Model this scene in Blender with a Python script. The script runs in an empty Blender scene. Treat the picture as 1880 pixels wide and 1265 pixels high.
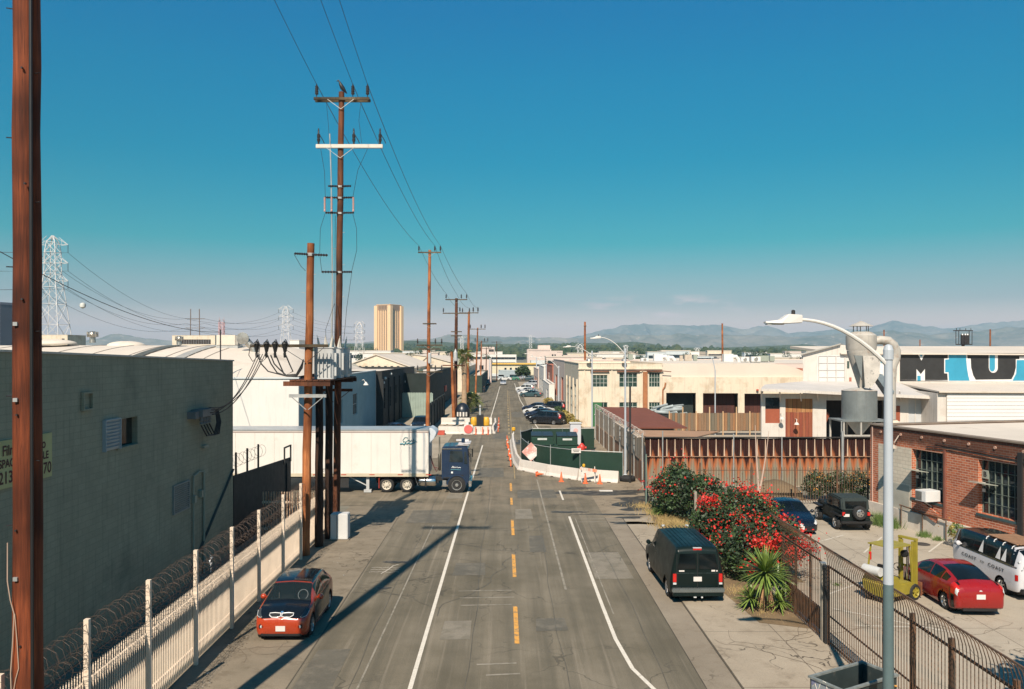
import bpy, bmesh, math, random
from mathutils import Vector, Matrix
R = math.radians
S = bpy.context.scene
C = S.collection
random.seed(7)

# ------------------------------------------------------------------ camera
FL, CX, HY, CH = 1480.0, 930.0, 648.0, 9.4      # focal px, road vanishing point, horizon row, eye height
cd = bpy.data.cameras.new("Camera"); cam = bpy.data.objects.new("Camera", cd); C.objects.link(cam)
cam.location = (0, 0, CH); cam.rotation_euler = (R(90), 0, 0)
cd.sensor_width = 36; cd.lens = FL / 1880 * 36
cd.shift_x = (940 - CX) / 1880; cd.shift_y = (HY - 632.5) / 1880
cd.clip_start = .1; cd.clip_end = 60000
S.camera = cam
# ------------------------------------------------------------------ sky, sun, exposure
SUN_DIR = Vector((.2235, 1, -1.03)).normalized()     # the way light travels
w = bpy.data.worlds.new("World"); S.world = w; w.use_nodes = True
nt = w.node_tree; bg = nt.nodes['Background']
sky = nt.nodes.new('ShaderNodeTexSky'); sky.sky_type = 'NISHITA'; sky.sun_disc = False
elev = math.asin(-SUN_DIR.z)
sky.sun_elevation = elev; sky.sun_rotation = math.atan2(-SUN_DIR.x, -SUN_DIR.y)
sky.air_density = 1.0; sky.dust_density = .5; sky.ozone_density = 3.0; sky.altitude = 100
tint = nt.nodes.new('ShaderNodeMix'); tint.data_type = 'RGBA'; tint.blend_type = 'MULTIPLY'
tint.inputs[0].default_value = 1
tcc = nt.nodes.new('ShaderNodeTexCoord'); sp0 = nt.nodes.new('ShaderNodeSeparateXYZ'); nt.links.new(tcc.outputs['Generated'], sp0.inputs[0])
rp = nt.nodes.new('ShaderNodeValToRGB'); nt.links.new(sp0.outputs[2], rp.inputs[0]); nt.links.new(rp.outputs[0], tint.inputs[7])
el = rp.color_ramp.elements
SKYR = [(0, (1.008, 0.665, 0.632)), (0.0324, (1.008, 0.665, 0.632)), (0.0594, (0.517, 0.488, 0.476)), (0.0865, (0.401, 0.513, 0.467)), (0.133, (0.097, 0.552, 0.483)), (0.229, (0.004, 0.569, 0.586)), (0.319, (0.006, 0.629, 0.708)), (0.396, (0.017, 0.633, 0.803))]  #SKYR
el[0].position = 0; el[0].color = (*SKYR[0][1], 1); el[1].position = SKYR[-1][0]; el[1].color = (*SKYR[-1][1], 1)
for p_, c_ in SKYR[1:-1]: e_ = el.new(p_); e_.color = (*c_, 1)
nt.links.new(sky.outputs[0], tint.inputs[6])
# a few thin pink cloud scraps low over the hills
tc = nt.nodes.new('ShaderNodeTexCoord'); mp = nt.nodes.new('ShaderNodeMapping'); mp.inputs['Scale'].default_value = (22, 22, 90)
nz = nt.nodes.new('ShaderNodeTexNoise'); nz.inputs['Scale'].default_value = 1.0; nz.inputs['Detail'].default_value = 5
nt.links.new(tc.outputs['Generated'], mp.inputs[0]); nt.links.new(mp.outputs[0], nz.inputs[0])
rmp = nt.nodes.new('ShaderNodeMapRange'); rmp.inputs[1].default_value = .50; rmp.inputs[2].default_value = .66
nt.links.new(nz.outputs[0], rmp.inputs[0])
sep = nt.nodes.new('ShaderNodeSeparateXYZ'); nt.links.new(tc.outputs['Generated'], sep.inputs[0])
def wm(op, a, b=None, c=None):
    n = nt.nodes.new('ShaderNodeMath'); n.operation = op
    for i, q in enumerate((a, b, c)):
        if q is None: continue
        if isinstance(q, (int, float)): n.inputs[i].default_value = q
        else: nt.links.new(q, n.inputs[i])
    return n.outputs[0]
zb = wm('MULTIPLY', wm('SUBTRACT', sep.outputs[2], .055), 60); band = wm('SUBTRACT', 1, wm('MINIMUM', 1, wm('MULTIPLY', zb, zb)))
xb = wm('MULTIPLY', wm('SUBTRACT', sep.outputs[0], .19), 9); bandx = wm('SUBTRACT', 1, wm('MINIMUM', 1, wm('MULTIPLY', xb, xb)))
cf = wm('MULTIPLY', wm('MULTIPLY', rmp.outputs[0], band), wm('MULTIPLY', bandx, .8))
cmix = nt.nodes.new('ShaderNodeMix'); cmix.data_type = 'RGBA'; cmix.inputs[7].default_value = (6.2, 5.0, 4.9, 1)
nt.links.new(cf, cmix.inputs[0]); nt.links.new(tint.outputs[2], cmix.inputs[6]); nt.links.new(cmix.outputs[2], bg.inputs[0])
bg.inputs[1].default_value = .092
sl = bpy.data.lights.new("Sun", 'SUN'); so = bpy.data.objects.new("Sun", sl); C.objects.link(so)
sl.energy = 5.0; sl.angle = R(.5); sl.color = (1, .87, .72)
so.rotation_euler = SUN_DIR.to_track_quat('-Z', 'Y').to_euler(); so.location = (0, -20, 60)
S.view_settings.view_transform = 'Standard'; S.view_settings.look = 'None'; S.view_settings.gamma = 1
S.view_settings.exposure = 0.55
S.cycles.max_bounces = 6; S.cycles.diffuse_bounces = 3; S.cycles.glossy_bounces = 3; S.cycles.transmission_bounces = 4
S.cycles.transparent_max_bounces = 12; S.cycles.volume_bounces = 0; S.cycles.use_denoising = True

def at(px, py, Y):                                   # photo pixel -> place at distance Y
    return ((px - CX) * Y / FL, Y, CH - (py - HY) * Y / FL)
def gr(px, py):                                      # photo pixel -> place on the ground
    Y = FL * CH / (py - HY); return ((px - CX) * Y / FL, Y)

# ------------------------------------------------------------------ materials
MC = {}
ALB = .85      # scales mixed colours down evenly; with the raised exposure, shade comes out deeper
def _new(name, rough, metal=0):
    m = bpy.data.materials.new(name); m.use_nodes = True; n = m.node_tree
    b = n.nodes['Principled BSDF']; b.inputs['Roughness'].default_value = rough; b.inputs['Metallic'].default_value = metal
    return m, n, b
def nd(n, t, **k):
    x = n.nodes.new('ShaderNode' + t)
    for a, v in k.items():
        if a.startswith('i_'):
            key = a[2:]; key = int(key) if key.isdigit() else key
            if hasattr(v, 'is_linked') or isinstance(v, bpy.types.NodeSocket): n.links.new(v, x.inputs[key])
            else: x.inputs[key].default_value = v
        else: setattr(x, a, v)
    return x
def mth(n, op, a, b=None, c=None, clamp=False):
    x = n.nodes.new('ShaderNodeMath'); x.operation = op; x.use_clamp = clamp
    for i, q in enumerate((a, b, c)):
        if q is None: continue
        if isinstance(q, (int, float)): x.inputs[i].default_value = q
        else: n.links.new(q, x.inputs[i])
    return x.outputs[0]
def mix(n, f, a, b, bt='MIX'):
    x = n.nodes.new('ShaderNodeMix'); x.data_type = 'RGBA'; x.blend_type = bt
    for i, q in ((0, f), (6, a), (7, b)):
        if isinstance(q, bpy.types.NodeSocket): n.links.new(q, x.inputs[i])
        elif isinstance(q, (int, float)): x.inputs[i].default_value = q
        else: x.inputs[i].default_value = (*[c * ALB for c in q[:3]], 1)
    return x.outputs[2]
def noise(n, vec, scale, detail=4, rough=.6):
    x = nd(n, 'TexNoise'); x.inputs['Scale'].default_value = scale; x.inputs['Detail'].default_value = detail; x.inputs['Roughness'].default_value = rough
    n.links.new(vec, x.inputs['Vector']); return x.outputs[0]
def rng(n, v, a, b, c=0, d=1):
    x = nd(n, 'MapRange'); n.links.new(v, x.inputs[0])
    for i, q in enumerate((a, b, c, d)): x.inputs[i + 1].default_value = q
    return x.outputs[0]
def mapd(n, vec, sc=(1, 1, 1), rot=(0, 0, 0)):
    x = nd(n, 'Mapping'); x.inputs['Scale'].default_value = sc; x.inputs['Rotation'].default_value = rot; n.links.new(vec, x.inputs[0]); return x.outputs[0]
def sc(c, k): return tuple(min(1, x * k) for x in c[:3])
def bump(n, b, h, strength=.3, dist=.02):
    x = nd(n, 'Bump'); x.inputs['Strength'].default_value = strength; x.inputs['Distance'].default_value = dist
    n.links.new(h, x.inputs['Height']); n.links.new(x.outputs[0], b.inputs['Normal'])

def M(key, col=None, rough=.7, var=.18, scale=1.5, metal=0, grain=0, gs=40, streak=0, bmp=0, stain=None, st_amt=.5, st_thr=.58, st_sc=.8, coat=0, spec=None, course=None):
    """plain painted / mineral surface: patchy tone, fine grain, vertical streaks, stains"""
    if key in MC: return MC[key]
    m, n, b = _new(key, rough, metal); MC[key] = m
    o = nd(n, 'TexCoord').outputs['Object']
    c = mix(n, rng(n, noise(n, o, scale), .3, .7), sc(col, 1 - var), sc(col, 1 + var))
    if grain:
        g = rng(n, noise(n, o, gs, 2, .7), .3, .7, 1 - grain, 1 + grain)
        c = mix(n, 1, c, g, 'MULTIPLY')
    if streak:
        v = mapd(n, o, (3, 3, .18)); s_ = rng(n, noise(n, v, 2.2, 5), .52, .75)
        c = mix(n, mth(n, 'MULTIPLY', s_, streak), c, sc(col, .45))
    if stain:
        t = rng(n, noise(n, o, st_sc, 6, .65), st_thr, st_thr + .12)
        c = mix(n, mth(n, 'MULTIPLY', t, st_amt), c, stain)
    if course:
        sp_ = nd(n, 'SeparateXYZ', i_0=o); cb = nd(n, 'CombineXYZ'); n.links.new(mth(n, 'ADD', sp_.outputs[0], sp_.outputs[1]), cb.inputs[0]); n.links.new(sp_.outputs[2], cb.inputs[1])
        bt = nd(n, 'TexBrick'); n.links.new(cb.outputs[0], bt.inputs['Vector'])
        for k_, v_ in (('Scale', 1), ('Brick Width', course[0]), ('Row Height', course[1]), ('Mortar Size', .012)): bt.inputs[k_].default_value = v_
        bt.inputs['Color1'].default_value = (1, 1, 1, 1); bt.inputs['Color2'].default_value = (.90, .90, .90, 1); bt.inputs['Mortar'].default_value = (course[2],) * 3 + (1,)
        c = mix(n, 1.0, c, bt.outputs[0], 'MULTIPLY')
    n.links.new(c, b.inputs['Base Color'])
    r = rng(n, noise(n, o, scale * 3), .2, .8, max(.02, rough - .12), min(1, rough + .12)); n.links.new(r, b.inputs['Roughness'])
    if bmp: bump(n, b, noise(n, o, gs, 3), bmp, .01)
    if coat: b.inputs['Coat Weight'].default_value = coat; b.inputs['Coat Roughness'].default_value = .04
    if spec is not None: b.inputs['Specular IOR Level'].default_value = spec
    return m
def glass(key, col=(.02, .03, .035), rough=.06):
    if key in MC: return MC[key]
    m, n, b = _new(key, rough); MC[key] = m
    o = nd(n, 'TexCoord').outputs['Object']
    n.links.new(mix(n, rng(n, noise(n, o, 1.2), .35, .65), sc(col, .6), sc(col, 1.5)), b.inputs['Base Color'])
    b.inputs['Specular IOR Level'].default_value = .8
    return m
def clear_glass(key, a=.35):
    if key in MC: return MC[key]
    m, n, b = _new(key, .03); MC[key] = m
    b.inputs['Base Color'].default_value = (.02, .03, .03, 1); b.inputs['Specular IOR Level'].default_value = .9
    b.inputs['Alpha'].default_value = a
    return m
def wood_pole_mat(key, ca, cb):
    if key in MC: return MC[key]
    m, n, b = _new(key, .8); MC[key] = m
    o = nd(n, 'TexCoord').outputs['Object']
    v = mapd(n, o, (9, 9, .35)); a = noise(n, v, 2.0, 6, .7)
    v2 = mapd(n, o, (30, 30, .5)); k = rng(n, noise(n, v2, 2.5, 3), .60, .68)
    c = mix(n, rng(n, a, .32, .68), ca, cb)
    c = mix(n, rng(n, noise(n, o, .35, 3), .4, .62), c, sc(ca, .45))
    c = mix(n, mth(n, 'MULTIPLY', k, .75), c, (.02, .012, .008))
    n.links.new(c, b.inputs['Base Color']); bump(n, b, a, .6, .02)
    b.inputs['Specular IOR Level'].default_value = .25
    return m
def plank_mat(key, ca, cb, width=.15, axis=0, vert=True, rough=.75):
    if key in MC: return MC[key]
    m, n, b = _new(key, rough); MC[key] = m
    o = nd(n, 'TexCoord').outputs['Object']; s = nd(n, 'SeparateXYZ', i_0=o)
    x = s.outputs[axis]; q = mth(n, 'DIVIDE', x, width); fl = mth(n, 'FLOOR', q); fr = mth(n, 'FRACT', q)
    wn = nd(n, 'TexWhiteNoise'); wn.noise_dimensions = '1D'; n.links.new(fl, wn.inputs['W'])
    c = mix(n, wn.outputs[0], ca, cb)
    v = mapd(n, o, (14, 14, .5)); c = mix(n, mth(n, 'MULTIPLY', rng(n, noise(n, v, 1.6, 5), .45, .75), .5), c, sc(ca, .35))
    gap = mth(n, 'LESS_THAN', fr, .07); c = mix(n, gap, c, sc(ca, .12))
    n.links.new(c, b.inputs['Base Color'])
    return m

# ------------------------------------------------------------------ mesh collector
XF = {}
def mat4(loc=(0, 0, 0), rz=0): return Matrix.Translation(Vector(loc)) @ Matrix.Rotation(rz, 4, 'Z')
class MB:
    def __init__(s): s.v = []; s.f = []; s.m = []; s.cur = 0
    def add(s, vs, fs):
        o = len(s.v); s.v += [tuple(p) for p in vs]; s.f += [tuple(i + o for i in f) for f in fs]; s.m += [s.cur] * len(fs); return s
    def box(s, x0, x1, y0, y1, z0, z1):
        return s.add([(x0, y0, z0), (x1, y0, z0), (x1, y1, z0), (x0, y1, z0), (x0, y0, z1), (x1, y0, z1), (x1, y1, z1), (x0, y1, z1)],
                     [(0, 3, 2, 1), (4, 5, 6, 7), (0, 1, 5, 4), (1, 2, 6, 5), (2, 3, 7, 6), (3, 0, 4, 7)])
    def obox(s, c, sz, rz=0, rx=0, ry=0):
        m = Matrix.Translation(Vector(c)) @ Matrix.Rotation(rz, 4, 'Z') @ Matrix.Rotation(rx, 4, 'X') @ Matrix.Rotation(ry, 4, 'Y')
        h = [q / 2 for q in sz]; t = MB().box(-h[0], h[0], -h[1], h[1], -h[2], h[2])
        return s.add([m @ Vector(p) for p in t.v], t.f)
    def bar(s, p, q, w_, h_=None):
        h_ = h_ or w_; p = Vector(p); q = Vector(q); d = (q - p).normalized()
        u = Vector((0, 0, 1)) if abs(d.z) < .95 else Vector((0, 1, 0))
        a = d.cross(u).normalized() * w_ / 2; b = a.cross(d).normalized() * h_ / 2
        vs = [p - a - b, p + a - b, p + a + b, p - a + b, q - a - b, q + a - b, q + a + b, q - a + b]
        return s.add(vs, [(0, 3, 2, 1), (4, 5, 6, 7), (0, 1, 5, 4), (1, 2, 6, 5), (2, 3, 7, 6), (3, 0, 4, 7)])
    def tube(s, pts, r, n=6, cap=True):
        pts = [Vector(p) for p in pts]; N = len(pts); rr = r if isinstance(r, (list, tuple)) else [r] * N
        vs = []; prev = None
        for i, p in enumerate(pts):
            d = (pts[min(i + 1, N - 1)] - pts[max(i - 1, 0)]).normalized()
            if prev is None:
                u = Vector((0, 0, 1)) if abs(d.z) < .9 else Vector((1, 0, 0)); a = d.cross(u).normalized()
            else: a = (prev - d * prev.dot(d)).normalized()
            prev = a; b = d.cross(a)
            for k in range(n):
                t = 2 * math.pi * k / n; vs.append(p + (a * math.cos(t) + b * math.sin(t)) * rr[i])
        fs = [(i * n + k, i * n + (k + 1) % n, (i + 1) * n + (k + 1) % n, (i + 1) * n + k) for i in range(N - 1) for k in range(n)]
        if cap: fs += [tuple(range(n))[::-1], tuple((N - 1) * n + k for k in range(n))]
        return s.add(vs, fs)
    def cyl(s, p, q, r0, r1=None, n=12): return s.tube([p, q], [r0, r0 if r1 is None else r1], n)
    def lathe(s, c, prof, n=16, axis='z', cap=True):
        vs = []
        for (r, z) in prof:
            for k in range(n):
                t = 2 * math.pi * k / n; a, b = r * math.cos(t), r * math.sin(t)
                vs.append({'z': (c[0] + a, c[1] + b, c[2] + z), 'x': (c[0] + z, c[1] + a, c[2] + b), 'y': (c[0] + a, c[1] + z, c[2] + b)}[axis])
        N = len(prof); fs = [(i * n + k, i * n + (k + 1) % n, (i + 1) * n + (k + 1) % n, (i + 1) * n + k) for i in range(N - 1) for k in range(n)]
        if cap: fs += [tuple(range(n))[::-1], tuple((N - 1) * n + k for k in range(n))]
        return s.add(vs, fs)
    def prism(s, poly, axis, a, b):
        f = {'x': lambda p, t: (t, p[0], p[1]), 'y': lambda p, t: (p[0], t, p[1]), 'z': lambda p, t: (p[0], p[1], t)}[axis]
        n = len(poly); vs = [f(p, a) for p in poly] + [f(p, b) for p in poly]
        return s.add(vs, [tuple(range(n))[::-1], tuple(range(n, 2 * n))] + [(i, (i + 1) % n, n + (i + 1) % n, n + i) for i in range(n)])
    def quad(s, *p): return s.add(p, [tuple(range(len(p)))])
    def wall(s, axis, c0, c1, u0, u1, z0, z1, holes, reveal=True):
        """wall slab c0..c1 (thickness) along u with rectangular holes [(u0,u1,z0,z1)]; axis = thickness axis"""
        us = sorted({u0, u1, *[h[0] for h in holes], *[h[1] for h in holes]}); zs = sorted({z0, z1, *[h[2] for h in holes], *[h[3] for h in holes]})
        for i in range(len(us) - 1):
            run = None
            for j in range(len(zs) - 1):
                um, zm = (us[i] + us[i + 1]) / 2, (zs[j] + zs[j + 1]) / 2
                solid = not any(h[0] < um < h[1] and h[2] < zm < h[3] for h in holes)
                if solid:
                    run = [zs[j], zs[j + 1]] if run is None else [run[0], zs[j + 1]]
                if run and (not solid or j == len(zs) - 2):
                    if axis == 'x': s.box(c0, c1, us[i], us[i + 1], run[0], run[1])
                    else: s.box(us[i], us[i + 1], c0, c1, run[0], run[1])
                    run = None
        return s
    def build(s, name, mat, parent=None, smooth=False, world=True, fix=True, label=None, bevel=0):
        me = bpy.data.meshes.new(name); vs = s.v
        if parent is not None and world and parent in XF:
            iv = XF[parent].inverted(); vs = [tuple(iv @ Vector(p)) for p in vs]
        me.from_pydata(vs, [], s.f)
        mats = mat if isinstance(mat, (list, tuple)) else [mat]
        for q in mats: me.materials.append(q)
        if len(mats) > 1: me.polygons.foreach_set('material_index', s.m)
        if fix and s.f:
            bm = bmesh.new(); bm.from_mesh(me); bmesh.ops.recalc_face_normals(bm, faces=bm.faces)
            if bevel: 
                bmesh.ops.bevel(bm, geom=[e for e in bm.edges if e.is_manifold and e.calc_face_angle(0) > .6], offset=bevel, segments=2, affect='EDGES', clamp_overlap=True)
            bm.to_mesh(me); bm.free()
        if smooth:
            me.polygons.foreach_set('use_smooth', [True] * len(me.polygons)); me.set_sharp_from_angle(angle=R(38))
        o = bpy.data.objects.new(name, me); C.objects.link(o)
        if parent is not None:
            o.parent = parent
            XF[o] = XF.get(parent, Matrix()) if world else Matrix()
        if label: o['label'] = label
        return o
def thing(name, label, cat, loc=(0, 0, 0), rz=0, group=None):
    o = bpy.data.objects.new(name, None); C.objects.link(o); o.empty_display_size = .2
    o.location = loc; o.rotation_euler = (0, 0, rz); o['label'] = label; o['category'] = cat
    if group: o['group'] = group
    XF[o] = mat4(loc, rz); return o
def tag(o, label, cat, group=None, kind=None):
    o['label'] = label; o['category'] = cat
    if group: o['group'] = group
    if kind: o['kind'] = kind
    return o
def base(o):                                        # move a one-mesh thing's origin to its own foot
    me = o.data; n = len(me.vertices)
    xs = [v.co for v in me.vertices]; c = Vector(((min(p.x for p in xs) + max(p.x for p in xs)) / 2, (min(p.y for p in xs) + max(p.y for p in xs)) / 2, min(p.z for p in xs)))
    me.transform(Matrix.Translation(-c)); o.location = c; return o
def struct(name, mb, mat, **k):
    o = mb.build(name, mat, fix=False, **k); o['kind'] = 'structure'; return o
def copy_tree(o, parent=None, **kw):
    c = o.copy(); C.objects.link(c); c.parent = parent
    for ch in list(o.children): copy_tree(ch, c)
    for k, v in kw.items():
        if k in ('loc', 'rz'): continue
        c[k] = v
    if 'loc' in kw: c.location = kw['loc']
    if 'rz' in kw: c.rotation_euler = (0, 0, kw['rz'])
    return c
def text_mb(body, size, place, depth=.004, bold=0, align='CENTER', shear=0, spacing=1):
    """lettering as mesh; place(x, y) -> 3D point"""
    cu = bpy.data.curves.new('txt', 'FONT'); cu.body = body; cu.size = size; cu.align_x = align; cu.align_y = 'CENTER'; cu.offset = bold; cu.shear = shear; cu.space_character = spacing
    o = bpy.data.objects.new('txt', cu); C.objects.link(o)
    dg = bpy.context.evaluated_depsgraph_get(); me = bpy.data.meshes.new_from_object(o.evaluated_get(dg))
    mb = MB(); mb.add([place(v.co.x, v.co.y) for v in me.vertices], [tuple(p.vertices) for p in me.polygons])
    bpy.data.objects.remove(o); bpy.data.curves.remove(cu); bpy.data.meshes.remove(me)
    return mb
# ================================================================== GROUND
def asphalt_mat():
    m, n, b = _new('asphalt', .85)
    o = nd(n, 'TexCoord').outputs['Object']
    base_ = mix(n, rng(n, noise(n, o, .25, 6, .65), .35, .65), (.145, .125, .088), (.235, .202, .150))
    # lengthwise wheel-polished lanes and streaks
    st = rng(n, noise(n, mapd(n, o, (1.1, .035, 1)), 1.6, 6, .6), .38, .68)
    c = mix(n, mth(n, 'MULTIPLY', st, .62), base_, (.095, .086, .064))
    s2 = rng(n, noise(n, mapd(n, o, (3.2, .05, 1)), 1.3, 4, .6), .58, .72)
    c = mix(n, mth(n, 'MULTIPLY', s2, .42), c, (.33, .28, .215))
    g = rng(n, noise(n, o, 26, 4, .85), .25, .75, .66, 1.34); c = mix(n, 1, c, g, 'MULTIPLY')
    # tar cracks
    vo = nd(n, 'TexVoronoi'); vo.feature = 'DISTANCE_TO_EDGE'; vo.inputs['Scale'].default_value = .33
    dv = nd(n, 'VectorMath'); dv.operation = 'ADD'; nn = nd(n, 'TexNoise'); nn.inputs['Scale'].default_value = 1.1; n.links.new(o, nn.inputs['Vector'])
    sc_ = nd(n, 'VectorMath'); sc_.operation = 'SCALE'; sc_.inputs[3].default_value = 1.6; n.links.new(nn.outputs['Color'], sc_.inputs[0])
    n.links.new(o, dv.inputs[0]); n.links.new(sc_.outputs[0], dv.inputs[1]); n.links.new(dv.outputs[0], vo.inputs['Vector'])
    ck = mth(n, 'LESS_THAN', vo.outputs['Distance'], .009); mask = rng(n, noise(n, o, .12, 3), .46, .56)
    c = mix(n, mth(n, 'MULTIPLY', mth(n, 'MULTIPLY', ck, mask), .55), c, (.06, .055, .045))
    # oil spots
    sp = nd(n, 'TexVoronoi'); sp.inputs['Scale'].default_value = .45; sp.inputs['Randomness'].default_value = 1; n.links.new(mapd(n, o, (1, .55, 1)), sp.inputs['Vector'])
    k = mth(n, 'ADD', sp.outputs['Distance'], mth(n, 'MULTIPLY', noise(n, o, 4, 4), .25)); k = rng(n, k, .20, .30, 1, 0)
    wn = rng(n, noise(n, o, .3, 1), .55, .6)
    c = mix(n, mth(n, 'MULTIPLY', mth(n, 'MULTIPLY', k, wn), .6), c, (.05, .048, .04))
    # dirt over the crossing
    s = nd(n, 'SeparateXYZ', i_0=o); yy = s.outputs[1]
    d = mth(n, 'MULTIPLY', rng(n, yy, 44, 52), rng(n, yy, 92, 78)); d = mth(n, 'MULTIPLY', d, rng(n, noise(n, o, .5, 5), .35, .65))
    c = mix(n, mth(n, 'MULTIPLY', d, .6), c, (.27, .215, .15))
    n.links.new(c, b.inputs['Base Color']); bump(n, b, noise(n, o, 60, 2), .25, .01); b.inputs['Specular IOR Level'].default_value = .2
    return m
def concrete_mat(key, ca, cb, slab=None, crack=.4, dirt=(.16, .12, .08), amt=.5):
    m, n, b = _new(key, .9)
    o = nd(n, 'TexCoord').outputs['Object']
    c = mix(n, rng(n, noise(n, o, .3, 6, .65), .35, .68), ca, cb)
    c = mix(n, mth(n, 'MULTIPLY', rng(n, noise(n, o, 1.3, 6, .7), .52, .72), amt), c, dirt)
    c = mix(n, 1, c, rng(n, noise(n, o, 22, 3, .8), .25, .75, .86, 1.14), 'MULTIPLY')
    if crack:
        nn = nd(n, 'TexNoise'); nn.inputs['Scale'].default_value = 1.4; n.links.new(o, nn.inputs['Vector'])
        a = nd(n, 'VectorMath'); a.operation = 'SCALE'; a.inputs[3].default_value = 1.3; n.links.new(nn.outputs['Color'], a.inputs[0])
        d = nd(n, 'VectorMath'); d.operation = 'ADD'; n.links.new(o, d.inputs[0]); n.links.new(a.outputs[0], d.inputs[1])
        vo = nd(n, 'TexVoronoi'); vo.feature = 'DISTANCE_TO_EDGE'; vo.inputs['Scale'].default_value = .5; n.links.new(d.outputs[0], vo.inputs['Vector'])
        k = mth(n, 'MULTIPLY', mth(n, 'LESS_THAN', vo.outputs['Distance'], .010), rng(n, noise(n, o, .22, 2), .47, .56))
        c = mix(n, mth(n, 'MULTIPLY', k, crack), c, (.05, .04, .03))
    if slab:
        s = nd(n, 'SeparateXYZ', i_0=o)
        for ax, wd in ((0, slab[0]), (1, slab[1])):
            f = mth(n, 'FRACT', mth(n, 'DIVIDE', s.outputs[ax], wd)); g = mth(n, 'LESS_THAN', f, .022 / wd * 1.6)
            c = mix(n, mth(n, 'MULTIPLY', g, .6), c, (.08, .065, .05))
    n.links.new(c, b.inputs['Base Color']); b.inputs['Specular IOR Level'].default_value = .25
    return m
def sheet(x0, x1, y0, y1, z): return MB().quad((x0, y0, z), (x1, y0, z), (x1, y1, z), (x0, y1, z))
ASPH = asphalt_mat()
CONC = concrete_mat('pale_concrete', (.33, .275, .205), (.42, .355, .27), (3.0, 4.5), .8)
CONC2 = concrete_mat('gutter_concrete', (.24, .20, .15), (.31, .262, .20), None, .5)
LOTC = concrete_mat('lot_concrete', (.37, .32, .25), (.46, .40, .315), (5.5, 5.5), .6, amt=.3)
DIRT = concrete_mat('dry_dirt', (.17, .115, .065), (.28, .205, .12), None, 0, (.09, .07, .04), .7)
g = MB()
g.quad((-9000, -300, -.02), (9000, -300, -.02), (9000, 9500, -.02), (-9000, 9500, -.02))
struct('ground', g, concrete_mat('town_ground', (.17, .16, .125), (.25, .225, .175), None, 0, (.08, .09, .06), .6))
struct('road', sheet(-6.2, 5.6, 0, 272, .0), ASPH)
struct('side_street', MB().quad((-60, 51.5, -.004), (-6.2, 49.5, -.004), (-6.2, 72, -.004), (-60, 72, -.004)), ASPH)
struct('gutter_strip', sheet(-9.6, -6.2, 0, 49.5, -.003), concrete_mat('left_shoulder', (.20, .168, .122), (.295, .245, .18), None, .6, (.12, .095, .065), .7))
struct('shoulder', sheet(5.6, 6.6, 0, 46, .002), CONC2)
struct('crossing_apron', MB().quad((5.6, 46.01, -.004), (10.6, 46.01, -.004), (12, 104, -.004), (5.6, 104, -.004)), concrete_mat('apron', (.25, .20, .14), (.33, .27, .195), None, .5, (.09, .075, .05), .8))
sw = MB().box(6.62, 10.3, 0, 33, -.05, .06); struct('sidewalk', sw, CONC)
struct('walk_apron', sheet(6.62, 10.3, 33.01, 46, .006), CONC)
struct('dirt_strip', MB().quad((8.75, 27.9, .066), (10.28, 27.3, .066), (10.28, 32.98, .066), (8.3, 32.98, .066)), DIRT)
struct('verge', MB().quad((8.9, 33.01, .009), (12.2, 33.01, .009), (12.2, 49.9, .009), (8.6, 51, .009), (8.2, 45, .009), (8.7, 39, .009)), DIRT)
struct('parking_lot', sheet(10.3, 40, 0, 52, .004), LOTC)
struct('yard', sheet(9.7, 60, 56.5, 110, .004), LOTC)
struct('parking_strip', sheet(3.72, 9.2, 104.02, 262, .004), concrete_mat('strip', (.31, .26, .195), (.40, .34, .26), (4, 6), .3))
struct('left_pavement', sheet(-14, -6.2, 72.02, 266, .002), concrete_mat('lpave', (.32, .27, .20), (.42, .36, .275), (4, 6), .3))
struct('cross_road', sheet(-200, 200, 272.02, 290, -.002), ASPH)
# markings
WHT = M('road_white', (.72, .66, .56), .7, .12, 3, grain=.15, gs=30, stain=(.3, .26, .2), st_amt=.7, st_thr=.6, st_sc=3)
YEL = M('road_yellow', (.74, .36, .07), .7, .12, 3, grain=.15, gs=30, stain=(.24, .19, .12), st_amt=.9, st_thr=.50, st_sc=4)
YEL2 = M('road_yellow_worn', (.42, .29, .12), .8, .2, 3, stain=(.21, .185, .14), st_amt=1, st_thr=.46, st_sc=2)
def line_strip(mb, pts, wd, z=.009):
    for i in range(len(pts) - 1):
        a, b = Vector(pts[i]), Vector(pts[i + 1]); d = (b - a).normalized(); q = Vector((-d.y, d.x)) * wd / 2
        mb.quad((*(a - q), z), (*(a + q), z), (*(b + q), z), (*(b - q), z))
mk = MB()
line_strip(mk, [(-2.72, 5), (-2.70, 24)], .13); line_strip(mk, [(-2.70, 24.01), (-2.62, 50), (-2.44, 82)], .13)
line_strip(mk, [(-2.35, 104), (-2.1, 160), (-1.85, 228)], .14)
line_strip(mk, [(9.0, 18.2), (6.4, 19.3), (5.0, 20.7), (4.15, 22.4), (3.75, 24.0), (3.58, 26.5), (3.56, 30), (3.6, 46.3)], .13)
line_strip(mk, [(3.62, 51.5), (3.62, 55)], .12)
line_strip(mk, [(3.95, 100), (3.72, 108), (3.35, 127), (2.7, 160), (2.45, 250)], .13)
struct('edge_lines', mk, WHT)
fm = MB(); line_strip(fm, [(2.35, 32), (2.25, 60)], .09, .008); line_strip(fm, [(3.85, 29), (3.9, 46)], .05, .008); line_strip(fm, [(-4.2, 20), (-4.0, 44)], .06, .008)
for y, x0, x1 in ((31.8, -1.9, .2), (30.9, -1.8, .3), (30.0, -1.7, .2), (24.3, -.9, .3), (23.5, -.6, .4), (45.6, 4.2, 8.2), (44.8, 4.0, 6.4)): line_strip(fm, [(x0, y), (x1, y + .12)], .10, .008)
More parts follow.
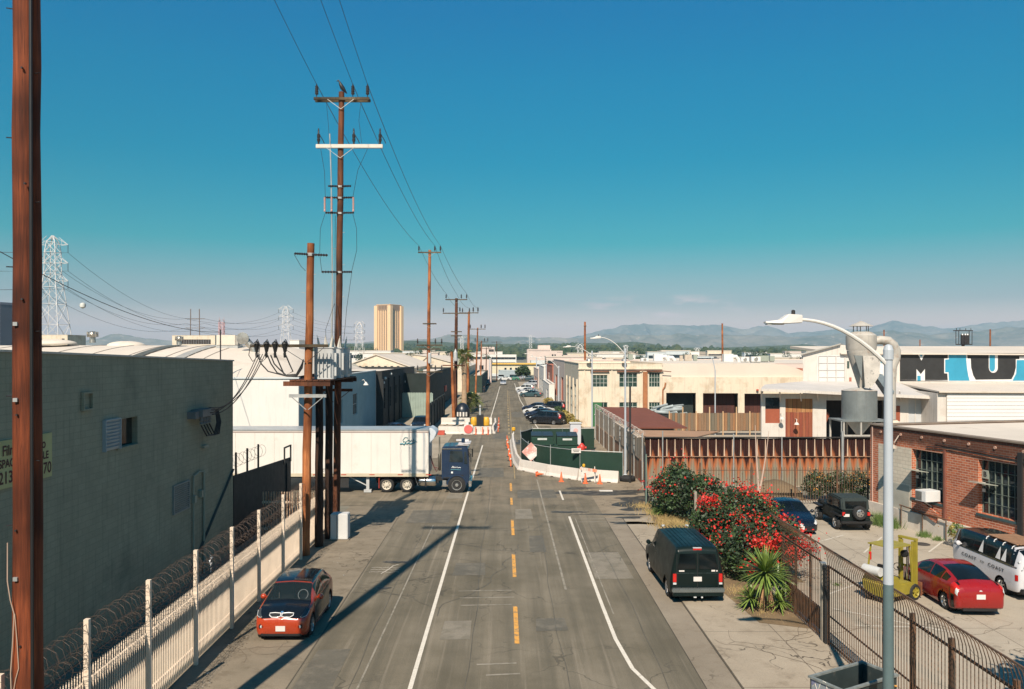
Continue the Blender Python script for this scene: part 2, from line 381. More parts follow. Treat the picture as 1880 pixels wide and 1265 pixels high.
struct('worn_lines', fm, M('worn_line', (.30, .265, .21), .8, .15, 2, stain=(.2, .18, .135), st_amt=1, st_thr=.47, st_sc=2.5))
yl = MB()
for k in range(5):
    y = 26.05 + 7.75 * k
    if k < 3: line_strip(yl, [(.34, y), (.32, y + 3.85)], .155)
for a, b in ((41.65, 45.6), (49.8, 52.3), (54.8, 58.5)): pass
line_strip(yl, [(.32, 49.9), (.31, 52.3)], .15); line_strip(yl, [(.31, 54.8), (.30, 58.2)], .15)
struct('centre_dashes', yl, YEL)
yw = MB()
for k in range(26): line_strip(yw, [(.30 - .004 * k, 84 + 4.6 * k), (.30 - .004 * k, 86.8 + 4.6 * k)], .2, .0085)
line_strip(yw, [(.62, 60), (.55, 200)], .07, .0085)
struct('worn_centre_dashes', yw, YEL2)
# oil-dark wet patches at the crossing and their dirt
wet = MB()
def blob(mb, cx, cy, rx, ry, z, seed, n=28, rz=0):
    rnd = random.Random(seed); ph = [rnd.random() * 6.28 for _ in range(4)]
    pts = []
    for k in range(n):
        t = 2 * math.pi * k / n; q = 1 + .22 * math.sin(2 * t + ph[0]) + .18 * math.sin(3 * t + ph[1]) + .12 * math.sin(5 * t + ph[2]) + .08 * math.sin(9 * t + ph[3])
        x, y = rx * q * math.cos(t), ry * q * math.sin(t); pts.append((cx + x * math.cos(rz) - y * math.sin(rz), cy + x * math.sin(rz) + y * math.cos(rz), z))
    mb.quad(*pts)
blob(wet, 6.6, 54.2, 2.6, 1.1, .004, 1); blob(wet, 8.0, 50.2, 1.0, 1.6, .0035, 21); blob(wet, 5.2, 56.0, 1.2, .4, .003, 22); blob(wet, 8.6, 52.0, 1.5, .9, .0045, 2); blob(wet, 8.4, 48.6, 1.2, .8, .005, 3); blob(wet, 7.3, 44.5, 1.6, .35, .006, 9)
blob(wet, 3.6, 47.6, .9, .28, .0085, 4); blob(wet, 6.6, 46.9, 2.5, .18, .0065, 5); blob(wet, 7.0, 46.0, .9, .3, .007, 6)
blob(wet, -4.95, 36.2, .55, .22, .0075, 7); blob(wet, -4.9, 32.2, .22, .2, .0075, 8); blob(wet, 1.9, 84, 1.0, 3.0, .0075, 12)
struct('oil_stains', wet, M('oil', (.045, .042, .034), .55, .5, 1.3, stain=(.15, .125, .09), st_amt=.8, st_thr=.5, st_sc=2))
def walk(mb, x, y, a, n, wd, z, rnd, depth=0, st=.35, box=None):
    pts = [(x, y)]
    for k in range(n):
        a += rnd.gauss(0, .38); x += st * math.cos(a); y += st * math.sin(a)
        if box and not (box[0] < x < box[1] and box[2] < y < box[3]): break
        pts.append((x, y))
        if depth < 2 and rnd.random() < .12: walk(mb, x, y, a + rnd.choice((-1, 1)) * rnd.uniform(.6, 1.3), n // 2, wd * .8, z, rnd, depth + 1, st, box)
    if len(pts) > 1: line_strip(mb, pts, wd, z)
ck = MB(); rnd = random.Random(17)
for _ in range(4): walk(ck, rnd.uniform(7.6, 9.6), rnd.uniform(21, 27.5), rnd.uniform(0, 6.3), 16, .018, .0675, rnd, 0, .28, (6.7, 10.2, 17.5, 28.5))
for _ in range(5): walk(ck, rnd.uniform(11, 22), rnd.uniform(22, 42), rnd.uniform(0, 6.3), 14, .016, .0115, rnd, 0, .4, (10.5, 22, 18, 46))
for _ in range(7): walk(ck, rnd.uniform(-9, -6.5), rnd.uniform(18, 44), rnd.uniform(0, 6.3), 12, .016, .0045, rnd, 0, .3, (-9.2, -6.3, 12, 49))
struct('concrete_cracks', ck, M('crack_dark', (.13, .10, .072), .95, .3, 2)); ck = MB()
for _ in range(5): walk(ck, rnd.uniform(-5.8, 5.2), rnd.uniform(19, 62), rnd.choice((1.57, 1.4, -1.6, 0, 3.1)), 26, .030, .0076, rnd, 0, .45, (-6.1, 5.5, 14, 75))
for x in (-4.45, -1.15, 1.75, 4.6): line_strip(ck, [(x + .06 * math.sin(y * .31 + x) + .03 * math.sin(y * 1.1), y) for y in [12 + 1.5 * k for k in range(46)]], .022, .0072)
struct('tar_seams', ck, M('tar', (.10, .09, .068), .6, .35, 1.2)); pt = MB()
for x0, x1, y0, y1 in ((-2.3, -.9, 34, 36.1), (1.0, 2.1, 27.2, 28.6), (-5.6, -3.2, 44.5, 48.2), (.7, 3.3, 52.2, 55.4), (-2.2, -.2, 61, 66), (-6.0, -4.9, 22.3, 25.6), (1.1, 1.9, 38, 41.5), (-1.6, .0, 88, 96), (.8, 2.6, 118, 128)): pt.quad((x0, y0, .0066), (x1, y0 + .08, .0066), (x1 - .05, y1, .0066), (x0 + .04, y1 - .1, .0066))
struct('asphalt_patches', pt, M('patch_asphalt', (.125, .112, .085), .8, .14, .9, grain=.16, gs=26, stain=(.19, .165, .125), st_amt=.7, st_thr=.5, st_sc=1.6)); pt = MB()
for x0, x1, y0, y1 in ((-.6, .15, 20.4, 22.2), (-2.2, -1.2, 26.4, 28.3), (3.7, 5.3, 33.5, 38), (-3.9, -2.9, 52, 57), (.5, 1.5, 45.6, 48.5)): pt.quad((x0, y0, .0068), (x1, y0 + .05, .0068), (x1 - .03, y1, .0068), (x0 + .03, y1 - .06, .0068))
struct('pale_patches', pt, M('patch_pale', (.235, .205, .158), .85, .12, .9, grain=.16, gs=26, stain=(.17, .15, .11), st_amt=.8, st_thr=.48, st_sc=1.6))
sg = MB(); rnd = random.Random(3)
for r_ in range(3): line_strip(sg, [(-5.9 + .16 * k, 34.6 + .34 * r_ + rnd.uniform(-.09, .09)) for k in range(9)], .025, .0078)
line_strip(sg, [(-5.35, 34.3), (-5.15, 34.9), (-5.0, 35.6), (-4.8, 35.8)], .035, .0078); struct('utility_spray_marks', sg, WHT)
seam = MB(); line_strip(seam, [(6.61, 2), (6.60, 46)], .05, .008); line_strip(seam, [(5.6, 3), (5.6, 46)], .03, .008); line_strip(seam, [(-6.2, 3), (-6.15, 30), (-6.2, 49)], .03, .004)
struct('gutter_joints', seam, M('joint', (.07, .06, .045), .9, .3))
# painted stall lines in the lot
st = MB()
for x0, y0, x1, y1 in ((12, 35.2, 20.2, 34.9), (13.2, 38.2, 17.4, 41.6), (16.8, 37.9, 19.2, 41.2), (19.9, 38.0, 22.1, 40.6), (12.3, 31.2, 15.0, 33.4), (12, 27.8, 14.2, 27.6), (18.4, 26.8, 21.0, 27.6), (15.2, 23.0, 19.5, 23.6), (12.0, 29.6, 15.2, 26.9)):
    line_strip(st, [(x0, y0), (x1, y1)], .09, .010)
struct('stall_lines', st, M('stall_white', (.62, .57, .48), .8, .15, 2, stain=(.4, .35, .27), st_amt=1, st_thr=.5, st_sc=2))
# man-hole lids
for x, y in ((14.9, 39.9), ):
    pass
mh = MB().lathe((20.4, 39.6, .008), [(.38, 0), (.38, .012), (.33, .016)], 20); tag(base(mh.build('manhole_cover', M('iron_lid', (.06, .055, .05), .6))), 'round dark iron lid in the lot beside the brick wall', 'manhole cover')

# ================================================================== HILLS
def hill_mat(key, ca, cb, s, blotch=None):
    m, n, b = _new(key, 1); o = nd(n, 'TexCoord').outputs['Object']
    c = mix(n, rng(n, noise(n, o, s, 8, .7), .38, .62), ca, cb)
    if blotch: c = mix(n, rng(n, noise(n, o, s * 6, 4, .7), .60, .66), c, blotch)
    n.links.new(c, b.inputs['Base Color']); b.inputs['Specular IOR Level'].default_value = 0
    return m
from mathutils import noise as mn
def ridge(name, Y0, depth, prof, mt, seed, rough=.26, nx=380, ny=54):
    """mountain mass standing Y0..Y0+depth; prof = [(px, py of crest)] measured at Y0+depth*.55"""
    Yc = Y0 + depth * .55; xs = [(p[0] - CX) * Yc / FL for p in prof]; zs = [max(1, CH - (p[1] - HY) * Yc / FL) for p in prof]
    x0, x1 = xs[0], xs[-1]; vs = []
    for j in range(ny + 1):
        v = j / ny
        for i in range(nx + 1):
            x = x0 + (x1 - x0) * i / nx; k = 0
            while k < len(xs) - 2 and x > xs[k + 1]: k += 1
            t = (x - xs[k]) / (xs[k + 1] - xs[k]); t = t * t * (3 - 2 * t); h = zs[k] * (1 - t) + zs[k + 1] * t
            e = max(0, math.sin(math.pi * min(1, v / 1.1 + .0))) ** .9 if v < .55 else max(0, math.cos((v - .55) / .45 * math.pi / 2)) ** .6
            e = (v / .55) ** .75 if v < .55 else e
            q = mn.fractal(Vector((x / depth * 5, v * 4.0, seed)), .8, 2.1, 6) 
            rdg = 1 - abs(mn.noise(Vector((x / depth * 9, v * 1.2, seed + 3)))) - .5 * abs(mn.noise(Vector((x / depth * 24, v * 2.5, seed + 5)))) 
            z = h * e * (1 - rough * 1.6 * (1 - rdg) * (1 if v < .53 else .3)) + h * rough * q * e * (1.6 - 1.2 * min(1, v / .55))
            vs.append((x, Y0 + depth * v, -1.0 if j in (0, ny) else z - .5))
    fs = [(j * (nx + 1) + i, j * (nx + 1) + i + 1, (j + 1) * (nx + 1) + i + 1, (j + 1) * (nx + 1) + i) for j in range(ny) for i in range(nx)]
    mb = MB().add(vs, fs); o = mb.build(name, mt, fix=False, smooth=True); o['kind'] = 'structure'; return o
HM = hill_mat('mountain_scrub', (.11, .12, .085), (.26, .23, .18), .0035, (.36, .3, .24))
ridge('far_mountains', 6800, 2000, [(-500, 640), (-200, 636), (100, 630), (300, 634), (700, 628), (900, 626), (1040, 619), (1100, 607), (1150, 597), (1200, 593), (1260, 597), (1300, 596), (1350, 600), (1400, 599), (1460, 608), (1530, 606), (1600, 602), (1650, 591), (1700, 597), (1740, 602), (1800, 595), (1850, 590), (1900, 584), (2100, 596), (2500, 600)], HM, 3)
ridge('middle_mountains', 4700, 1400, [(-300, 642), (60, 632), (130, 630), (185, 620), (210, 613), (250, 616), (300, 622), (370, 630), (440, 634), (560, 636), (740, 624), (780, 621), (830, 612), (870, 611), (905, 617), (950, 615), (1010, 617), (1060, 618), (1130, 612), (1200, 611), (1300, 614), (1400, 613), (1480, 617), (1560, 612), (1640, 606), (1720, 612), (1780, 607), (1860, 601), (2000, 604), (2400, 610)], HM, 8)
ridge('near_hills', 2300, 700, [(-200, 640), (100, 638), (420, 637), (560, 632), (640, 629), (700, 628), (760, 625), (810, 626), (850, 629), (900, 630), (960, 630), (1040, 628), (1120, 629), (1180, 628), (1240, 636), (1300, 638), (1350, 637), (1420, 633), (1480, 631), (1560, 638), (1700, 640), (2300, 642)],
      hill_mat('green_hill', (.045, .07, .035), (.10, .115, .06), .012, (.30, .27, .22)), 12, .2, 260, 16)
# woods along the hills: far-off mass of tree crowns
wd = MB(); rnd = random.Random(5)
def crown_lump(mb, c, r, h, rnd):
    n = 7; vs = []
    for j, (rr, zz) in enumerate(((.75, 0), (1.05, .35), (.8, .75), (.25, 1.0))):
        for k in range(n):
            t = 2 * math.pi * (k + .5 * j) / n; q = rr * r * rnd.uniform(.75, 1.2); vs.append((c[0] + q * math.cos(t), c[1] + q * math.sin(t), c[2] + h * zz * rnd.uniform(.88, 1.1)))
    fs = [(j * n + k, j * n + (k + 1) % n, (j + 1) * n + (k + 1) % n, (j + 1) * n + k) for j in range(3) for k in range(n)] + [tuple(3 * n + k for k in range(n))]
    mb.add(vs, fs)
for i in range(4600):
    px = rnd.uniform(-60, 1560); Y = rnd.uniform(1100, 2300)
    top = 641 if px < 430 else (629 if 600 < px < 1250 else 636)
    # canopy line follows the rise of the near hills
    f = (Y - 1100) / 1200; zt = (CH - (top + 6 - HY) * Y / FL) * (.35 + .65 * f) if px > 430 else 5 + 6 * f
    if rnd.random() < .5: continue
    s_ = rnd.uniform(5, 11); z = max(0, zt - rnd.uniform(4, 14)); crown_lump(wd, ((px - CX) * Y / FL, Y, z), s_, s_ * rnd.uniform(1.0, 1.7), rnd)
o = wd.build('woods', hill_mat('wood_green', (.03, .055, .025), (.09, .105, .05), .05), fix=False); o['kind'] = 'stuff'; o['label'] = 'dark green far-off woods covering the low hills behind the town'
# ================================================================== UTILITY POLES AND WIRES
POLE = wood_pole_mat('pole_wood', (.30, .085, .028), (.66, .26, .095))
POLE2 = wood_pole_mat('pole_wood_dark', (.10, .040, .022), (.24, .085, .038))
POLEF = wood_pole_mat('pole_wood_red', (.09, .022, .010), (.36, .090, .032))
ARM = wood_pole_mat('arm_wood', (.10, .075, .045), (.20, .15, .09))
STEEL = M('galv_steel', (.50, .50, .48), .5, .15, 2, metal=.5, stain=(.25, .2, .15), st_amt=.3)
ARMW = M('arm_white', (.68, .62, .54), .7, .1)
INS = M('insulator_dark', (.035, .030, .030), .3, .2)
INSP = M('insulator_pink', (.50, .28, .24), .4, .1)
WIRE = M('wire', (.03, .035, .04), .6, 0)
RUBB = M('cable_black', (.015, .015, .015), .5, .1)
def pole_mb(b, t, r0, r1, n=14, k=10):
    b, t = Vector(b), Vector(t); return MB().tube([b.lerp(t, i / k) + Vector((.012 * math.sin(i * 1.9 + b.x), .012 * math.cos(i * 2.3 + b.y), 0)) * (0 < i < k) for i in range(k + 1)], [r0 + (r1 - r0) * i / k for i in range(k + 1)], n)
def pin_ins(mb, x, y, z, s=1.0):
    mb.lathe((x, y, z), [(.02 * s, 0), (.02 * s, .12 * s), (.07 * s, .13 * s), (.085 * s, .2 * s), (.06 * s, .24 * s), (.09 * s, .28 * s), (.06 * s, .33 * s), (.085 * s, .38 * s), (.06 * s, .43 * s), (.08 * s, .48 * s), (.03 * s, .56 * s), (.02 * s, .62 * s)], 10)
def hor_ins(mb, p, q, r=.07, n=6):
    p, q = Vector(p), Vector(q); pts = []; rr = []
    for i in range(n * 2 + 1): pts.append(p.lerp(q, i / (n * 2))); rr.append(r if i % 2 else r * .45)
    mb.tube(pts, rr, 8)
def insulators(root, spots, mt=None, s=1.0):
    for p in spots:
        m_ = MB(); pin_ins(m_, *p, s); m_.build('insulator', mt or INS, root, smooth=True)
def crossarm(root, x0, x1, y, z, mt, ins, th=.12, brace=.55, px=0, double=False, insz=1.0):
    a = MB().box(x0, x1, y - .17 - th / 2, y - .17 + th / 2, z - th * .6, z + th * .6)
    if double: a.box(x0, x1, y + .17 - th / 2, y + .17 + th / 2, z - th * .6, z + th * .6)
    arm = a.build('crossarm', mt, root, bevel=.008)
    b = MB()
    if brace:
        b.bar((px - brace * 1.25, y - .24, z - .05), (px, y - .21, z - brace), .035, .02); b.bar((px + brace * 1.25, y - .24, z - .05), (px, y - .21, z - brace), .035, .02)
        b.build('brace', STEEL, arm)
    insulators(root, [(x, y - .17, z + th * .6) for x in ins], s=insz)
    return arm
def steps(root, x, y, z0, z1, r):
    z = z0; k = 0
    while z < z1:
        s_ = 1 if k % 2 else -1; MB().tube([(x + s_ * r * .8, y, z), (x + s_ * (r + .14), y, z), (x + s_ * (r + .14), y, z + .04)], .011, 5).build('climbing_step', STEEL, root); z += .85; k += 1

# foreground pole at the left edge
t = thing('utility_pole', 'thick red-brown wooden pole nearest the camera at the left edge with a loose white cable', 'utility pole', (-8.95, 15.1, 0), group='wooden utility poles along the left side of the street')
pole_mb((-8.95, 15.1, 0), (-9.03, 15.1, 29.6), .262, .20, 20, 24).build('shaft', POLEF, t, smooth=True)
for zz in (29.1,): crossarm(t, -10.85, -7.2, 15.1, zz, ARM, (-10.7, -8.3, -7.35), px=-9.03, double=True)
m_ = MB().tube([(-9.2, 14.86, 5.9), (-9.19, 14.84, 5.2), (-9.13, 14.83, 4.85), (-9.06, 14.83, 4.6), (-9.09, 14.83, 4.0), (-9.13, 14.84, 3.5), (-9.12, 14.84, 3.2)], .010, 5)
m_.tube([(-9.05, 14.83, 4.6), (-9.0, 14.82, 4.1), (-8.97, 14.82, 3.6), (-9.03, 14.83, 3.4), (-9.1, 14.84, 3.05)], .009, 5); m_.build('loose_cable', M('cable_white', (.5, .36, .27), .6), t, smooth=True)
m_ = MB().tube([(-8.755, 14.90, 0), (-8.79, 14.90, 12), (-8.83, 14.92, 24)], .03, 8); m_.build('riser_cable', RUBB, t)
for z in (5.2, 8.5, 9.9): MB().box(-9.08, -9.0, 14.82, 14.86, z, z + .07).build('staple_plate', STEEL, t)
for k in range(7): MB().cyl((-8.95 + .09 * math.sin(k * 5.1), 14.86, 4 + k * 2.13), (-8.95 + .09 * math.sin(k * 5.1), 14.815, 4 + k * 2.13), .02, n=6).build('bolt', INS, t)
for k in range(9): s_ = 1 if k % 2 else -1; MB().cyl((-8.97 + s_ * .2, 15.0, 6.2 + k * 1.2), (-8.97 + s_ * .31, 14.95, 6.2 + k * 1.2), .012, n=5).build('climbing_step', INS, t)

# tall pole D of the transformer rack
xd = lambda z: -8.99 + (.29) * z / 23.1
t = thing('utility_pole', 'tallest wooden pole with white second crossarm and a crow on top', 'utility pole', (-8.99, 42.5, 0), group='wooden utility poles along the left side of the street')
pole_mb((-8.99, 42.5, 0), (-8.70, 42.5, 23.15), .20, .145, 14, 16).build('shaft', POLE2, t, smooth=True)
crossarm(t, -10.12, -7.2, 42.5, 22.75, ARM, (-9.97, -8.07, -7.3), px=-8.70, double=True, insz=1.15)
crossarm(t, -10.0, -6.5, 42.5, 20.25, ARMW, (), px=-8.73, brace=.62, th=.16)
for x in (-9.87, -8.02, -6.64):
    m_ = MB(); m_.lathe((x, 42.33, 20.35), [(.05, 0), (.05, .12), (.085, .18), (.085, .3), (.06, .32), (.085, .38), (.085, .52), (.05, .56), (.04, .78), (.02, .85)], 9)
    m_.tube([(x, 42.3, 20.95), (x + .14, 42.28, 20.72), (x + .24, 42.3, 20.55), (x + .3, 42.33, 20.4)], .022, 6); m_.build('fuse_cutout', INS, t, smooth=True)
for z, xa, xb in ((18.15, -9.35, -8.15), (17.55, -9.55, -8.0), (16.75, -9.5, -8.0), (13.65, -9.7, -8.1)):
    m_ = MB(); hor_ins(m_, (-8.85, 42.3, z), (xa, 42.25, z)); hor_ins(m_, (-8.65, 42.3, z), (xb, 42.25, z)); m_.build('side_insulator', INS, t, smooth=True)
    m_ = MB().lathe((xd(z), 42.5, z - .05), [(.2, 0), (.2, .1)], 12); m_.build('pole_band', STEEL, t)
for x in (-9.52, -9.16, -8.02):
    MB().lathe((x, 42.2, 16.8), [(.05, 0), (.055, .1), (.04, .12), (.055, .2), (.04, .3), (.055, .4), (.04, .5), (.055, .6), (.05, .75)], 8).build('switch_insulator', INSP, t, smooth=True)
m_ = MB().tube([(-9.28, 42.3, 20.9), (-9.2, 42.3, 18.6), (-9.13, 42.3, 12.6)], .035, 8); m_.tube([(-9.13, 42.3, 12.6), (-9.2, 42.3, 9.4)], .05, 8); m_.build('steel_riser', STEEL, t, smooth=True)
m_ = MB().tube([(-8.98, 42.27, 16.6), (-9.02, 42.27, 9.6)], .014, 5)
m_.tube([(-9.5, 42.2, 16.7), (-9.75, 42.2, 15.9), (-9.78, 42.2, 14.6), (-9.68, 42.2, 13.7)], .012, 5); m_.tube([(-8.05, 42.2, 16.7), (-7.85, 42.2, 15.9), (-7.84, 42.2, 14.8), (-8.1, 42.2, 13.7)], .012, 5)
m_.tube([(-9.75, 42.3, 20.1), (-9.55, 42.3, 18.9), (-9.5, 42.25, 17.6)], .012, 5); m_.tube([(-7.3, 42.3, 20.1), (-7.8, 42.3, 19.0), (-8.05, 42.25, 17.6)], .012, 5)
m_.tube([(-9.45, 42.3, 22.5), (-9.35, 42.3, 21.4), (-9.3, 42.3, 20.6)], .010, 5); m_.tube([(-7.65, 42.3, 22.5), (-7.75, 42.3, 21.6), (-7.6, 42.3, 20.4)], .010, 5)
m_.tube([(-8.1, 42.2, 13.6), (-8.3, 41.9, 11.8), (-8.42, 41.7, 10.0)], .012, 5); m_.tube([(-9.0, 42.2, 12), (-9.2, 41, 10.6), (-9.0, 40.2, 9.9)], .012, 5); m_.tube([(-8.9, 42.2, 12), (-8.7, 41.9, 10.6), (-8.6, 41.7, 10.1)], .012, 5)
m_.build('jumper_wire', WIRE, t); steps(t, -8.85, 42.5, 9.8, 16.5, .17)
# crow
cr = MB()
cr.tube([(-8.82, 42.45, 23.72), (-8.77, 42.45, 23.62), (-8.72, 42.46, 23.50), (-8.64, 42.47, 23.36), (-8.52, 42.5, 23.2), (-8.42, 42.5, 23.08)], [.035, .065, .10, .12, .07, .02], 10)
cr.tube([(-8.82, 42.45, 23.74), (-8.90, 42.43, 23.72), (-8.96, 42.42, 23.69)], [.05, .03, .004], 8); cr.cyl((-8.68, 42.42, 23.14), (-8.68, 42.42, 23.35), .012, n=5); cr.cyl((-8.66, 42.5, 23.14), (-8.66, 42.5, 23.35), .012, n=5)
tag(base(cr.build('crow', M('crow_black', (.012, .012, .014), .5), smooth=True)), 'black crow perched on the top of the tallest utility pole', 'bird')

# pole A (orange in the sun) + B, C
t = thing('utility_pole', 'sunlit orange wooden pole with one long low crossarm carrying black cable ends', 'utility pole', (-9.37, 37.5, 0), group='wooden utility poles along the left side of the street')
pole_mb((-9.37, 37.5, 0), (-9.1, 37.5, 14.5), .215, .165, 14, 12).build('shaft', POLE, t, smooth=True)
m_ = MB(); hor_ins(m_, (-9.2, 37.3, 13.97), (-9.82, 37.28, 14.0)); hor_ins(m_, (-9.0, 37.3, 13.95), (-8.27, 37.28, 13.92)); m_.build('side_insulator', INS, t, smooth=True)
MB().lathe((-9.12, 37.5, 13.9), [(.2, 0), (.2, .14)], 12).build('pole_band', STEEL, t)
arm = MB().box(-11.85, -8.25, 37.22, 37.34, 9.66, 9.80).build('crossarm', ARM, t, bevel=.008)
MB().bar((-10.4, 37.2, 9.68), (-9.3, 37.25, 8.98), .05, .02).bar((-8.4, 37.2, 9.68), (-9.2, 37.25, 8.98), .05, .02).build('brace', INS, arm)
for i, x in enumerate((-11.55, -11.1, -10.7, -10.25)):
    m_ = MB().lathe((x, 37.25, 9.68), [(.05, -.5), (.07, -.3), (.05, -.28), (.10, -.05), (.13, .08), (.15, .14), (.12, .2), (.05, .26)], 10)
    m_.tube([(x - .03, 37.2, 9.9), (x + .1, 37.05, 10.02), (x + .2, 37.05, 9.8), (x + .1, 37.1, 9.45)], .022, 6); m_.build('cable_end', RUBB, t, smooth=True)
    if i < 2: m_ = MB().tube([(x, 37.1, 9.85), (x - .22, 37.0, 9.7), (x - .28, 37.0, 9.3), (x - .1, 37.0, 9.0), (x + .05, 37.1, 9.2)], .02, 6); m_.build('cable_end_loop', RUBB, t, smooth=True)
for i, (x, zz) in enumerate(((-11.5, 0), (-11.05, -.06), (-10.9, .1), (-10.66, -.1), (-10.2, 0))):
    MB().tube([(x, 37.25, 9.3), (x + .18, 37.2, 8.9), (x + .5 - i * .04, 37.2, 8.55 + zz), (-10.15, 37.2, 8.33 + i * .015), (-9.7, 37.2, 8.3 + .03 * i), (-9.45, 37.25, 8.7 + .05 * i), (-9.4, 37.3, 9.1)], .032, 6).build('cable', RUBB, t, smooth=True)
steps(t, -9.2, 37.5, 10.5, 13.5, .18)
m_ = MB().tube([(-9.82, 37.28, 13.95), (-9.5, 37.28, 13.4), (-9.3, 37.3, 13.2)], .012, 5); m_.build('jumper_wire', WIRE, t)
for (x, y, tx, lb) in ((-9.12, 39.2, -9.1, 'short dark pole under the transformers, just right of the orange pole'), (-9.02, 40.9, -9.0, 'short dark pole under the transformers, left of the white cabinet')):
    t = thing('rack_pole', lb, 'utility pole', (x, y, 0), group='short poles holding the transformer rack')
    pole_mb((x, y, 0), (tx, y, 8.05), .205, .18, 14, 8).build('shaft', wood_pole_mat('pole_wood_black', (.025, .016, .012), (.085, .040, .024)), t, smooth=True)
# rack
t = thing('transformer_rack', 'dark timber platform carried by four poles under the grey transformers', 'platform', (-9.2, 40, 7.4))
d = MB()
for k in range(7): d.box(-9.95 + .27 * k, -9.71 + .27 * k, 36.95, 43.3, 8.10, 8.16)
d.build('deck', POLE2, t)
for y, xa, xb, in ((37.05, -10.25, -8.1), (37.95, -10.1, -8.1), (42.1, -9.9, -8.02), (43.1, -9.9, -8.02)): MB().box(xa, xb, y - .07, y + .07, 7.88, 8.095).build('beam', POLE2, t)
for y, xa, xb in ((37.1, -10.0, -8.3), (42.9, -9.9, -8.2)): MB().box(xa, xb, y - .06, y + .06, 7.35, 7.5).bar((xa + .1, y - .08, 7.4), (-9.2, y - .1, 6.8), .06, .03).bar((xb - .1, y - .08, 7.4), (-9.1, y - .1, 6.8), .06, .03).build('lower_arm', STEEL if y < 40 else POLE2, t)
TRF = M('transformer_grey', (.52, .53, .52), .5, .12, 1, streak=.25, grain=.05)
PORC = M('porcelain', (.62, .58, .50), .35, .08)
for k, (y, lb) in enumerate(((38.35, 'grey finned transformer nearest the camera on the timber rack'), (40.05, 'middle grey transformer on the timber rack'), (41.7, 'rearmost grey transformer, beside the tallest pole'))):
    t = thing('transformer', lb, 'transformer', (-8.62, y, 8.16), group='transformers on the pole rack')
    hw, hd = .47, .36; pts = []
    for c_ in range(4):
        for q in range(4):
            a = math.pi / 2 * c_ + math.pi / 6 * q - 0; cx = (hw - .12) * (1 if c_ in (0, 3) else -1); cy = (hd - .12) * (1 if c_ in (0, 1) else -1)
            pts.append((-8.62 + cx + .12 * math.cos(a), y + cy + .12 * math.sin(a)))
    MB().prism(pts, 'z', 8.17, 9.62).build('tank', TRF, t)
    f = MB()
    for q in range(5): f.box(-9.02 + .18 * q, -8.99 + .18 * q, y - hd - .10, y - hd - .005, 8.32, 9.4)
    for q in range(4): f.box(-8.62 + hw + .005, -8.62 + hw + .1, y - .22 + .14 * q, y - .19 + .14 * q, 8.32, 9.4)
    f.build('cooling_fin', TRF, t)
    MB().box(-8.62 - hw - .03, -8.62 + hw + .03, y - hd - .03, y + hd + .03, 9.625, 9.68).build('lid', TRF, t)
    for q in (-.26, .02, .28):
        b = MB().tube([(-8.62 + q, y - .1, 9.68), (-8.62 + q * 1.15, y - .12, 9.9), (-8.62 + q * 1.3, y - .14, 10.12)], [.07, .055, .035], 8); b.cyl((-8.62 + q * 1.3, y - .14, 10.12), (-8.62 + q * 1.4, y - .15, 10.25), .012); b.build('bushing', PORC, t, smooth=True)
# cabinet at pole feet
t = thing('pad_cabinet', 'white metal cabinet standing at the foot of the tallest pole', 'cabinet', (-8.4, 40.7, 0), R(0))
MB().box(-8.84, -7.97, 40.42, 41.1, .04, 1.31).build('body', M('cabinet_white', (.66, .66, .64), .55, .1, 1.2, stain=(.35, .33, .3), st_amt=.35, grain=.05), t, bevel=.03)
MB().box(-8.52, -8.50, 40.412, 40.425, .1, 1.26).build('door_seam', INS, t); MB().box(-8.9, -7.9, 40.36, 41.16, 0, .045).build('plinth', CONC2, t)

# further poles down the left side
def simple_pole(px, Y, ztop, arms, r=.17, lb='', pxb=None, mt=POLE, extra=None, grp='wooden utility poles along the left side of the street'):
    xb = (((pxb or px) - CX) * Y / FL); xt = (px - CX) * Y / FL
    t = thing('utility_pole', lb, 'utility pole', (xb, Y, 0), group=grp)
    pole_mb((xb, Y, 0), (xt, Y, ztop), r * 1.15, r * .8, 10, 6).build('shaft', mt, t, smooth=True)
    for (dz, hl, kind) in arms:
        z = ztop - dz; c_ = xt
        crossarm(t, c_ - hl, c_ + hl, Y, z, ARM if kind != 'w' else ARMW, (c_ - hl + .1, c_ + hl * .45, c_ + hl - .1) if kind != 'n' else (), px=c_, brace=.5, double=False, insz=1.2 if Y < 120 else 1.6)
    return t, xt
te, xe = simple_pole(789, 94, 21.4, [(.3, 1.35, 'i'), (8.6, .8, 'n'), (11.1, 1.5, 'i'), (11.55, 1.3, 'n'), (14.2, 1.5, 'i')], .21, 'wooden pole rising behind the front of the trailer, with several brown crossarms', 785)
MB().lathe((xe + .02, 93.6, 8.2), [(.18, 0), (.2, .1), (.2, 1.1), (.12, 1.2)], 10).build('grey_can', TRF, te)
tf, xf = simple_pole(838, 118, 17.4, [(.2, 1.6, 'i'), (2.2, 2.0, 'i'), (4.9, .8, 'n'), (5.5, .8, 'n')], .26, 'double-crossarm pole beside the palm tree carrying a small grey transformer', 836, mt=POLE2)
MB().lathe((xf - .1, 117.5, 8.2), [(.25, 0), (.3, .1), (.3, 1.3), (.2, 1.4), (.05, 1.8)], 10).build('grey_can', TRF, tf)
MB().box(xf - 2.0, xf + 1.2, 117.4, 118.5, 7.5, 7.65).build('platform', POLE2, tf)
simple_pole(829, 115, 9.6, [], .22, 'short orange pole leaning against the double-crossarm pole', 833)
simple_pole(861, 143, 16.7, [(.2, 1.7, 'i'), (9.0, .8, 'w')], .25, 'reddish pole just right of the palm tree with a white bracket', 858)
simple_pole(877, 176, 14.9, [(.3, 1.7, 'i')], .19, 'slim red-brown pole past the palm tree with one crossarm', 873)
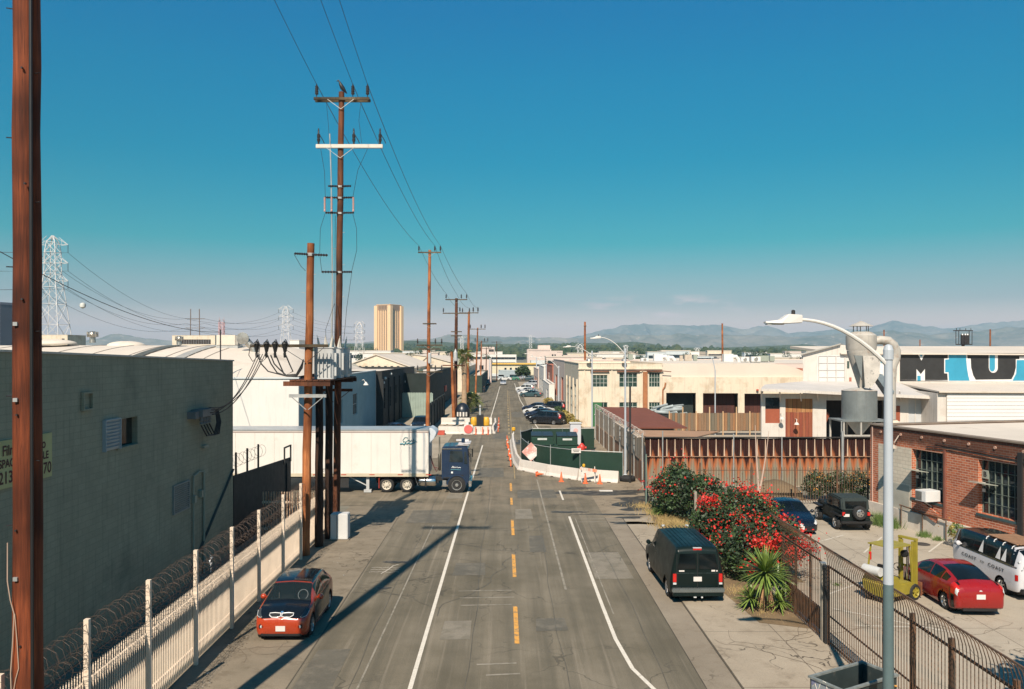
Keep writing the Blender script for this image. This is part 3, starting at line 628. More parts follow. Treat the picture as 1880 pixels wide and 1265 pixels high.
simple_pole(884, 205, 12.5, [(.3, 1.7, 'i')], .17, 'far slim pole, next beyond the red-brown one', 882)
simple_pole(893, 236, 11.0, [(.3, 1.5, 'i')], .15, 'distant pole just before the street end on the left', 892, mt=POLE2)
simple_pole(912, 268, 13.3, [(.3, 1.8, 'n')], .16, 'distant dark pole in front of the yellow trimmed building', 912, mt=POLE2)
# poles on the right
simple_pole(1074, 150, 15.2, [(.8, .25, 'n')], .22, 'bare wooden pole rising behind the cream building', 1074, grp='bare poles behind the roofs on the right')
simple_pole(1326, 210, 17.1, [(8.0, .8, 'n')], .26, 'bare wooden pole rising behind the garage roof', 1327, grp='bare poles behind the roofs on the right')
simple_pole(1623, 160, 14.0, [], .15, 'short bare pole showing behind the dust collector pipe', 1623, grp='bare poles behind the roofs on the right')
simple_pole(1689, 170, 12.2, [], .13, 'thin bare pole showing above the mural roof, left of the pole-top rack', 1689, grp='bare poles behind the roofs on the right')
simple_pole(1818, 150, 13.8, [], .17, 'bare pole showing above the mural roof, right of the pole-top rack', 1818, grp='bare poles behind the roofs on the right')
# pole-top rack over the mural roof
t = thing('pole_top_rack', 'dark cluster of pole-top equipment showing above the mural roof', 'utility pole', ((1768 - CX) * 140 / FL, 140, 0))
x0 = t.location.x; pole_mb((x0, 140, 0), (x0, 140, 12.6), .3, .25).build('shaft', POLE2, t); m_ = MB()
m_.box(x0 - 1.5, x0 + 1.5, 139.6, 139.8, 13.2, 13.35).box(x0 - 1.5, x0 + 1.5, 140.2, 140.4, 13.2, 13.35).box(x0 - 1.4, x0 + 1.4, 139.6, 139.8, 10.8, 10.95)
for q in (-1.4, -.9, .9, 1.4): m_.cyl((x0 + q, 139.7, 10.8), (x0 + q, 139.7, 13.3), .06)
m_.build('frame', INS, t); m_ = MB()
for q in (-.4, .1, .5): m_.lathe((x0 + q, 139.5, 10.9), [(.3, 0), (.3, 1.6), (.2, 1.8)], 8)
for q in (-1.3, -.7, .3, 1.2): pin_ins(m_, x0 + q, 139.7, 13.3, .7)
m_.build('equipment_can', INS, t)

def wire(p, q, sag, r, lb, grp, n=24, mt=WIRE):
    p, q = Vector(p), Vector(q); pts = []
    for i in range(n + 1):
        u = i / n; v = p.lerp(q, u); v.z -= sag * 4 * u * (1 - u); pts.append(v)
    o = MB().tube(pts, r, 5).build('power_line', mt); tag(base(o), lb, 'power line', grp)
GW = 'overhead wires along the street'
for i, (xa, xb, xc, nm) in enumerate(((-10.7, -9.97, xe - 1.25, 'left'), (-8.3, -8.07, xe + .6, 'middle'), (-7.35, -7.3, xe + 1.25, 'right'))):
    wire((xa, 14.93, 29.75), (xb, 42.33, 23.5), .35, .013, f'{nm} thin black wire running from the top edge of the photo to the tallest pole', GW)
    wire((xb, 42.33, 23.5), (xc, 93.8, 21.9), .9, .018, f'{nm} wire sagging from the tallest pole to the pole behind the trailer', GW, 30)
    wire((xc, 93.8, 21.9), (xf - 1.5 + 1.5 * i, 117.8, 18.1), .5, .02, f'{nm} wire between the pole behind the trailer and the double-crossarm pole', GW)
    wire((xf - 1.5 + 1.5 * i, 117.8, 18.1), (-6.7 - 1.6 + 1.6 * i, 142.8, 17.4), .5, .02, f'{nm} wire between the double-crossarm pole and the pole right of the palm', GW)
# slack service cables from pole A to the green building
for i, (dz, dy) in enumerate(((0, 0), (.12, .3), (-.1, .5), (.2, .7))):
    wire((-11.5 + .12 * i, 37.2, 9.35), (-12.6, 33.7 + dy * .6, 6.9 + dz), .75, .022, ('lowest', 'second', 'third', 'uppermost')[i] + ' of the slack black cables from the orange pole to the green wall', 'slack cables to the green building', 16, RUBB)

# ================================================================== GREEN BUILDING, LEFT
GREEN = M('green_stucco', (.30, .31, .225), .85, .10, .5, grain=.10, gs=25, bmp=.3, streak=.55, stain=(.11, .125, .095), st_amt=.5, st_sc=.35, course=(.42, .2, .80))
t = thing('green_building', 'windowless grey-green stucco building filling the left edge, its wall in shade', 'building', (-13, 23, 0))
def gz(Y): return 9.43 - (Y - 20.7) * .024
wl = MB()
wins = [(26.9, 28.4, 6.22, 7.17)]
# long wall with sloping top: slab up to 8.8 plus wedge
wl.wall('x', -13.3, -13, 2, 38.3, 0, 8.8, wins)
wl.add([(-13.3, 2, 8.8), (-13, 2, 8.8), (-13, 38.3, 8.8), (-13.3, 38.3, 8.8), (-13.3, 2, gz(2)), (-13, 2, gz(2)), (-13, 38.3, gz(38.3)), (-13.3, 38.3, gz(38.3))], [(0, 1, 5, 4), (1, 2, 6, 5), (2, 3, 7, 6), (3, 0, 4, 7), (4, 5, 6, 7)])
wl.box(-40, -13.3, 38.0, 38.3, 0, gz(38.3)).box(-40, -13.3, 2, 2.3, 0, 9.2).box(-40, -39.7, 2.3, 38, 0, 9.2)
wl.build('wall', GREEN, t)
MB().add([(-40, 2, 8.9), (-13.3, 2, 8.9), (-13.3, 38, 8.6), (-40, 38, 8.6)], [(0, 1, 2, 3)]).build('roof', M('tar_white', (.62, .57, .49), .8, .12, .3, stain=(.4, .36, .3)), t, fix=False)
MB().add([(-13.36, 2, gz(2)), (-12.95, 2, gz(2)), (-12.95, 38.35, gz(38.35)), (-13.36, 38.35, gz(38.35)), (-13.36, 2, gz(2) + .06), (-12.95, 2, gz(2) + .06), (-12.95, 38.35, gz(38.35) + .06), (-13.36, 38.35, gz(38.35) + .06)],
         [(0, 1, 5, 4), (1, 2, 6, 5), (2, 3, 7, 6), (3, 0, 4, 7), (4, 5, 6, 7)]).build('coping', M('coping_pale', (.55, .52, .45), .7, .15), t)
wn = MB().box(-13.25, -13.2, 26.9, 28.4, 6.22, 7.17).build('window', glass('dark_pane', (.012, .014, .014)), t); MB().box(-13.0, -12.94, 26.85, 28.45, 6.15, 6.22).build('sill', GREEN, wn)
lv = MB()
for k in range(9): lv.obox((-12.93, 26.45, 6.28 + .112 * k), (.03, .98, .12), ry=R(28))
lv.box(-13.0, -12.88, 25.93, 25.97, 6.2, 7.22).box(-13.0, -12.88, 26.93, 26.97, 6.2, 7.22).box(-13.0, -12.88, 25.97, 26.93, 7.2, 7.24)
lv.build('louvre', M('louvre_blue', (.33, .40, .43), .6, .1), t)
vt = MB().box(-13.0, -12.93, 31.35, 32.95, 3.08, 3.14).box(-13.0, -12.93, 31.35, 32.95, 4.16, 4.22).box(-13.0, -12.93, 31.35, 31.42, 3.14, 4.16).box(-13.0, -12.93, 32.88, 32.95, 3.14, 4.16)
for k in range(12): vt.box(-12.99, -12.95, 31.42, 32.88, 3.16 + k * .083, 3.2 + k * .083)
vt.build('vent', M('vent_grey', (.22, .25, .24), .6, .1), t)
MB().box(-12.98, -12.9, 24.6, 24.66, 7.62, 8.2).box(-12.98, -12.9, 25.14, 25.2, 7.62, 8.2).box(-12.98, -12.9, 24.66, 25.14, 8.14, 8.2).box(-12.98, -12.9, 24.66, 25.14, 7.62, 7.68).build('blocked_window', GREEN, t)
cdm = M('conduit_grey', (.27, .30, .24), .6, .1)
c_ = MB().cyl((-12.93, 33.3, 0), (-12.93, 33.3, 4.3), .035).cyl((-12.93, 34.45, 0), (-12.93, 34.45, 4.35), .05).tube([(-12.93, 33.3, 4.3), (-12.93, 33.9, 4.4), (-12.93, 34.45, 4.35)], .03)
c_.box(-13.0, -12.85, 33.25, 33.45, 3.2, 3.5).box(-13.0, -12.85, 34.0, 34.2, 3.3, 3.6); c_.build('conduit', cdm, t)
b = MB().box(-13.0, -12.5, 33.2, 34.6, 6.75, 7.05).box(-13.0, -12.65, 32.8, 33.2, 6.7, 7.0)
for k in range(4): b.lathe((-12.65, 33.4 + .3 * k, 6.45), [(.08, 0), (.05, .1), (.09, .15), (.06, .3)], 8)
b.build('cable_bracket', M('bracket', (.16, .17, .17), .6), t)
m_ = MB()
for k in range(4): m_.tube([(-12.65, 33.4 + .3 * k, 6.4), (-12.5, 33.6 + .3 * k, 5.95), (-12.45, 34.3 + .2 * k, 5.9), (-12.5, 34.8 + .15 * k, 6.4), (-12.6, 34.9 + .1 * k, 6.95)], .03, 6)
m_.build('cable_loop', RUBB, t, smooth=True)
MB().box(-13.0, -12.85, 34.3, 34.8, 5.35, 5.45).build('small_light', cdm, t)
MB().bar((-12.95, 38.2, 3.9), (-12.95, 33.0, 0.4), .12, .03).build('stain_pipe', M('pipe_dark', (.08, .08, .07), .8), t)
# sign
SG = M('sign_green', (.42, .43, .20), .6, .1, 1, grain=.05)
t = thing('wall_sign', 'yellow-green sign with dark red lettering on the green wall behind the nearest pole', 'sign', (-12.97, 21.6, 5.9))
MB().box(-12.99, -12.94, 20.35, 22.95, 5.9, 7.14).build('board', SG, t)
RL = M('sign_red', (.06, .010, .010), .6, 0)
for s_, z, y, sz in (('Filming Studio', 6.86, 21.65, .37), ('SPACE AVAILABLE', 6.53, 21.65, .30), ('(213)         270', 6.16, 21.65, .44)):
    text_mb(s_, sz, lambda a, b, z=z, y=y: (-12.932, y + a * .93, z + b), bold=.008).build('lettering', RL, t, fix=False)

# ================================================================== LEFT PICKET FENCE
FEN = M('fence_cream', (.80, .66, .52), .7, .12, 1.5, stain=(.30, .14, .06), st_amt=.45, st_thr=.6, st_sc=6, grain=.06)
t = thing('picket_fence', 'cream steel picket fence topped with coiled razor wire along the green building', 'fence', (-9.45, 25, 0))
pk = MB(); y = 6.0
while y < 42.6:
    pk.box(-9.466, -9.442, y, y + .012, .08, 2.25); pk.add([(-9.468, y, 2.25), (-9.44, y, 2.25), (-9.44, y + .012, 2.25), (-9.468, y + .012, 2.25), (-9.454, y + .006, 2.34)], [(0, 1, 4), (1, 2, 4), (2, 3, 4), (3, 0, 4)]); y += .113
p_ = pk.build('picket', FEN, t); p_['kind'] = 'stuff'
MB().box(-9.56, -9.495, 6, 42.6, 1.86, 1.98).box(-9.56, -9.495, 6, 42.6, .35, .45).build('rail', FEN, t)
for Y in (8.6, 11.75, 14.9, 18.0, 21.1, 24.3, 27.5, 30.5, 33.8, 36.7, 39.8, 42.6): MB().box(-9.42, -9.31, Y - .055, Y + .055, 0, 3.46).build('post', FEN, t)
RZ = M('razor_wire', (.075, .05, .038), .6, .4, 8, metal=.3)
hx = MB()
for (zc, rr, ph) in ((3.05, .30, 0), (2.62, .22, 1.5)):
    pts = []; n = int((42.6 - 8) / .19 * 9)
    for k in range(n + 1):
        a = 2 * math.pi * k / 9 + ph; yy = 8 + (42.6 - 8) * k / n
        rj = rr * (1 + .12 * math.sin(k * .37)); pts.append((-9.45 + rj * math.cos(a), yy + .06 * math.sin(k * .21), zc + .04 * math.sin(yy * 1.7) + rj * math.sin(a)))
    hx.tube(pts, .0043, 3, cap=False)
for zz in (2.6, 2.95, 3.35): hx.tube([(-9.36, 8, zz), (-9.36, 42.6, zz)], .008, 3)
hx.build('razor_wire', RZ, t, fix=False)
m_ = MB(); rnd = random.Random(2)
for k in range(9): m_.quad(*[(-9.4 + rnd.uniform(-.06, .06), 25.6 + rnd.uniform(-.1, .1), 2.95 - .06 * k + rnd.uniform(-.07, .07)) for _ in range(3)])
tag(base(m_.build('plastic_scrap', M('plastic_white', (.7, .7, .7), .4, 0), fix=False)), 'torn white plastic caught in the razor wire', 'litter')
t = thing('picket_gate', 'rusty cream picket gate standing across the end of the fenced alley', 'gate', (-10.9, 41, 0))
pk = MB(); x = -12.4
while x < -9.6: pk.box(x, x + .05, 40.98, 41.03, .1, 2.35 - .02 * (x + 12)); x += .135
pk.build('picket', M('fence_rusty', (.50, .36, .25), .75, .2, 2, stain=(.22, .08, .03), st_amt=.8, st_thr=.48, st_sc=3), t); MB().box(-12.45, -9.6, 41.03, 41.08, 1.75, 1.85).box(-12.45, -9.6, 41.03, 41.08, .4, .5).build('rail', FEN, t)
BLK = M('black_sheet', (.022, .024, .024), .8, .2, .8, grain=.1)
t = thing('sheet_fence', 'black sheet fence with razor wire running back from the corner of the green building', 'fence', (-13, 43, 0))
MB().add([(-13.06, 38.4, 0), (-13, 38.4, 0), (-13, 48.6, 0), (-13.06, 48.6, 0), (-13.06, 38.4, 3.55), (-13, 38.4, 3.55), (-13, 48.6, 3.12), (-13.06, 48.6, 3.12)], [(0, 1, 5, 4), (1, 2, 6, 5), (2, 3, 7, 6), (3, 0, 4, 7), (4, 5, 6, 7)]).build('panel', BLK, t)
for Y in (38.9, 40.6, 42.4): MB().box(-13.1, -13.02, Y - .04, Y + .04, 3.3, 4.6).build('post', BLK, t)
pts = []
for k in range(90): a = 2 * math.pi * k / 12; pts.append((-13.06 + .26 * math.cos(a), 38.6 + 4.6 * k / 90, 4.2 + .3 * math.sin(a)))
MB().tube(pts, .009, 3, cap=False).build('razor_wire', RZ, t, fix=False)
t = thing('doorway_stand', 'small empty dark frame standing on the end of the black fence', 'frame', (-13, 48.2, 0)); MB().box(-13.0, -12.92, 47.0, 47.08, 2.9, 3.9).box(-13.0, -12.92, 48.35, 48.43, 2.9, 3.9).box(-13.0, -12.92, 47.08, 48.35, 3.82, 3.9).box(-13.0, -12.92, 47.5, 47.58, 0, 2.9).build('frame', BLK, t)
# litter by the fence
lt = MB(); rnd = random.Random(11)
for k in range(90):
    Y = rnd.uniform(21, 30) if k < 70 else rnd.uniform(31, 37); x = -8.85 + rnd.gauss(0, .18) if k < 70 else rnd.uniform(-8, -6.8); s_ = rnd.uniform(.02, .06)
    lt.quad(*[(x + rnd.uniform(-s_, s_), Y + rnd.uniform(-s_, s_), .012 + rnd.uniform(0, .03)) for _ in range(4)])
o = lt.build('litter', M('litter', (.45, .42, .38), .8, .5, 3), fix=False); o['kind'] = 'stuff'; o['label'] = 'scraps of pale litter and leaves at the foot of the cream fence'
lv = MB(); 
for k in range(2600):
    Y = rnd.uniform(12, 40); x = -8.95 + abs(rnd.gauss(0, .25)) ; s_ = rnd.uniform(.015, .045)
    lv.quad(*[(x + rnd.uniform(-s_, s_), Y + rnd.uniform(-s_, s_), .005 + rnd.uniform(0, .025)) for _ in range(3)])
o = lv.build('dead_leaves', M('dead_leaves', (.10, .075, .045), .9, .5, 5), fix=False); o['kind'] = 'stuff'; o['label'] = 'dry brown leaves drifted along the foot of the cream fence'
# ================================================================== BUILDINGS
CREAM = M('cream_stucco', (.74, .635, .49), .85, .06, .4, grain=.06, streak=.5, stain=(.50, .37, .24), st_amt=.55, st_thr=.52, st_sc=.6)
WHITEW = M('white_wall', (.77, .735, .68), .8, .06, .4, grain=.05, streak=.22, stain=(.6, .54, .46), st_amt=.3, st_sc=.4)
WSH = M('white_wall_b', (.62, .66, .66), .8, .08, .5, streak=.2)
ROOFW = M('roof_white', (.70, .61, .51), .8, .10, .15, stain=(.46, .38, .30), st_amt=.6, st_sc=.3, grain=.04)
ROOFG = M('roof_grey', (.40, .38, .34), .8, .12, .3)
PANE = glass('pane_dark'); PANEG = glass('pane_green', (.03, .06, .05))
BRK = M('far_brick', (.40, .14, .09), .85, .12, .6, streak=.2)
PINKW = M('pinkish_wall', (.68, .55, .48), .85, .06, .2)
def winparts(root, holes, axis, c, depth, fm, mull=(3, 2), pane=None, label=None):
    for (u0, u1, z0, z1) in holes:
        if axis == 'y': pn = MB().box(u0, u1, c + depth, c + depth + .03, z0, z1)
        else: pn = MB().box(c + depth if depth > 0 else c + depth - .03, c + depth + (.03 if depth > 0 else 0), u0, u1, z0, z1)
        p = pn.build('window', pane or PANE, root); fr = MB(); q = .05
        d0, d1 = (c + depth - .06, c + depth - .005) if (axis == 'y' or depth > 0) else (c + depth + .005, c + depth + .06)
        def bx(a, b, z, y_): fr.box(a, b, d0, d1, z, y_) if axis == 'y' else fr.box(d0, d1, a, b, z, y_)
        bx(u0, u1, z0, z0 + q); bx(u0, u1, z1 - q, z1); bx(u0, u0 + q, z0 + q, z1 - q); bx(u1 - q, u1, z0 + q, z1 - q)
        for i in range(1, mull[0]): u = u0 + (u1 - u0) * i / mull[0]; bx(u - .025, u + .025, z0 + q, z1 - q)
        for j in range(1, mull[1]):
            z = z0 + (z1 - z0) * j / mull[1]
            for i in range(mull[0]):
                a = u0 + (u1 - u0) * i / mull[0] + (q if i == 0 else .025); b = u0 + (u1 - u0) * (i + 1) / mull[0] - (q if i == mull[0] - 1 else .025); bx(a, b, z - .025, z + .025)
        fr.build('frame', fm, p)
def block(name, label, cat, x0, x1, y0, y1, z, wall, roof, fh=(), sh=(), side='x1', group=None, par=.35, fm=None, mull=(3, 2), pane=None, z0=0):
    """flat-roofed building; fh = holes in the front (x,z), sh = holes in the street side (y,z)"""
    t = thing(name, label, cat, ((x0 + x1) / 2, (y0 + y1) / 2, z0), group=group); w_ = MB(); th = .3
    w_.wall('y', y0, y0 + th, x0, x1, z0, z, fh)
    w_.box(x0, x1, y1 - th, y1, z0, z)
    a, b = (y0 + th + .001, y1 - th - .001)
    if side == 'x1': w_.wall('x', x1 - th, x1 - .002, a, b, z0, z, sh); w_.box(x0 + .002, x0 + th, a, b, z0, z)
    else: w_.wall('x', x0 + .002, x0 + th, a, b, z0, z, sh); w_.box(x1 - th, x1 - .002, a, b, z0, z)
    w_.build('wall', wall, t)
    MB().box(x0 + th, x1 - th, a, b, z - par - .1, z - par).build('roof', roof, t)
    cp = MB().box(x0 - .05, x1 + .05, y0 - .05, y0 + th + .03, z + .002, z + .08).box(x0 - .05, x0 + th + .03, y0 + th + .031, y1, z + .002, z + .08).box(x1 - th - .03, x1 + .05, y0 + th + .031, y1, z + .002, z + .08)
    cp.build('coping', wall, t)
    winparts(t, fh, 'y', y0, .12, fm or STEEL, mull, pane); winparts(t, sh, 'x', x1 if side == 'x1' else x0, -.12 if side == 'x1' else .12, fm or STEEL, mull, pane)
    return t

# ---- white vaulted warehouse behind the green building
t = thing('vaulted_warehouse', 'white warehouse with a broad vaulted roof, blue flank facing the street', 'building', (-32, 80, 0))
wl = MB().wall('y', 62, 62.3, -50, -16, 0, 7.42, []); MB().wall('x', -16.3, -16.002, 62.301, 98.5, 0, 7.2, [(76, 78.6, 2.6, 4.9), (84, 86.4, 2.9, 5.1), (68, 69.5, 0, 2.4)]).build('blue_flank', M('flank_blue', (.24, .40, .46), .8, .08, .5, streak=.2), t); wl.box(-50, -16, 98.5, 98.8, 0, 6.9).box(-50, -49.7, 62.3, 98.5, 0, 7.2)  # flank wall coloured blue, front wall white
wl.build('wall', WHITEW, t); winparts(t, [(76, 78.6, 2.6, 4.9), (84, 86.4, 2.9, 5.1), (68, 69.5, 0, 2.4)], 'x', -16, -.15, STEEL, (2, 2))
vr = MB(); n = 22; rib = []; XS = ((-50, 1), (-23, 1), (-20.5, .86), (-18.3, .5), (-16.9, .08))
for x, f_ in XS:
    for k in range(n + 1): u = k / n; rib.append((x, 62.3 + 36 * u, 7.43 + 2.72 * f_ * math.sin(math.pi * u) ** .8))
vr.add(rib, [(j * (n + 1) + k, j * (n + 1) + k + 1, (j + 1) * (n + 1) + k + 1, (j + 1) * (n + 1) + k) for j in range(len(XS) - 1) for k in range(n)])
rf = vr.build('roof', ROOFW, t, smooth=True, fix=False)
for x in (-46.5, -43, -39.5, -36, -32.5, -29, -25.5):
    pts = [(x + .8 * 0, 62.3 + 36 * k / n, 7.45 + 2.72 * math.sin(math.pi * k / n) ** .8) for k in range(n + 1)]
    MB().tube(pts, .035, 4).build('seam', M('seam_grey', (.38, .33, .28), .8), rf)
SK = M('skylight_dark', (.12, .115, .09), .5, .3, 3)
for x in (-31.5, -27.6):
    q = MB(); 
    for k in range(3, 9):
        a = [(x + dx, 62.3 + 36 * (k + dk) / n, 7.47 + 2.72 * math.sin(math.pi * (k + dk) / n) ** .8) for dx, dk in ((-.45, 0), (.45, 0), (.45, .93), (-.45, .93))]; b = [(p[0], p[1], p[2] + .06) for p in a]
        q.add(a + b, [(0, 1, 5, 4), (1, 2, 6, 5), (2, 3, 7, 6), (3, 0, 4, 7), (4, 5, 6, 7)])
    q.build('skylight', SK if x < -30 else M('skylight_grey', (.42, .40, .36), .5, .2, 2), rf, fix=False)
MB().add([(-19, 62.3, 7.1), (-16.3, 62.3, 7.1), (-16.3, 98.5, 6.9), (-19, 98.5, 6.9)], [(0, 1, 2, 3)]).build('lower_roof', ROOFW, t, fix=False)
MB().box(-50, -15.95, 61.9, 62.35, 7.42, 7.52).box(-16.35, -15.95, 62.36, 98.5, 7.2, 7.3).build('coping', WSH, t)
lw = MB().tube([(-15.98, 88, 6.3), (-15.6, 88, 6.5), (-15.4, 88, 6.2)], .04).lathe((-15.35, 88, 5.9), [(.05, .35), (.3, 0)], 10); lw.build('wall_lamp', WHITEW, t)
# roof plant, each a thing
def at_roof(px, py, Y): return at(px, py, Y)
VENT = M('vent_metal', (.42, .40, .36), .4, .25, 4, metal=.7)
def turbine(px, py, Y, s, lb):
    x, y, z = at(px, py, Y); t = thing('roof_vent', lb, 'roof vent', (x, y, z), group='turbine vents on the vaulted roof')
    MB().lathe((x, y, z), [(.30 * s, 0), (.26 * s, .5 * s)], 12).build('neck', VENT, t, smooth=True)
    hd = MB(); hd.lathe((x, y, z + .5 * s), [(.26 * s, 0), (.42 * s, .12 * s), (.48 * s, .3 * s), (.42 * s, .48 * s), (.22 * s, .6 * s), (.05 * s, .62 * s)], 16)
    for k in range(12): a = k * math.pi / 6; hd.obox((x + .46 * s * math.cos(a), y + .46 * s * math.sin(a), z + .8 * s), (.1 * s, .02, .5 * s), rz=a + .6)
    hd.build('turbine', VENT, t)
turbine(170, 629, 78, 1.0, 'bigger turbine vent on the vaulted roof, left of the domed skylight'); turbine(329, 633, 76, .75, 'small turbine vent on the vaulted roof, beside the pale block')
def dome(px, py, Y, r, h, lb):
    x, y, z = at(px, py, Y); o = MB().lathe((x, y, z), [(r, 0), (r, .08)] + [(r * math.cos(k * math.pi / 12), .08 + h * math.sin(k * math.pi / 12)) for k in range(1, 6)], 20).build('dome_skylight', ROOFW, smooth=True); tag(base(o), lb, 'skylight', 'low domes on the vaulted roof')
dome(232, 636, 79, 1.75, .45, 'low white dome on the vaulted roof right of the turbine vent'); dome(95, 632, 77, 2.2, .4, 'low white dome behind the foreground pole')
x, y, z = at(416, 636, 74); t = thing('air_conditioner', 'boxy cream rooftop air conditioner at the right end of the vaulted roof', 'air conditioner', (x, y, z))
MB().box(x - .95, x + .8, y, y + 1.5, z + .1, z + 1.05).build('body', M('ac_cream', (.66, .60, .50), .6, .08), t, bevel=.03); MB().box(x + .805, x + 1.0, y + .1, y + 1.4, z + .15, z + 1.0).build('coil_grille', ROOFG, t)
MB().box(x - 1.0, x + 1.0, y + .05, y + 1.45, z - .3, z + .095).build('curb', STEEL, t)
x, y, z = at(452, 640, 72); t = thing('duct_fan', 'silver ribbed duct and round fan on the roof behind the cable ends', 'duct', (x, y, z))
MB().tube([(x - .4, y, z + .8), (x, y, z + .75), (x + .2, y, z + .5), (x + .6, y, z + .1), (x + .75, y, z - .4)], [.32, .35, .33, .33, .33], 12).build('duct', VENT, t, smooth=True)
MB().lathe((x - .2, y - .4, z + .9), [(.1, 0), (.55, .04), (.5, .3), (.1, .36)], 16, 'y').build('fan_disc', VENT, t)
wp = at(389, 638, 60); tag(base(MB().cyl((wp[0], 61.8, 7.4), (wp[0], 61.8, 11.2), .05).build('roof_mast', INS)), 'thin dark mast standing on the warehouse roof edge', 'mast')
wire(at(0, 462, 30), (wp[0], 61.8, 11.0), .8, .018, 'single black wire with a pale weight crossing the sky behind the left pole', 'high wires at the left')
x, y, z = at(152, 561, 41); tag(base(MB().lathe((x, y, z - .15), [(.03, 0), (.13, .06), (.15, .16), (.12, .26), (.03, .3)], 12).build('wire_weight', M('ball', (.6, .6, .55), .5), smooth=True)), 'small pale weight hanging on the black wire left of the lattice tower', 'weight')

# ---- black painted building
hs = [(100 + 5.2 * k, 101.7 + 5.2 * k, 2.4, 5.0) for k in range(6)]
t = block('black_building', 'black painted two-storey building with tall narrow windows', 'building', -30, -15.3, 98.9, 134, 7.1, BLK, ROOFW, (), hs, fm=BLK, mull=(1, 3), pane=glass('pane_teal', (.05, .10, .095), .2))
for (Y, z) in ((101, 6.1), (106, 6.5), (120, 5.0), (99.6, 5.6)): MB().lathe((-15.2, Y, z), [(.14, 0), (.18, .14), (.1, .3)], 8).build('wall_lamp', M('lamp_pale', (.7, .7, .66), .5), t)
for k in range(7): MB().box(-15.3, -15.12, 99.2 + 5.2 * k - .25, 99.2 + 5.2 * k + .1, 0, 6.2).build('pilaster', BLK, t)
MB().box(-24, -23, 112, 113, 6.75, 8.6).build('chimney', BLK, t)
# second black building, green sheet wall, shade fence
GREENB = M('dark_green_sheet', (.05, .085, .07), .75, .2, 1, streak=.3)
t = block('dark_green_building', 'dark green windowless building with a yellow brick edge behind the straight wooden pole', 'building', -22, -11.6, 121, 175, 6.3, M('very_dark_green', (.012, .022, .019), .8, .2, .4), ROOFW, (), ())
MB().box(-11.6, -11.2, 174, 175.5, 0, 6.3).build('brick_edge', M('yellow_brick', (.6, .42, .22), .8), t); MB().box(-11.59, -11.4, 150, 154, 2.2, 3.3).build('red_panel', M('red_panel', (.5, .08, .05), .6), t)
t = thing('sheet_wall', 'pale green corrugated sheet wall in the shaded yard', 'fence', (-13, 118, 0)); cw = MB(); x = -15.2
while x < -10.9: cw.box(x, x + .16, 118, 118.1, 0, 3.6); x += .24
cw.box(-15.3, -10.8, 118.11, 118.2, 0, 3.5); cw.build('sheet', M('pale_green_sheet', (.34, .42, .36), .6, .15, 1, streak=.3), t)
t = thing('yard_fence', 'dark screened fence along the left pavement before the concrete barriers', 'fence', (-9.4, 108, 0)); MB().box(-9.5, -9.4, 95.5, 122, 0, 3.2).build('panel', M('screen_dark', (.035, .05, .045), .8, .3, 1), t)
for k in range(7): MB().box(-9.39, -9.31, 96 + 4.3 * k, 96.08 + 4.3 * k, 0, 3.35).build('post', BLK, t)
block('red_roofed_shed', 'low shed with a faded red roof between the two dark buildings', 'building', -18.5, -15.4, 138, 150, 3.2, BRK, M('faded_red', (.48, .20, .13), .8), ())
t = thing('tall_signboard', 'narrow dark upright signboard beside the black building', 'sign', (-14.9, 140, 0)); MB().box(-15.2, -14.5, 140, 140.15, 1.5, 6.6).build('board', GREENB, t); MB().box(-14.95, -14.8, 140.16, 140.3, 0, 6.7).build('post', BLK, t)

# ---- gabled cream hall and white roofs beyond
def gable(name, label, x0, x1, y0, y1, ze, zr, wall, roof, xr=None, group=None, over=.25):
    t = thing(name, label, 'building', ((x0 + x1) / 2, y0, 0), group=group); xr = (x0 + x1) / 2 if xr is None else xr
    MB().prism([(x0, 0), (x1, 0), (x1, ze), (xr, zr), (x0, ze)], 'y', y0, y1).build('wall', wall, t)
    th = .14; sl = (zr - ze) / (xr - x0); sr = (zr - ze) / (x1 - xr)
    MB().prism([(x0 - over, ze - sl * over + .02), (xr, zr + .02), (x1 + over, ze - sr * over + .02), (x1 + over, ze - sr * over + .02 + th), (xr, zr + .02 + th), (x0 - over, ze - sl * over + .02 + th)], 'y', y0 - over, y1 + over).build('roof', roof, t)
    return t
t = gable('gabled_hall', 'cream hall with a low gable and arched vent behind the black building', -31, -17.5, 150, 190, 6.6, 9.0, CREAM, ROOFW)
MB().lathe((-28.5, 149.6, 6.2), [(.1, 0), (1.25, .0), (1.1, .2), (.1, .3)], 16, 'y').build('round_vent', ROOFG, t)
gable('gabled_hall', 'second gabled white-roofed hall, right of the cream one', -22, -9.5, 195, 250, 6.0, 8.6, CREAM, ROOFW, -19)
t = block('flat_annex', 'flat cream annex with a row of small roof vents in front of the gabled hall', 'building', -27, -16, 139, 149, 6.7, CREAM, ROOFW)
for k in range(7): MB().box(-25.6 + 1.1 * k, -25.2 + 1.1 * k, 139.6, 140, 6.79, 7.15).build('roof_vent', M('dark_vent', (.05, .06, .05), .6), t)
gable('gabled_hall', 'long white-roofed hall behind the palm tree', -36, -12, 262, 300, 6.2, 8.8, CREAM, ROOFW, -30)

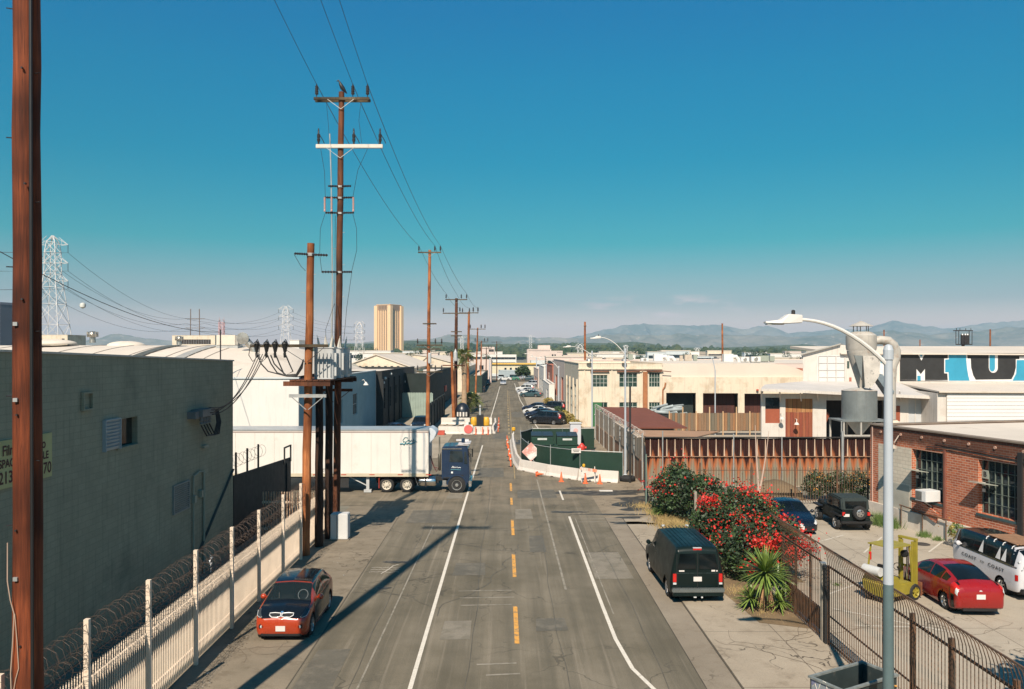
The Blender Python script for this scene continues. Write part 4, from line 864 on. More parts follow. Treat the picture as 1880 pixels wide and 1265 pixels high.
# ---- left row towards the street end
def row(lb, px0, px1, Y, d, pyt, wall, name='street_building', fh=None, side='x1', grp='low buildings near the street end', z=None, mull=(2, 1), par=.3):
    x0, x1 = (px0 - CX) * Y / FL, (px1 - CX) * Y / FL; z = CH - (pyt - HY) * Y / FL
    hs = [(x0 + (x1 - x0) * a, x0 + (x1 - x0) * b, z * c, z * e) for a, b, c, e in (fh or [])]
    return block(name, lb, 'building', x0, x1, Y, Y + d, z, wall, ROOFW, hs, (), side, grp, par=par, mull=mull)
row('cream wall with a dark screened front beside the pavement', 862, 885, 190, 60, 690, M('dark_hedge_wall', (.03, .05, .035), .9, .3), mull=(2, 1))
row('whitish two-step building behind the red-brown pole', 862, 902, 255, 14, 660, PINKW, fh=[(.1, .3, .55, .75), (.45, .65, .55, .75)])
row('white building with a dark roofline strip left of the street end', 895, 925, 300, 16, 688, WSH, fh=[(.05, .95, .1, .55)])
t = row('blue-grey warehouse with a dark open door closing the street', 915, 972, 300, 20, 681, M('bluegrey_wall', (.36, .42, .44), .8, .1), fh=[(.36, .70, .02, .5)], mull=(1, 1))
t = row('cream building with a yellow roof trim behind the blue-grey warehouse', 903, 985, 345, 14, 667, M('cream_yellow', (.70, .62, .44), .8, .06), fh=[(.28, .33, .42, .62), (.40, .45, .42, .62), (.52, .57, .42, .62)], mull=(1, 1))
x0, x1 = (902 - CX) * 344.6 / FL, (986 - CX) * 344.6 / FL; MB().box(x0, x1, 344.3, 344.9, 4.5, 5.1).build('yellow_trim', M('trim_yellow', (.75, .45, .08), .7), t)
row('long white two-storey block with balconies, left of the castle-like block', 884, 948, 520, 20, 651, WHITEW, fh=[(.02, .98, .62, .8), (.02, .98, .15, .4)], mull=(9, 1))
row('higher pinkish block standing on the white two-storey roof', 884, 908, 560, 14, 637, PINKW, fh=[(.55, .95, .75, .88)])
t = row('pinkish castle-like block with a notched parapet', 968, 1012, 640, 24, 641, PINKW, fh=[(.05, .95, .88, .91)], mull=(8, 1))
t = row('raised centre of the castle-like block', 988, 1010, 652, 20, 634, PINKW)
row('right wing of the castle-like block with small dark windows', 1012, 1033, 640, 20, 644, PINKW, fh=[(.05, .2, .55, .75), (.28, .4, .55, .75), (.5, .95, .88, .91)], mull=(1, 1))
row('long low grey block in front of the castle-like block', 975, 1052, 480, 16, 662, WSH, fh=[(.05, .95, .3, .55)], mull=(10, 1))
row('pale low building among wires right of the castle block', 1034, 1062, 560, 12, 652, PINKW)
row('white building with steps of roof, left end of the far town', 860, 884, 420, 14, 668, WHITEW, fh=[(.1, .9, .5, .7)])

# ---- right street row (faces the road with their left side)
def rrow(lb, Y0, Y1, z, wall, holes, x0=9.2, dx=12, fm=None, mull=(2, 3), pane=None, par=.3):
    return block('street_building', lb, 'building', x0, x0 + dx, Y0, Y1, z, wall, ROOFW, (), holes, 'x0', 'buildings along the right side of the street', par=par, fm=fm, mull=mull, pane=pane)
t = block('cream_building', 'cream two-storey corner building with barred windows and a green door', 'building', 9.2, 19.9, 103, 128, 8.05, CREAM, ROOFW,
          [(11.0, 12.9, 5.05, 6.6), (14.4, 16.7, 5.05, 6.9), (19.0 - .8, 19.6, 5.05, 6.9), (14.4, 16.7, 1.4, 3.1), (18.2, 19.6, 1.4, 3.1), (10.9, 12.9, 0, 3.1)],
          [(106.5, 109.5, .6, 5.2), (113, 117, .8, 4.6), (120, 124, .8, 4.6)], 'x0', fm=M('frame_pale', (.45, .47, .42), .6), mull=(4, 3), pane=PANEG)
GRN = M('door_green', (.025, .14, .045), .6, .12, 1)
d = MB().box(10.92, 12.15, 102.86, 102.97, .02, 3.08).build('door', GRN, t); MB().box(11.2, 11.9, 102.8, 102.855, 1.5, 1.6).build('door_bar', WHITEW, d)
for x in (9.9, 13.4, 17.3): MB().box(x, x + .12, 102.9, 102.995, 0, 7.6).build('pilaster', CREAM, t)
MB().box(9.1, 20.0, 102.8, 102.995, 7.3, 7.42).build('string_course', CREAM, t)
for xa, xb in ((10.7, 13.1), (14.1, 17.0), (17.9, 19.8)): MB().box(xa, xb, 102.75, 102.99, 6.98, 7.1).build('rust_lintel', M('rust_bar', (.22, .09, .05), .8), t)
MB().box(17.4, 17.95, 102.6, 102.98, .5, 7.0).build('rusty_duct', M('duct_rust', (.38, .15, .06), .8, .15), t)
MB().tube([(16.0, 102.8, 7.05), (17.6, 102.7, 7.2), (18.6, 102.75, 7.05), (19.4, 102.75, 7.15), (21, 102.8, 7.0)], .06).build('roof_cable', M('rust_bar', (.22, .09, .05), .8), t)
for x, q in ((10.7, .5), (15.2, .5)): 
    MB().tube([(x, 103.1, 8.05), (x, 102.9, 8.6), (x - .2, 102.6, 8.65)], .06).lathe((x - .25, 102.5, 8.35), [(.35, 0), (.25, .3), (.05, .4)], 10).build('roof_floodlight', VENT, t)
for k in range(4): MB().box(9.02, 9.19, 104.2 + 5.9 * k, 105.0 + 5.9 * k, 0, 6.0).build('buttress', CREAM, t)
rrow('tall pinkish-white building with red panels between white piers', 128.2, 158, 8.15, PINKW, [(131, 136, 1.5, 5.4), (139, 144, 1.5, 5.4), (147, 152, 1.5, 5.4)], fm=BRK, pane=M('panel_red', (.42, .13, .09), .8), mull=(3, 1))
rrow('two-storey red brick building with a dark paned window', 158.2, 186, 6.9, BRK, [(168, 174, 3.4, 5.6)], 9.0)
rrow('low white building with an arched canopy in front of the brick one', 150, 176, 3.6, WHITEW, [(155, 160, 0, 2.4)], 7.9, 1.05)
rrow('white narrow building past the brick one', 186.2, 214, 6.2, WHITEW, [(192, 197, .5, 3), (203, 208, .5, 3)], 8.6)
rrow('low pink building with red panels at the far end of the row', 214.2, 250, 5.0, PINKW, [(220, 228, .4, 2.6), (234, 242, .4, 2.6)], 8.4, pane=M('panel_red', (.42, .13, .09), .8), fm=BRK)
# garage
t = thing('garage_building', 'long cream garage with three dark open bays and a bowed parapet', 'building', (29, 104, 0))
bays = [(20.4, 24.2, 0, 4.3), (25.1, 29.6, 0, 4.25), (30.4, 36.8, 0, 4.2)]
wl = MB().wall('y', 103.0, 103.35, 19.92, 38.2, 0, 6.3, bays); wl.box(37.9, 38.2, 103.36, 135, 0, 6.3).box(19.92, 20.2, 103.36, 135, 0, 6.3).box(20.2, 37.9, 134.7, 135, 0, 6.3); wl.build('wall', CREAM, t)
n = 14; vs = []
for y in (103.36, 135.2):
    for k in range(n + 1): u = k / n; vs.append((19.92 + 18.28 * u, y, 6.31 + (1.75 if u < .75 else 1.75 * math.cos((u - .75) / .25 * math.pi / 2) ** .8 * .6 + .7)))
vs += [(19.92, 103.36, 6.3), (38.2, 103.36, 6.3)]
MB().add(vs, [(k, k + 1, n + 2 + k, n + 1 + k) for k in range(n)] + [tuple(range(n + 1)) + (2 * n + 3, 2 * n + 2)]).build('roof', ROOFW, t, fix=False)
for k, (a, b, c, e) in enumerate(bays):
    MB().box(a, b, 104.6, 104.7, 0, e).build('bay_door', plank_mat('bay_brown', (.055, .014, .010), (.10, .028, .018), .5) if k else M('bay_dark', (.02, .03, .028), .8, .3), t)
MB().tube([(19.95, 102.9, .2), (19.95, 102.9, 4.7), (20.2, 102.9, 5.1), (20.3, 102.9, 5.6)], .1).build('rust_pipe', M('duct_rust', (.38, .15, .06), .8, .15), t)
for x in (32.0, 32.6): MB().lathe((x, 102.8, 4.55), [(.02, 0), (.16, .04), (.16, .2), (.02, .24)], 10).build('alarm_bell', M('bell_red', (.5, .08, .05), .6), t)

# ---- red dust-brown shed roof, fences of the yard
t = thing('brown_shed', 'low shed with a red-brown sheet roof in the yard before the cream building', 'shed', (14, 84, 0))
MB().add([(10.6, 92, 3.25), (15.9, 92, 3.15), (17.6, 78.5, 2.15), (11.0, 78.5, 2.15), (10.6, 92, 3.13), (15.9, 92, 3.03), (17.6, 78.5, 2.03), (11.0, 78.5, 2.03)], [(0, 1, 2, 3), (7, 6, 5, 4), (0, 4, 5, 1), (1, 5, 6, 2), (2, 6, 7, 3), (3, 7, 4, 0)]).build('roof', M('roof_redbrown', (.17, .052, .030), .85, .1, .5, grain=.06), t)
MB().box(11.4, 16.6, 80, 91.5, 0, 2.02).build('wall', M('shed_dark', (.05, .035, .03), .8, .2), t)
WOODF = plank_mat('weathered_board', (.16, .145, .105), (.36, .17, .07), .3)
t = thing('board_fence', 'weathered board fence with pale upright posts in front of the garage', 'fence', (24, 92, 0))
f = MB(); x = 18.6
while x < 29.2: f.box(x, x + .27, 92.0, 92.05, .55 + random.uniform(-.02, .02), 2.55 + random.uniform(-.03, .03)); x += .285
f.build('boards', WOODF, t); MB().box(18.6, 29.3, 92.06, 92.12, 2.2, 2.3).box(18.6, 29.3, 92.06, 92.12, .5, .62).build('rail', ARM, t)
for k in range(8): MB().box(18.5 + 1.53 * k, 18.62 + 1.53 * k, 91.88, 91.99, 0, 2.75 + (.5 if k % 2 else 0)).build('post', M('post_tan', (.55, .36, .20), .8, .1), t)
t = thing('scrap_pile', 'heap of grey tubes and scrap behind the board fence', 'scrap', (19.2, 96, 0)); s_ = MB(); rnd = random.Random(3)
for k in range(16): a = (rnd.uniform(16.8, 18.8), rnd.uniform(94.5, 96.5), rnd.uniform(1.6, 3.1)); s_.cyl(a, (a[0] + rnd.uniform(1.5, 2.8), a[1] + rnd.uniform(-1, 1), a[2] + rnd.uniform(-.5, .5)), rnd.uniform(.06, .28))
s_.build('tubes', M('scrap_grey', (.32, .36, .36), .6, .4, 1), t); MB().box(16.6, 20.6, 94, 97, 0, 2.2).build('stack_base', BLK, t)
# ================================================================== FAR THINGS
def lattice(name, lb, px, Y, ztop, hb, hw, zw, arms, mt, th=.14, grp='steel lattice towers on the skyline', z0=0):
    X = (px - CX) * Y / FL; t = thing(name, lb, 'lattice tower', (X, Y, z0), group=grp); f = MB()
    def hwid(z): return hb + (hw - hb) * (z - z0) / (zw - z0) if z < zw else max(.15, hw * (1 - .85 * max(0, (z - arms[0][0]) / max(.1, ztop - arms[0][0]))))
    lv = [z0]; 
    while lv[-1] < ztop - 1: lv.append(min(ztop, lv[-1] + max(2.0, hwid(lv[-1]) * 1.9)))
    for a, b in zip(lv[:-1], lv[1:]):
        wa, wb = hwid(a), hwid(b); ca = [(X + sx * wa, Y + sy * wa, a) for sx, sy in ((-1, -1), (1, -1), (1, 1), (-1, 1))]; cb = [(X + sx * wb, Y + sy * wb, b) for sx, sy in ((-1, -1), (1, -1), (1, 1), (-1, 1))]
        for k in range(4):
            f.bar(ca[k], cb[k], th); 
            if k in (0, 2) or Y < 400: f.bar(ca[k], cb[(k + 1) % 4], th * .6); f.bar(ca[(k + 1) % 4], cb[k], th * .6)
            f.bar(cb[k], cb[(k + 1) % 4], th * .6)
    f.build('lattice_body', mt, t, fix=False)
    for z, L in arms:
        for s_ in (-1, 1):
            a = MB(); w0 = hwid(z); tip = (X + s_ * L, Y, z)
            for dy in (-w0, w0): a.bar((X + s_ * w0, Y + dy, z), tip, th * .7); a.bar((X + s_ * w0 * .6, Y + dy, z + 2.6 * (L / 4.9)), tip, th * .6)
            for u in (.35, .7): a.bar((X + s_ * (w0 + (L - w0) * u), Y, z), (X + s_ * (w0 + (L - w0) * u), Y, z + 2.4 * (1 - u)), th * .5)
            p_ = a.build('arm', mt, t, fix=False); MB().cyl((X + s_ * L, Y, z), (X + s_ * L, Y, z - 2.6 * L / 4.9), th * .55, n=5).build('insulator_string', INS, p_)
    return X
TWR = M('tower_white', (.70, .68, .66), .6, .1, .1)
lattice('lattice_tower', 'large pale lattice tower just right of the nearest pole', 97, 260, 47.2, 5.4, 1.75, 36, ((44.3, 4.9), (38.4, 4.9), (32.6, 4.9)), TWR, .17)
lattice('lattice_tower', 'mid-sized pale lattice tower left of the orange pole', 525, 600, 44.5, 5, 2.0, 30, ((42, 5.4), (36.5, 5.4), (29.5, 5.4)), TWR, .26)
lattice('lattice_tower', 'pale lattice tower between the transformers and the tan tower block', 660, 640, 34, 4.6, 2.4, 20, ((32.5, 4.2), (27.5, 4.2), (22, 4.2)), TWR, .26)
lattice('lattice_tower', 'small grey lattice tower behind the palm, left of the castle-like block', 848, 1200, 34, 4, 2, 20, ((32, 6), (26, 6)), TWR, .4)
lattice('lattice_tower', 'faint lattice tower rising above the castle-like block', 974, 1300, 38, 4, 2, 20, ((35, 7), (28, 7)), TWR, .35)
lattice('lattice_tower', 'pale lattice tower beside the bare pole behind the cream building', 1065, 700, 17, 3.4, 2, 9, ((15.8, 4), (12.8, 4)), TWR, .3)
lattice('lattice_tower', 'thin pale lattice tower behind the second street lamp', 1149, 800, 17, 2.6, 1.6, 9, ((15.5, 3),), TWR, .3)
lattice('lattice_tower', 'tiny pale lattice tower over the garage roof', 1280, 900, 15, 2.6, 1.8, 6, ((13.5, 4),), TWR, .3)
RED = M('mast_red', (.6, .10, .12), .6)
lattice('lattice_tower', 'short red-topped lattice mast left of the rooftop air conditioner', 407, 330, 22.8, 1.0, .9, 10, ((22.5, 1.0),), M('mast_pink', (.62, .34, .33), .6), .16)
t = thing('h_frame_pylon', 'thin two-legged line pylon standing above the pale block on the left', 'pylon', ((358 - CX) * 420 / FL, 420, 0)); m_ = MB()
for px in (349, 367):
    x = (px - CX) * 420 / FL; m_.bar((x, 420, 0), (x + (1 if px < 355 else -1) * .3, 420, 32.3), .35)
x0, x1 = (340 - CX) * 420 / FL, (376 - CX) * 420 / FL; m_.bar((x0, 420, 27.2), (x1, 420, 27.2), .3); m_.bar((x0, 420, 22.4), (x1, 420, 22.4), .25)
m_.build('frame', M('pylon_brown', (.16, .12, .10), .7), t)
xa, xb, xc = (97 - CX) * 260 / FL, (525 - CX) * 600 / FL, (660 - CX) * 640 / FL
LW = M('line_grey', (.10, .13, .15), .7, 0)
for i, (za, zb_) in enumerate(((41.7, 39.4), (35.8, 33.9), (30, 26.9))):
    for s_ in (-1, 1):
        nm = ('upper', 'middle', 'lower')[i] + (' left' if s_ < 0 else ' right')
        wire((xa + s_ * 4.9, 260, za), ((358 - CX) * 420 / FL + s_ * 4.9, 420, 27.2 - 2.4 * i), 6.5, .055, nm + ' transmission wire from the large lattice tower to the two-legged pylon', 'transmission wires on the skyline', 20, LW)
        wire((xa - 150, 150, za + 3), (xa + s_ * 4.9, 260, za), 4, .05, nm + ' transmission wire leaving the frame left of the large lattice tower', 'transmission wires on the skyline', 14, LW)
        wire(((358 - CX) * 420 / FL + s_ * 4.9, 420, 27.2 - 2.4 * i), (xb + s_ * 5.4, 600, zb_), 5, .07, nm + ' transmission wire between the two-legged pylon and the mid-sized tower', 'transmission wires on the skyline', 14, LW)
        wire((xb + s_ * 5.4, 600, zb_), (xc + s_ * 4.2, 640, 30 - 5 * i), 3, .07, nm + ' transmission wire between the mid-sized tower and the one by the transformers', 'transmission wires on the skyline', 14, LW)

# tan tower block
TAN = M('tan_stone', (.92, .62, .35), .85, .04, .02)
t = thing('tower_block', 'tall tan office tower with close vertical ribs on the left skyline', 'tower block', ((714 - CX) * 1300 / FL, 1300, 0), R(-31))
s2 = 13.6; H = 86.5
MB().box(-s2, s2, -s2, s2, 0, H - 9).box(-s2 - .8, s2 + .8, -s2 - .8, s2 + .8, H - 9, H).build('wall', M('tower_dark_stone', (.36, .225, .13), .85, .05, .05), t, world=False)  # darker wall between the ribs stands for the window columns
rb = MB()
for k in range(7):
    u = -s2 + 2 * s2 * k / 6
    rb.box(u - .95, u + .95, -s2 - .8, -s2 - .01, 0, H - 9.01); rb.box(s2 + .01, s2 + .8, u - .95, u + .95, 0, H - 9.01)
for sx in (-1, 1):
    for sy in (-1, 1): rb.box(sx * s2 - 3.2, sx * s2 + 3.2, sy * s2 - 3.2, sy * s2 + 3.2, 0, H - 1.5)
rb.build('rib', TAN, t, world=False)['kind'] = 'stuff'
wn = MB()
for j in range(24):
    z = 3 + j * 3.05; wn.box(-s2, s2, -s2 - .25, -s2 - .005, z, z + .9); wn.box(s2 + .005, s2 + .25, -s2, s2, z, z + .9)
wn.build('spandrel', M('spandrel_tan', (.40, .25, .14), .85), t, world=False)['kind'] = 'stuff'
cr_ = MB()
for k in range(8): u = -s2 + 2 + 3.2 * k; cr_.box(u, u + 1, -s2 - .9, -s2 - .79, H - 7, H - 2)
cr_.build('crown_slot', M('slot_dark', (.10, .07, .05), .8), t, world=False); MB().box(-s2 - .79, s2 + .79, -s2 - .85, s2 + .85, H + .01, H + .6).build('parapet', TAN, t, world=False)
# dark tower at the left edge
X = (6 - CX) * 700 / FL; t = thing('tower_block', 'dark slatted office tower at the far left edge of the photo', 'tower block', (X, 700, 0), R(-20))
MB().box(-14, 6.6, -8, 8, 0, 51).build('wall', M('tower_dark', (.07, .07, .09), .6, .1, .05), t, world=False); q = MB()
for j in range(13): q.box(-14.2, 6.8, -8.25, -8.01, 4 + j * 3.6, 4.9 + j * 3.6)
q.build('floor_band', M('tower_band', (.16, .16, .20), .6), t, world=False); MB().box(-14.3, 6.9, -8.3, 8.3, 51.01, 53).build('parapet', M('tower_band', (.16, .16, .20), .6), t, world=False)
row('long pale roof block with a row of fins at the foot of the two-legged pylon', 316, 395, 240, 10, 616, CREAM, grp='pale blocks behind the vaulted roof', fh=[(.1, .9, .82, .92)], mull=(14, 1))
row('pale block at the foot of the large lattice tower', 70, 124, 230, 10, 615, CREAM, grp='pale blocks behind the vaulted roof', fh=[(.06, .14, .83, .93), (.8, .9, .83, .93)], mull=(1, 1))
row('small pale rooftop hut beside the rack crossarm', 532, 549, 120, 4, 625, WHITEW, grp='pale blocks behind the vaulted roof')

# far low town
rnd = random.Random(21); far_lb = 'small pale flat-roofed building in the hazy far town below the hills'
W3 = [CREAM, WHITEW, PINKW, WSH, M('far_tan', (.42, .34, .26), .85, .1, .1)]
def farb(px, Y, w_, h, d=12, wall=None, lb=far_lb, grp='far-off town buildings'):
    X = (px - CX) * Y / FL; t = thing('far_building', lb, 'building', (X, Y, 0), group=grp)
    MB().box(X - w_ / 2, X + w_ / 2, Y, Y + d, 0, h).build('wall', wall or rnd.choice(W3), t); n = max(2, int(w_ / 4)); q = MB()
    MB().box(X - w_ / 2 - .3, X + w_ / 2 + .3, Y - .3, Y + d + .3, h + .01, h + .5).build('roof', ROOFW, t)
    q.box(X - w_ / 2 + 1, X + w_ / 2 - 1, Y - .15, Y - .01, h * .45, h * .7); q.build('window_band', PANE, t)
for k in range(70):
    px = rnd.uniform(1040, 1560) if k < 46 else rnd.uniform(560, 900); Y = rnd.uniform(420, 1050)
    farb(px, Y, rnd.uniform(10, 34), rnd.uniform(4, 9.5 + (Y - 400) * .006), rnd.uniform(8, 20))
# houses dotted over the hillside
for k in range(60):
    px = rnd.uniform(1180, 1480); Y = rnd.uniform(1500, 2350); X = (px - CX) * Y / FL; h = CH - (rnd.uniform(646, 655) - HY) * Y / FL
    h = max(7, h); t = thing('hill_house', 'tiny pale house dotted on the far green hillside', 'house', (X, Y, 0), group='pale houses on the far hillside'); MB().prism([(X - 6, 0), (X + 6, 0), (X + 6, h - 2), (X, h + 1), (X - 6, h - 2)], 'y', Y, Y + 10).build('house_body', rnd.choice((WHITEW, CREAM, PINKW)), t)

# big flat factory roof behind the garage with rooftop units
t = block('flat_factory', 'wide flat white factory roof stretching behind the garage', 'building', 20.5, 98, 150, 262, 7.4, PINKW, ROOFW, par=.2)
ACW = M('ac_white', (.70, .69, .66), .6, .06); ACG = M('ac_green', (.30, .33, .27), .6, .1)
def rooftop(px, Y, w_, h, kind, lb):
    X = (px - CX) * Y / FL; t = thing('rooftop_unit', lb, 'air conditioner', (X, Y, 7.2), group='cooling units on the flat factory roof')
    MB().box(X - w_ / 2, X + w_ / 2, Y, Y + w_ * .8, 7.5, 7.5 + h).build('body', {'w': ACW, 'g': ACG, 'b': M('ac_beige', (.5, .42, .33), .6)}.get(kind, ACW), t)
    MB().box(X - w_ / 2 + .1, X + w_ / 2 - .1, Y + .1, Y + w_ * .7, 7.2, 7.49).build('base_frame', VENT, t)
    if kind == 'w': MB().tube([(X + w_ / 2, Y + .5, 7.4 + h * .7), (X + w_ / 2 + .7, Y + .5, 7.4 + h * .7), (X + w_ / 2 + 1.2, Y + .5, 7.4 + h * .3), (X + w_ / 2 + 1.3, Y + .5, 7.2)], .45, 8).build('duct_bend', ACW, t)
    elif kind == 'r': MB().lathe((X, Y - .02, 7.5 + h * .5), [(h * .42, -.03), (h * .36, -.06)], 12, 'y').build('fan_ring', VENT, t)
for px, Y, w_, h, k, d in ((1131, 175, 4.4, .9, 'b', 'long low beige'), (1158, 178, 1.0, 1.6, 'g', 'narrow upright green'), (1184, 180, 1.6, .8, 'r', 'low round-fanned'), (1209, 170, 1.8, 1.7, 'w', 'tall white elbow-ducted'), (1225, 176, 1.0, 1.4, 'w', 'narrow white elbow-ducted'), (1251, 190, .7, 1.3, 'b', 'tiny upright beige'), (1264, 195, 1.7, 1.5, 'b', 'square beige'), (1277, 200, .9, 1.5, 'g', 'slim green'), (1338, 172, 2.0, 1.7, 'w', 'largest white elbow-ducted'), (1368, 176, 1.7, .95, 'r', 'left of two white round-fanned'), (1388, 176, 2.0, 1.1, 'r', 'right of two white round-fanned'), (1402, 185, 2.4, 1.3, 'g', 'wide grey-green'), (1418, 190, 1.1, 1.2, 'g', 'small square grey-green')):
    rooftop(px, Y, w_, h, k, d + ' rooftop unit on the factory roof')
farb(1447, 330, 9, 5.9, 8, CREAM, 'cream building over the factory roof with trees before it', 'buildings behind the factory roof')
tag(base(MB().box((1432 - CX) * 140 / FL, (1474 - CX) * 140 / FL, 138, 150, 0, 6.75).build('red_roof_block', M('brick_roof', (.42, .14, .08), .8), label=None)), 'low brick red block behind the right end of the garage roof', 'building')

# ================================================================== SEMI TRUCK
def TX(px): return (px - 930) / 27.36
def TZ(py): return 9.4 - (py - 648) / 27.36
TW = M('trailer_white', (.79, .75, .685), .5, .05, .5, streak=.15, stain=(.5, .42, .3), st_amt=.3, st_sc=.6)
ALU = M('aluminium', (.62, .62, .60), .3, .1, 2, metal=.8)
BLUE = M('cab_blue', (.010, .030, .072), .35, .12, 1, coat=.5)
TYR = M('tyre', (.020, .020, .020), .85, .2, 6)
CHR = M('chrome', (.75, .74, .72), .18, .05, 2, metal=1)
DARKM = M('chassis_dark', (.02, .02, .02), .7, .2)
def wheel_at(root, x, y, z, r, wd, face='y-', rim=ALU, spokes=10, hub=.35, nm='wheel'):
    ax = 'y' if 'y' in face else 'x'; s_ = -1 if '-' in face else 1; c = (x, y, z)
    q = [(r * .60, 0), (r * .9, 0), (r * .97, .02), (r, .06), (r, wd - .06), (r * .97, wd - .02), (r * .9, wd), (r * .60, wd), (r * .6, .0)]
    ty = MB().lathe(c, [(a, -s_ * b) for a, b in q], 24, ax, cap=False).build(nm, TYR, root, smooth=True)
    rm = MB().lathe(c, [(a, -s_ * b) for a, b in ((r * .64, -.006), (r * .60, -.004), (r * .55, .05), (r * .50, .07), (r * .22, .05), (r * .2, -.01), (r * .12, -.015), (.001, -.015))], 24, ax, cap=False)
    rm.build('rim', rim, ty, smooth=True)
    sp = MB()
    for k in range(spokes):
        a = 2 * math.pi * k / spokes; u, v = r * .40 * math.cos(a), r * .40 * math.sin(a)
        if ax == 'y': sp.cyl((x + u, y - s_ * .055, z + v), (x + u, y - s_ * .062 + s_ * .02, z + v), r * .075, n=8)
        else: sp.cyl((x - s_ * .055, y + u, z + v), (x - s_ * .062 + s_ * .02, y + u, z + v), r * .075, n=8)
    sp.build('hub_slots', DARKM, ty)
    return ty
t = thing('truck_trailer', 'long white box trailer crossing behind the wooden poles', 'trailer', (-13, 55.4, 0))
xr, xf_ = -21.4, -5.24; y0, y1 = 54.1, 56.7
MB().box(xr, xf_, y0, y1, 1.22, 4.18).build('box', TW, t, bevel=.03)
MB().box(xr, xf_ + .02, y0 - .02, y1 + .02, 4.185, 4.26).build('roof', M('trailer_roof', (.46, .48, .48), .4, .15, .6, metal=.3), t)
MB().box(xr, xf_, y0 - .015, y0 - .001, 1.1, 1.32).build('lower_rail', M('rail_cream', (.60, .52, .38), .6, .1, 1), t)
MB().box(xr, xf_, y0 - .02, y0 - .001, 4.06, 4.12).build('top_rail', M('rail_line', (.42, .30, .26), .6), t)
for a in (-5.62,): MB().box(a, a + .16, y0 - .012, y0 - .001, 1.33, 4.05).build('corner_post', TRF, t)
for k in range(12): MB().box(xr + 1.3 * k + .6, xr + 1.3 * k + .62, y0 - .012, y0 - .001, 1.33, 4.05).build('panel_seam', M('seam_line', (.58, .54, .48), .6), t)
for k in range(9): MB().box(xr + .8 + 1.9 * k, xr + 1.15 + 1.9 * k, y0 - .02, y0 - .016, 1.20, 1.26).build('reflector', M('refl_red', (.5, .06, .04), .4), t)
nose = MB().prism([(xf_ + .01, 3.25), (xf_ + .35, 3.62), (xf_ + .50, 3.95), (xf_ + .42, 4.15), (xf_ + .12, 4.34), (xf_ + .01, 4.34)], 'y', y0 + .3, y1 - .3); nose.build('nose_fairing', M('fairing', (.60, .64, .68), .35, .06), t, smooth=True, bevel=.03)
MB().box(-20, -8.9, y0 + .5, y1 - .5, .95, 1.09).box(-21.2, -16, y0 + .3, y1 - .3, .6, .94).build('underframe', DARKM, t)
lg = MB().box(-9.45, -9.25, y0 + .2, y0 + .36, .2, 1.09).box(-9.6, -9.1, y0 + .12, y0 + .42, .02, .2).bar((-9.3, y0 + .28, .4), (-10.6, y0 + .28, 1.05), .06); lg.build('landing_leg', TRF, t)
MB().box(-11.9, -10.6, y0 + .1, y0 + .15, .35, 1.05).build('side_skirt_box', DARKM, t)
for x in (-20.0, -18.7): wheel_at(t, x, y0 + .05, .5, .5, .55)
lo = MB(); sc_ = .9
def squig(pts, ox, oz, k, r=.022): lo.tube([(ox + a * k, y0 - .02, oz + b * k) for a, b in pts], r, 5)
LX, LZ = TX(748), TZ(811)
squig([(-.28, -.05), (-.34, .12), (-.18, .32), (.02, .30), (.06, .12), (-.12, -.02), (-.28, .02)], LX, LZ, .9); squig([(.05, .05), (.14, .14), (.2, .05), (.12, -.02), (.22, .0), (.3, .14), (.32, .02), (.42, .1), (.46, .22), (.44, .02), (.55, .08), (.72, -.02)], LX, LZ, .9)
lo.build('cursive_logo', M('logo_green', (.04, .20, .22), .5), t); lo = MB(); squig([(-.5, -.12), (-.3, -.08), (-.2, -.16), (-.05, -.02), (0, -.14), (.1, -.04), (.3, -.1), (.62, .0)], LX - .05, LZ - .05, .9, .05); lo.build('logo_shadow_stroke', M('logo_blue', (.05, .25, .30), .5), t)

t = thing('semi_truck', 'dark blue cab-over truck tractor with chrome tank, pulling the white trailer', 'truck', (-5, 55.3, 0))
cx0, cx1 = -4.36, -2.52
prof = [(cx0, .92), (cx0, 3.02), (cx0 + .12, 3.12), (cx1 - .25, 3.14), (cx1 - .08, 3.02), (cx1, 2.2), (cx1 + .02, 1.5), (cx1, .62), (cx1 - .3, .60), (cx1 - .36, .92)]
MB().prism(prof, 'y', 54.12, 56.5).build('cab', BLUE, t, bevel=.05, smooth=True)
W_ = glass('truck_glass', (.02, .03, .035))
w1 = MB().prism([(-3.85, 2.08), (-2.92, 2.08), (-2.98, 2.82), (-3.78, 2.84)], 'y', 54.098, 54.112).build('side_window', W_, t)
w2 = MB().prism([(-2.84, 1.95), (-2.62, 1.95), (-2.70, 2.75), (-2.84, 2.78)], 'y', 54.098, 54.112).build('quarter_window', W_, t)
MB().add([(cx1 + .012, 54.3, 2.15), (cx1 + .012, 56.3, 2.15), (cx1 - .055, 56.3, 2.95), (cx1 - .055, 54.3, 2.95), (cx1 - .03, 54.3, 2.15), (cx1 - .03, 56.3, 2.15), (cx1 - .1, 56.3, 2.95), (cx1 - .1, 54.3, 2.95)], [(0, 1, 2, 3), (7, 6, 5, 4), (0, 4, 5, 1), (1, 5, 6, 2), (2, 6, 7, 3), (3, 7, 4, 0)]).build('windshield', W_, t)
sm = M('seam_blue', (.008, .018, .05), .5); d = MB()
for a in (-3.92, -2.62): d.box(a, a + .022, 54.105, 54.116, 1.25, 2.9)
d.box(-3.92, -2.6, 54.105, 54.116, 1.24, 1.262); dr = d.build('door_seam', sm, t)
for a in (-4.22, -4.02): MB().box(a, a + .02, 54.105, 54.116, 1.0, 2.95).build('panel_seam', sm, t)
MB().box(-3.6, -2.9, 54.09, 54.115, 1.12, 1.2).build('step_slot', DARKM, t); MB().box(-4.25, -3.8, 54.09, 54.115, 1.0, 1.05).build('step_slot', DARKM, t)
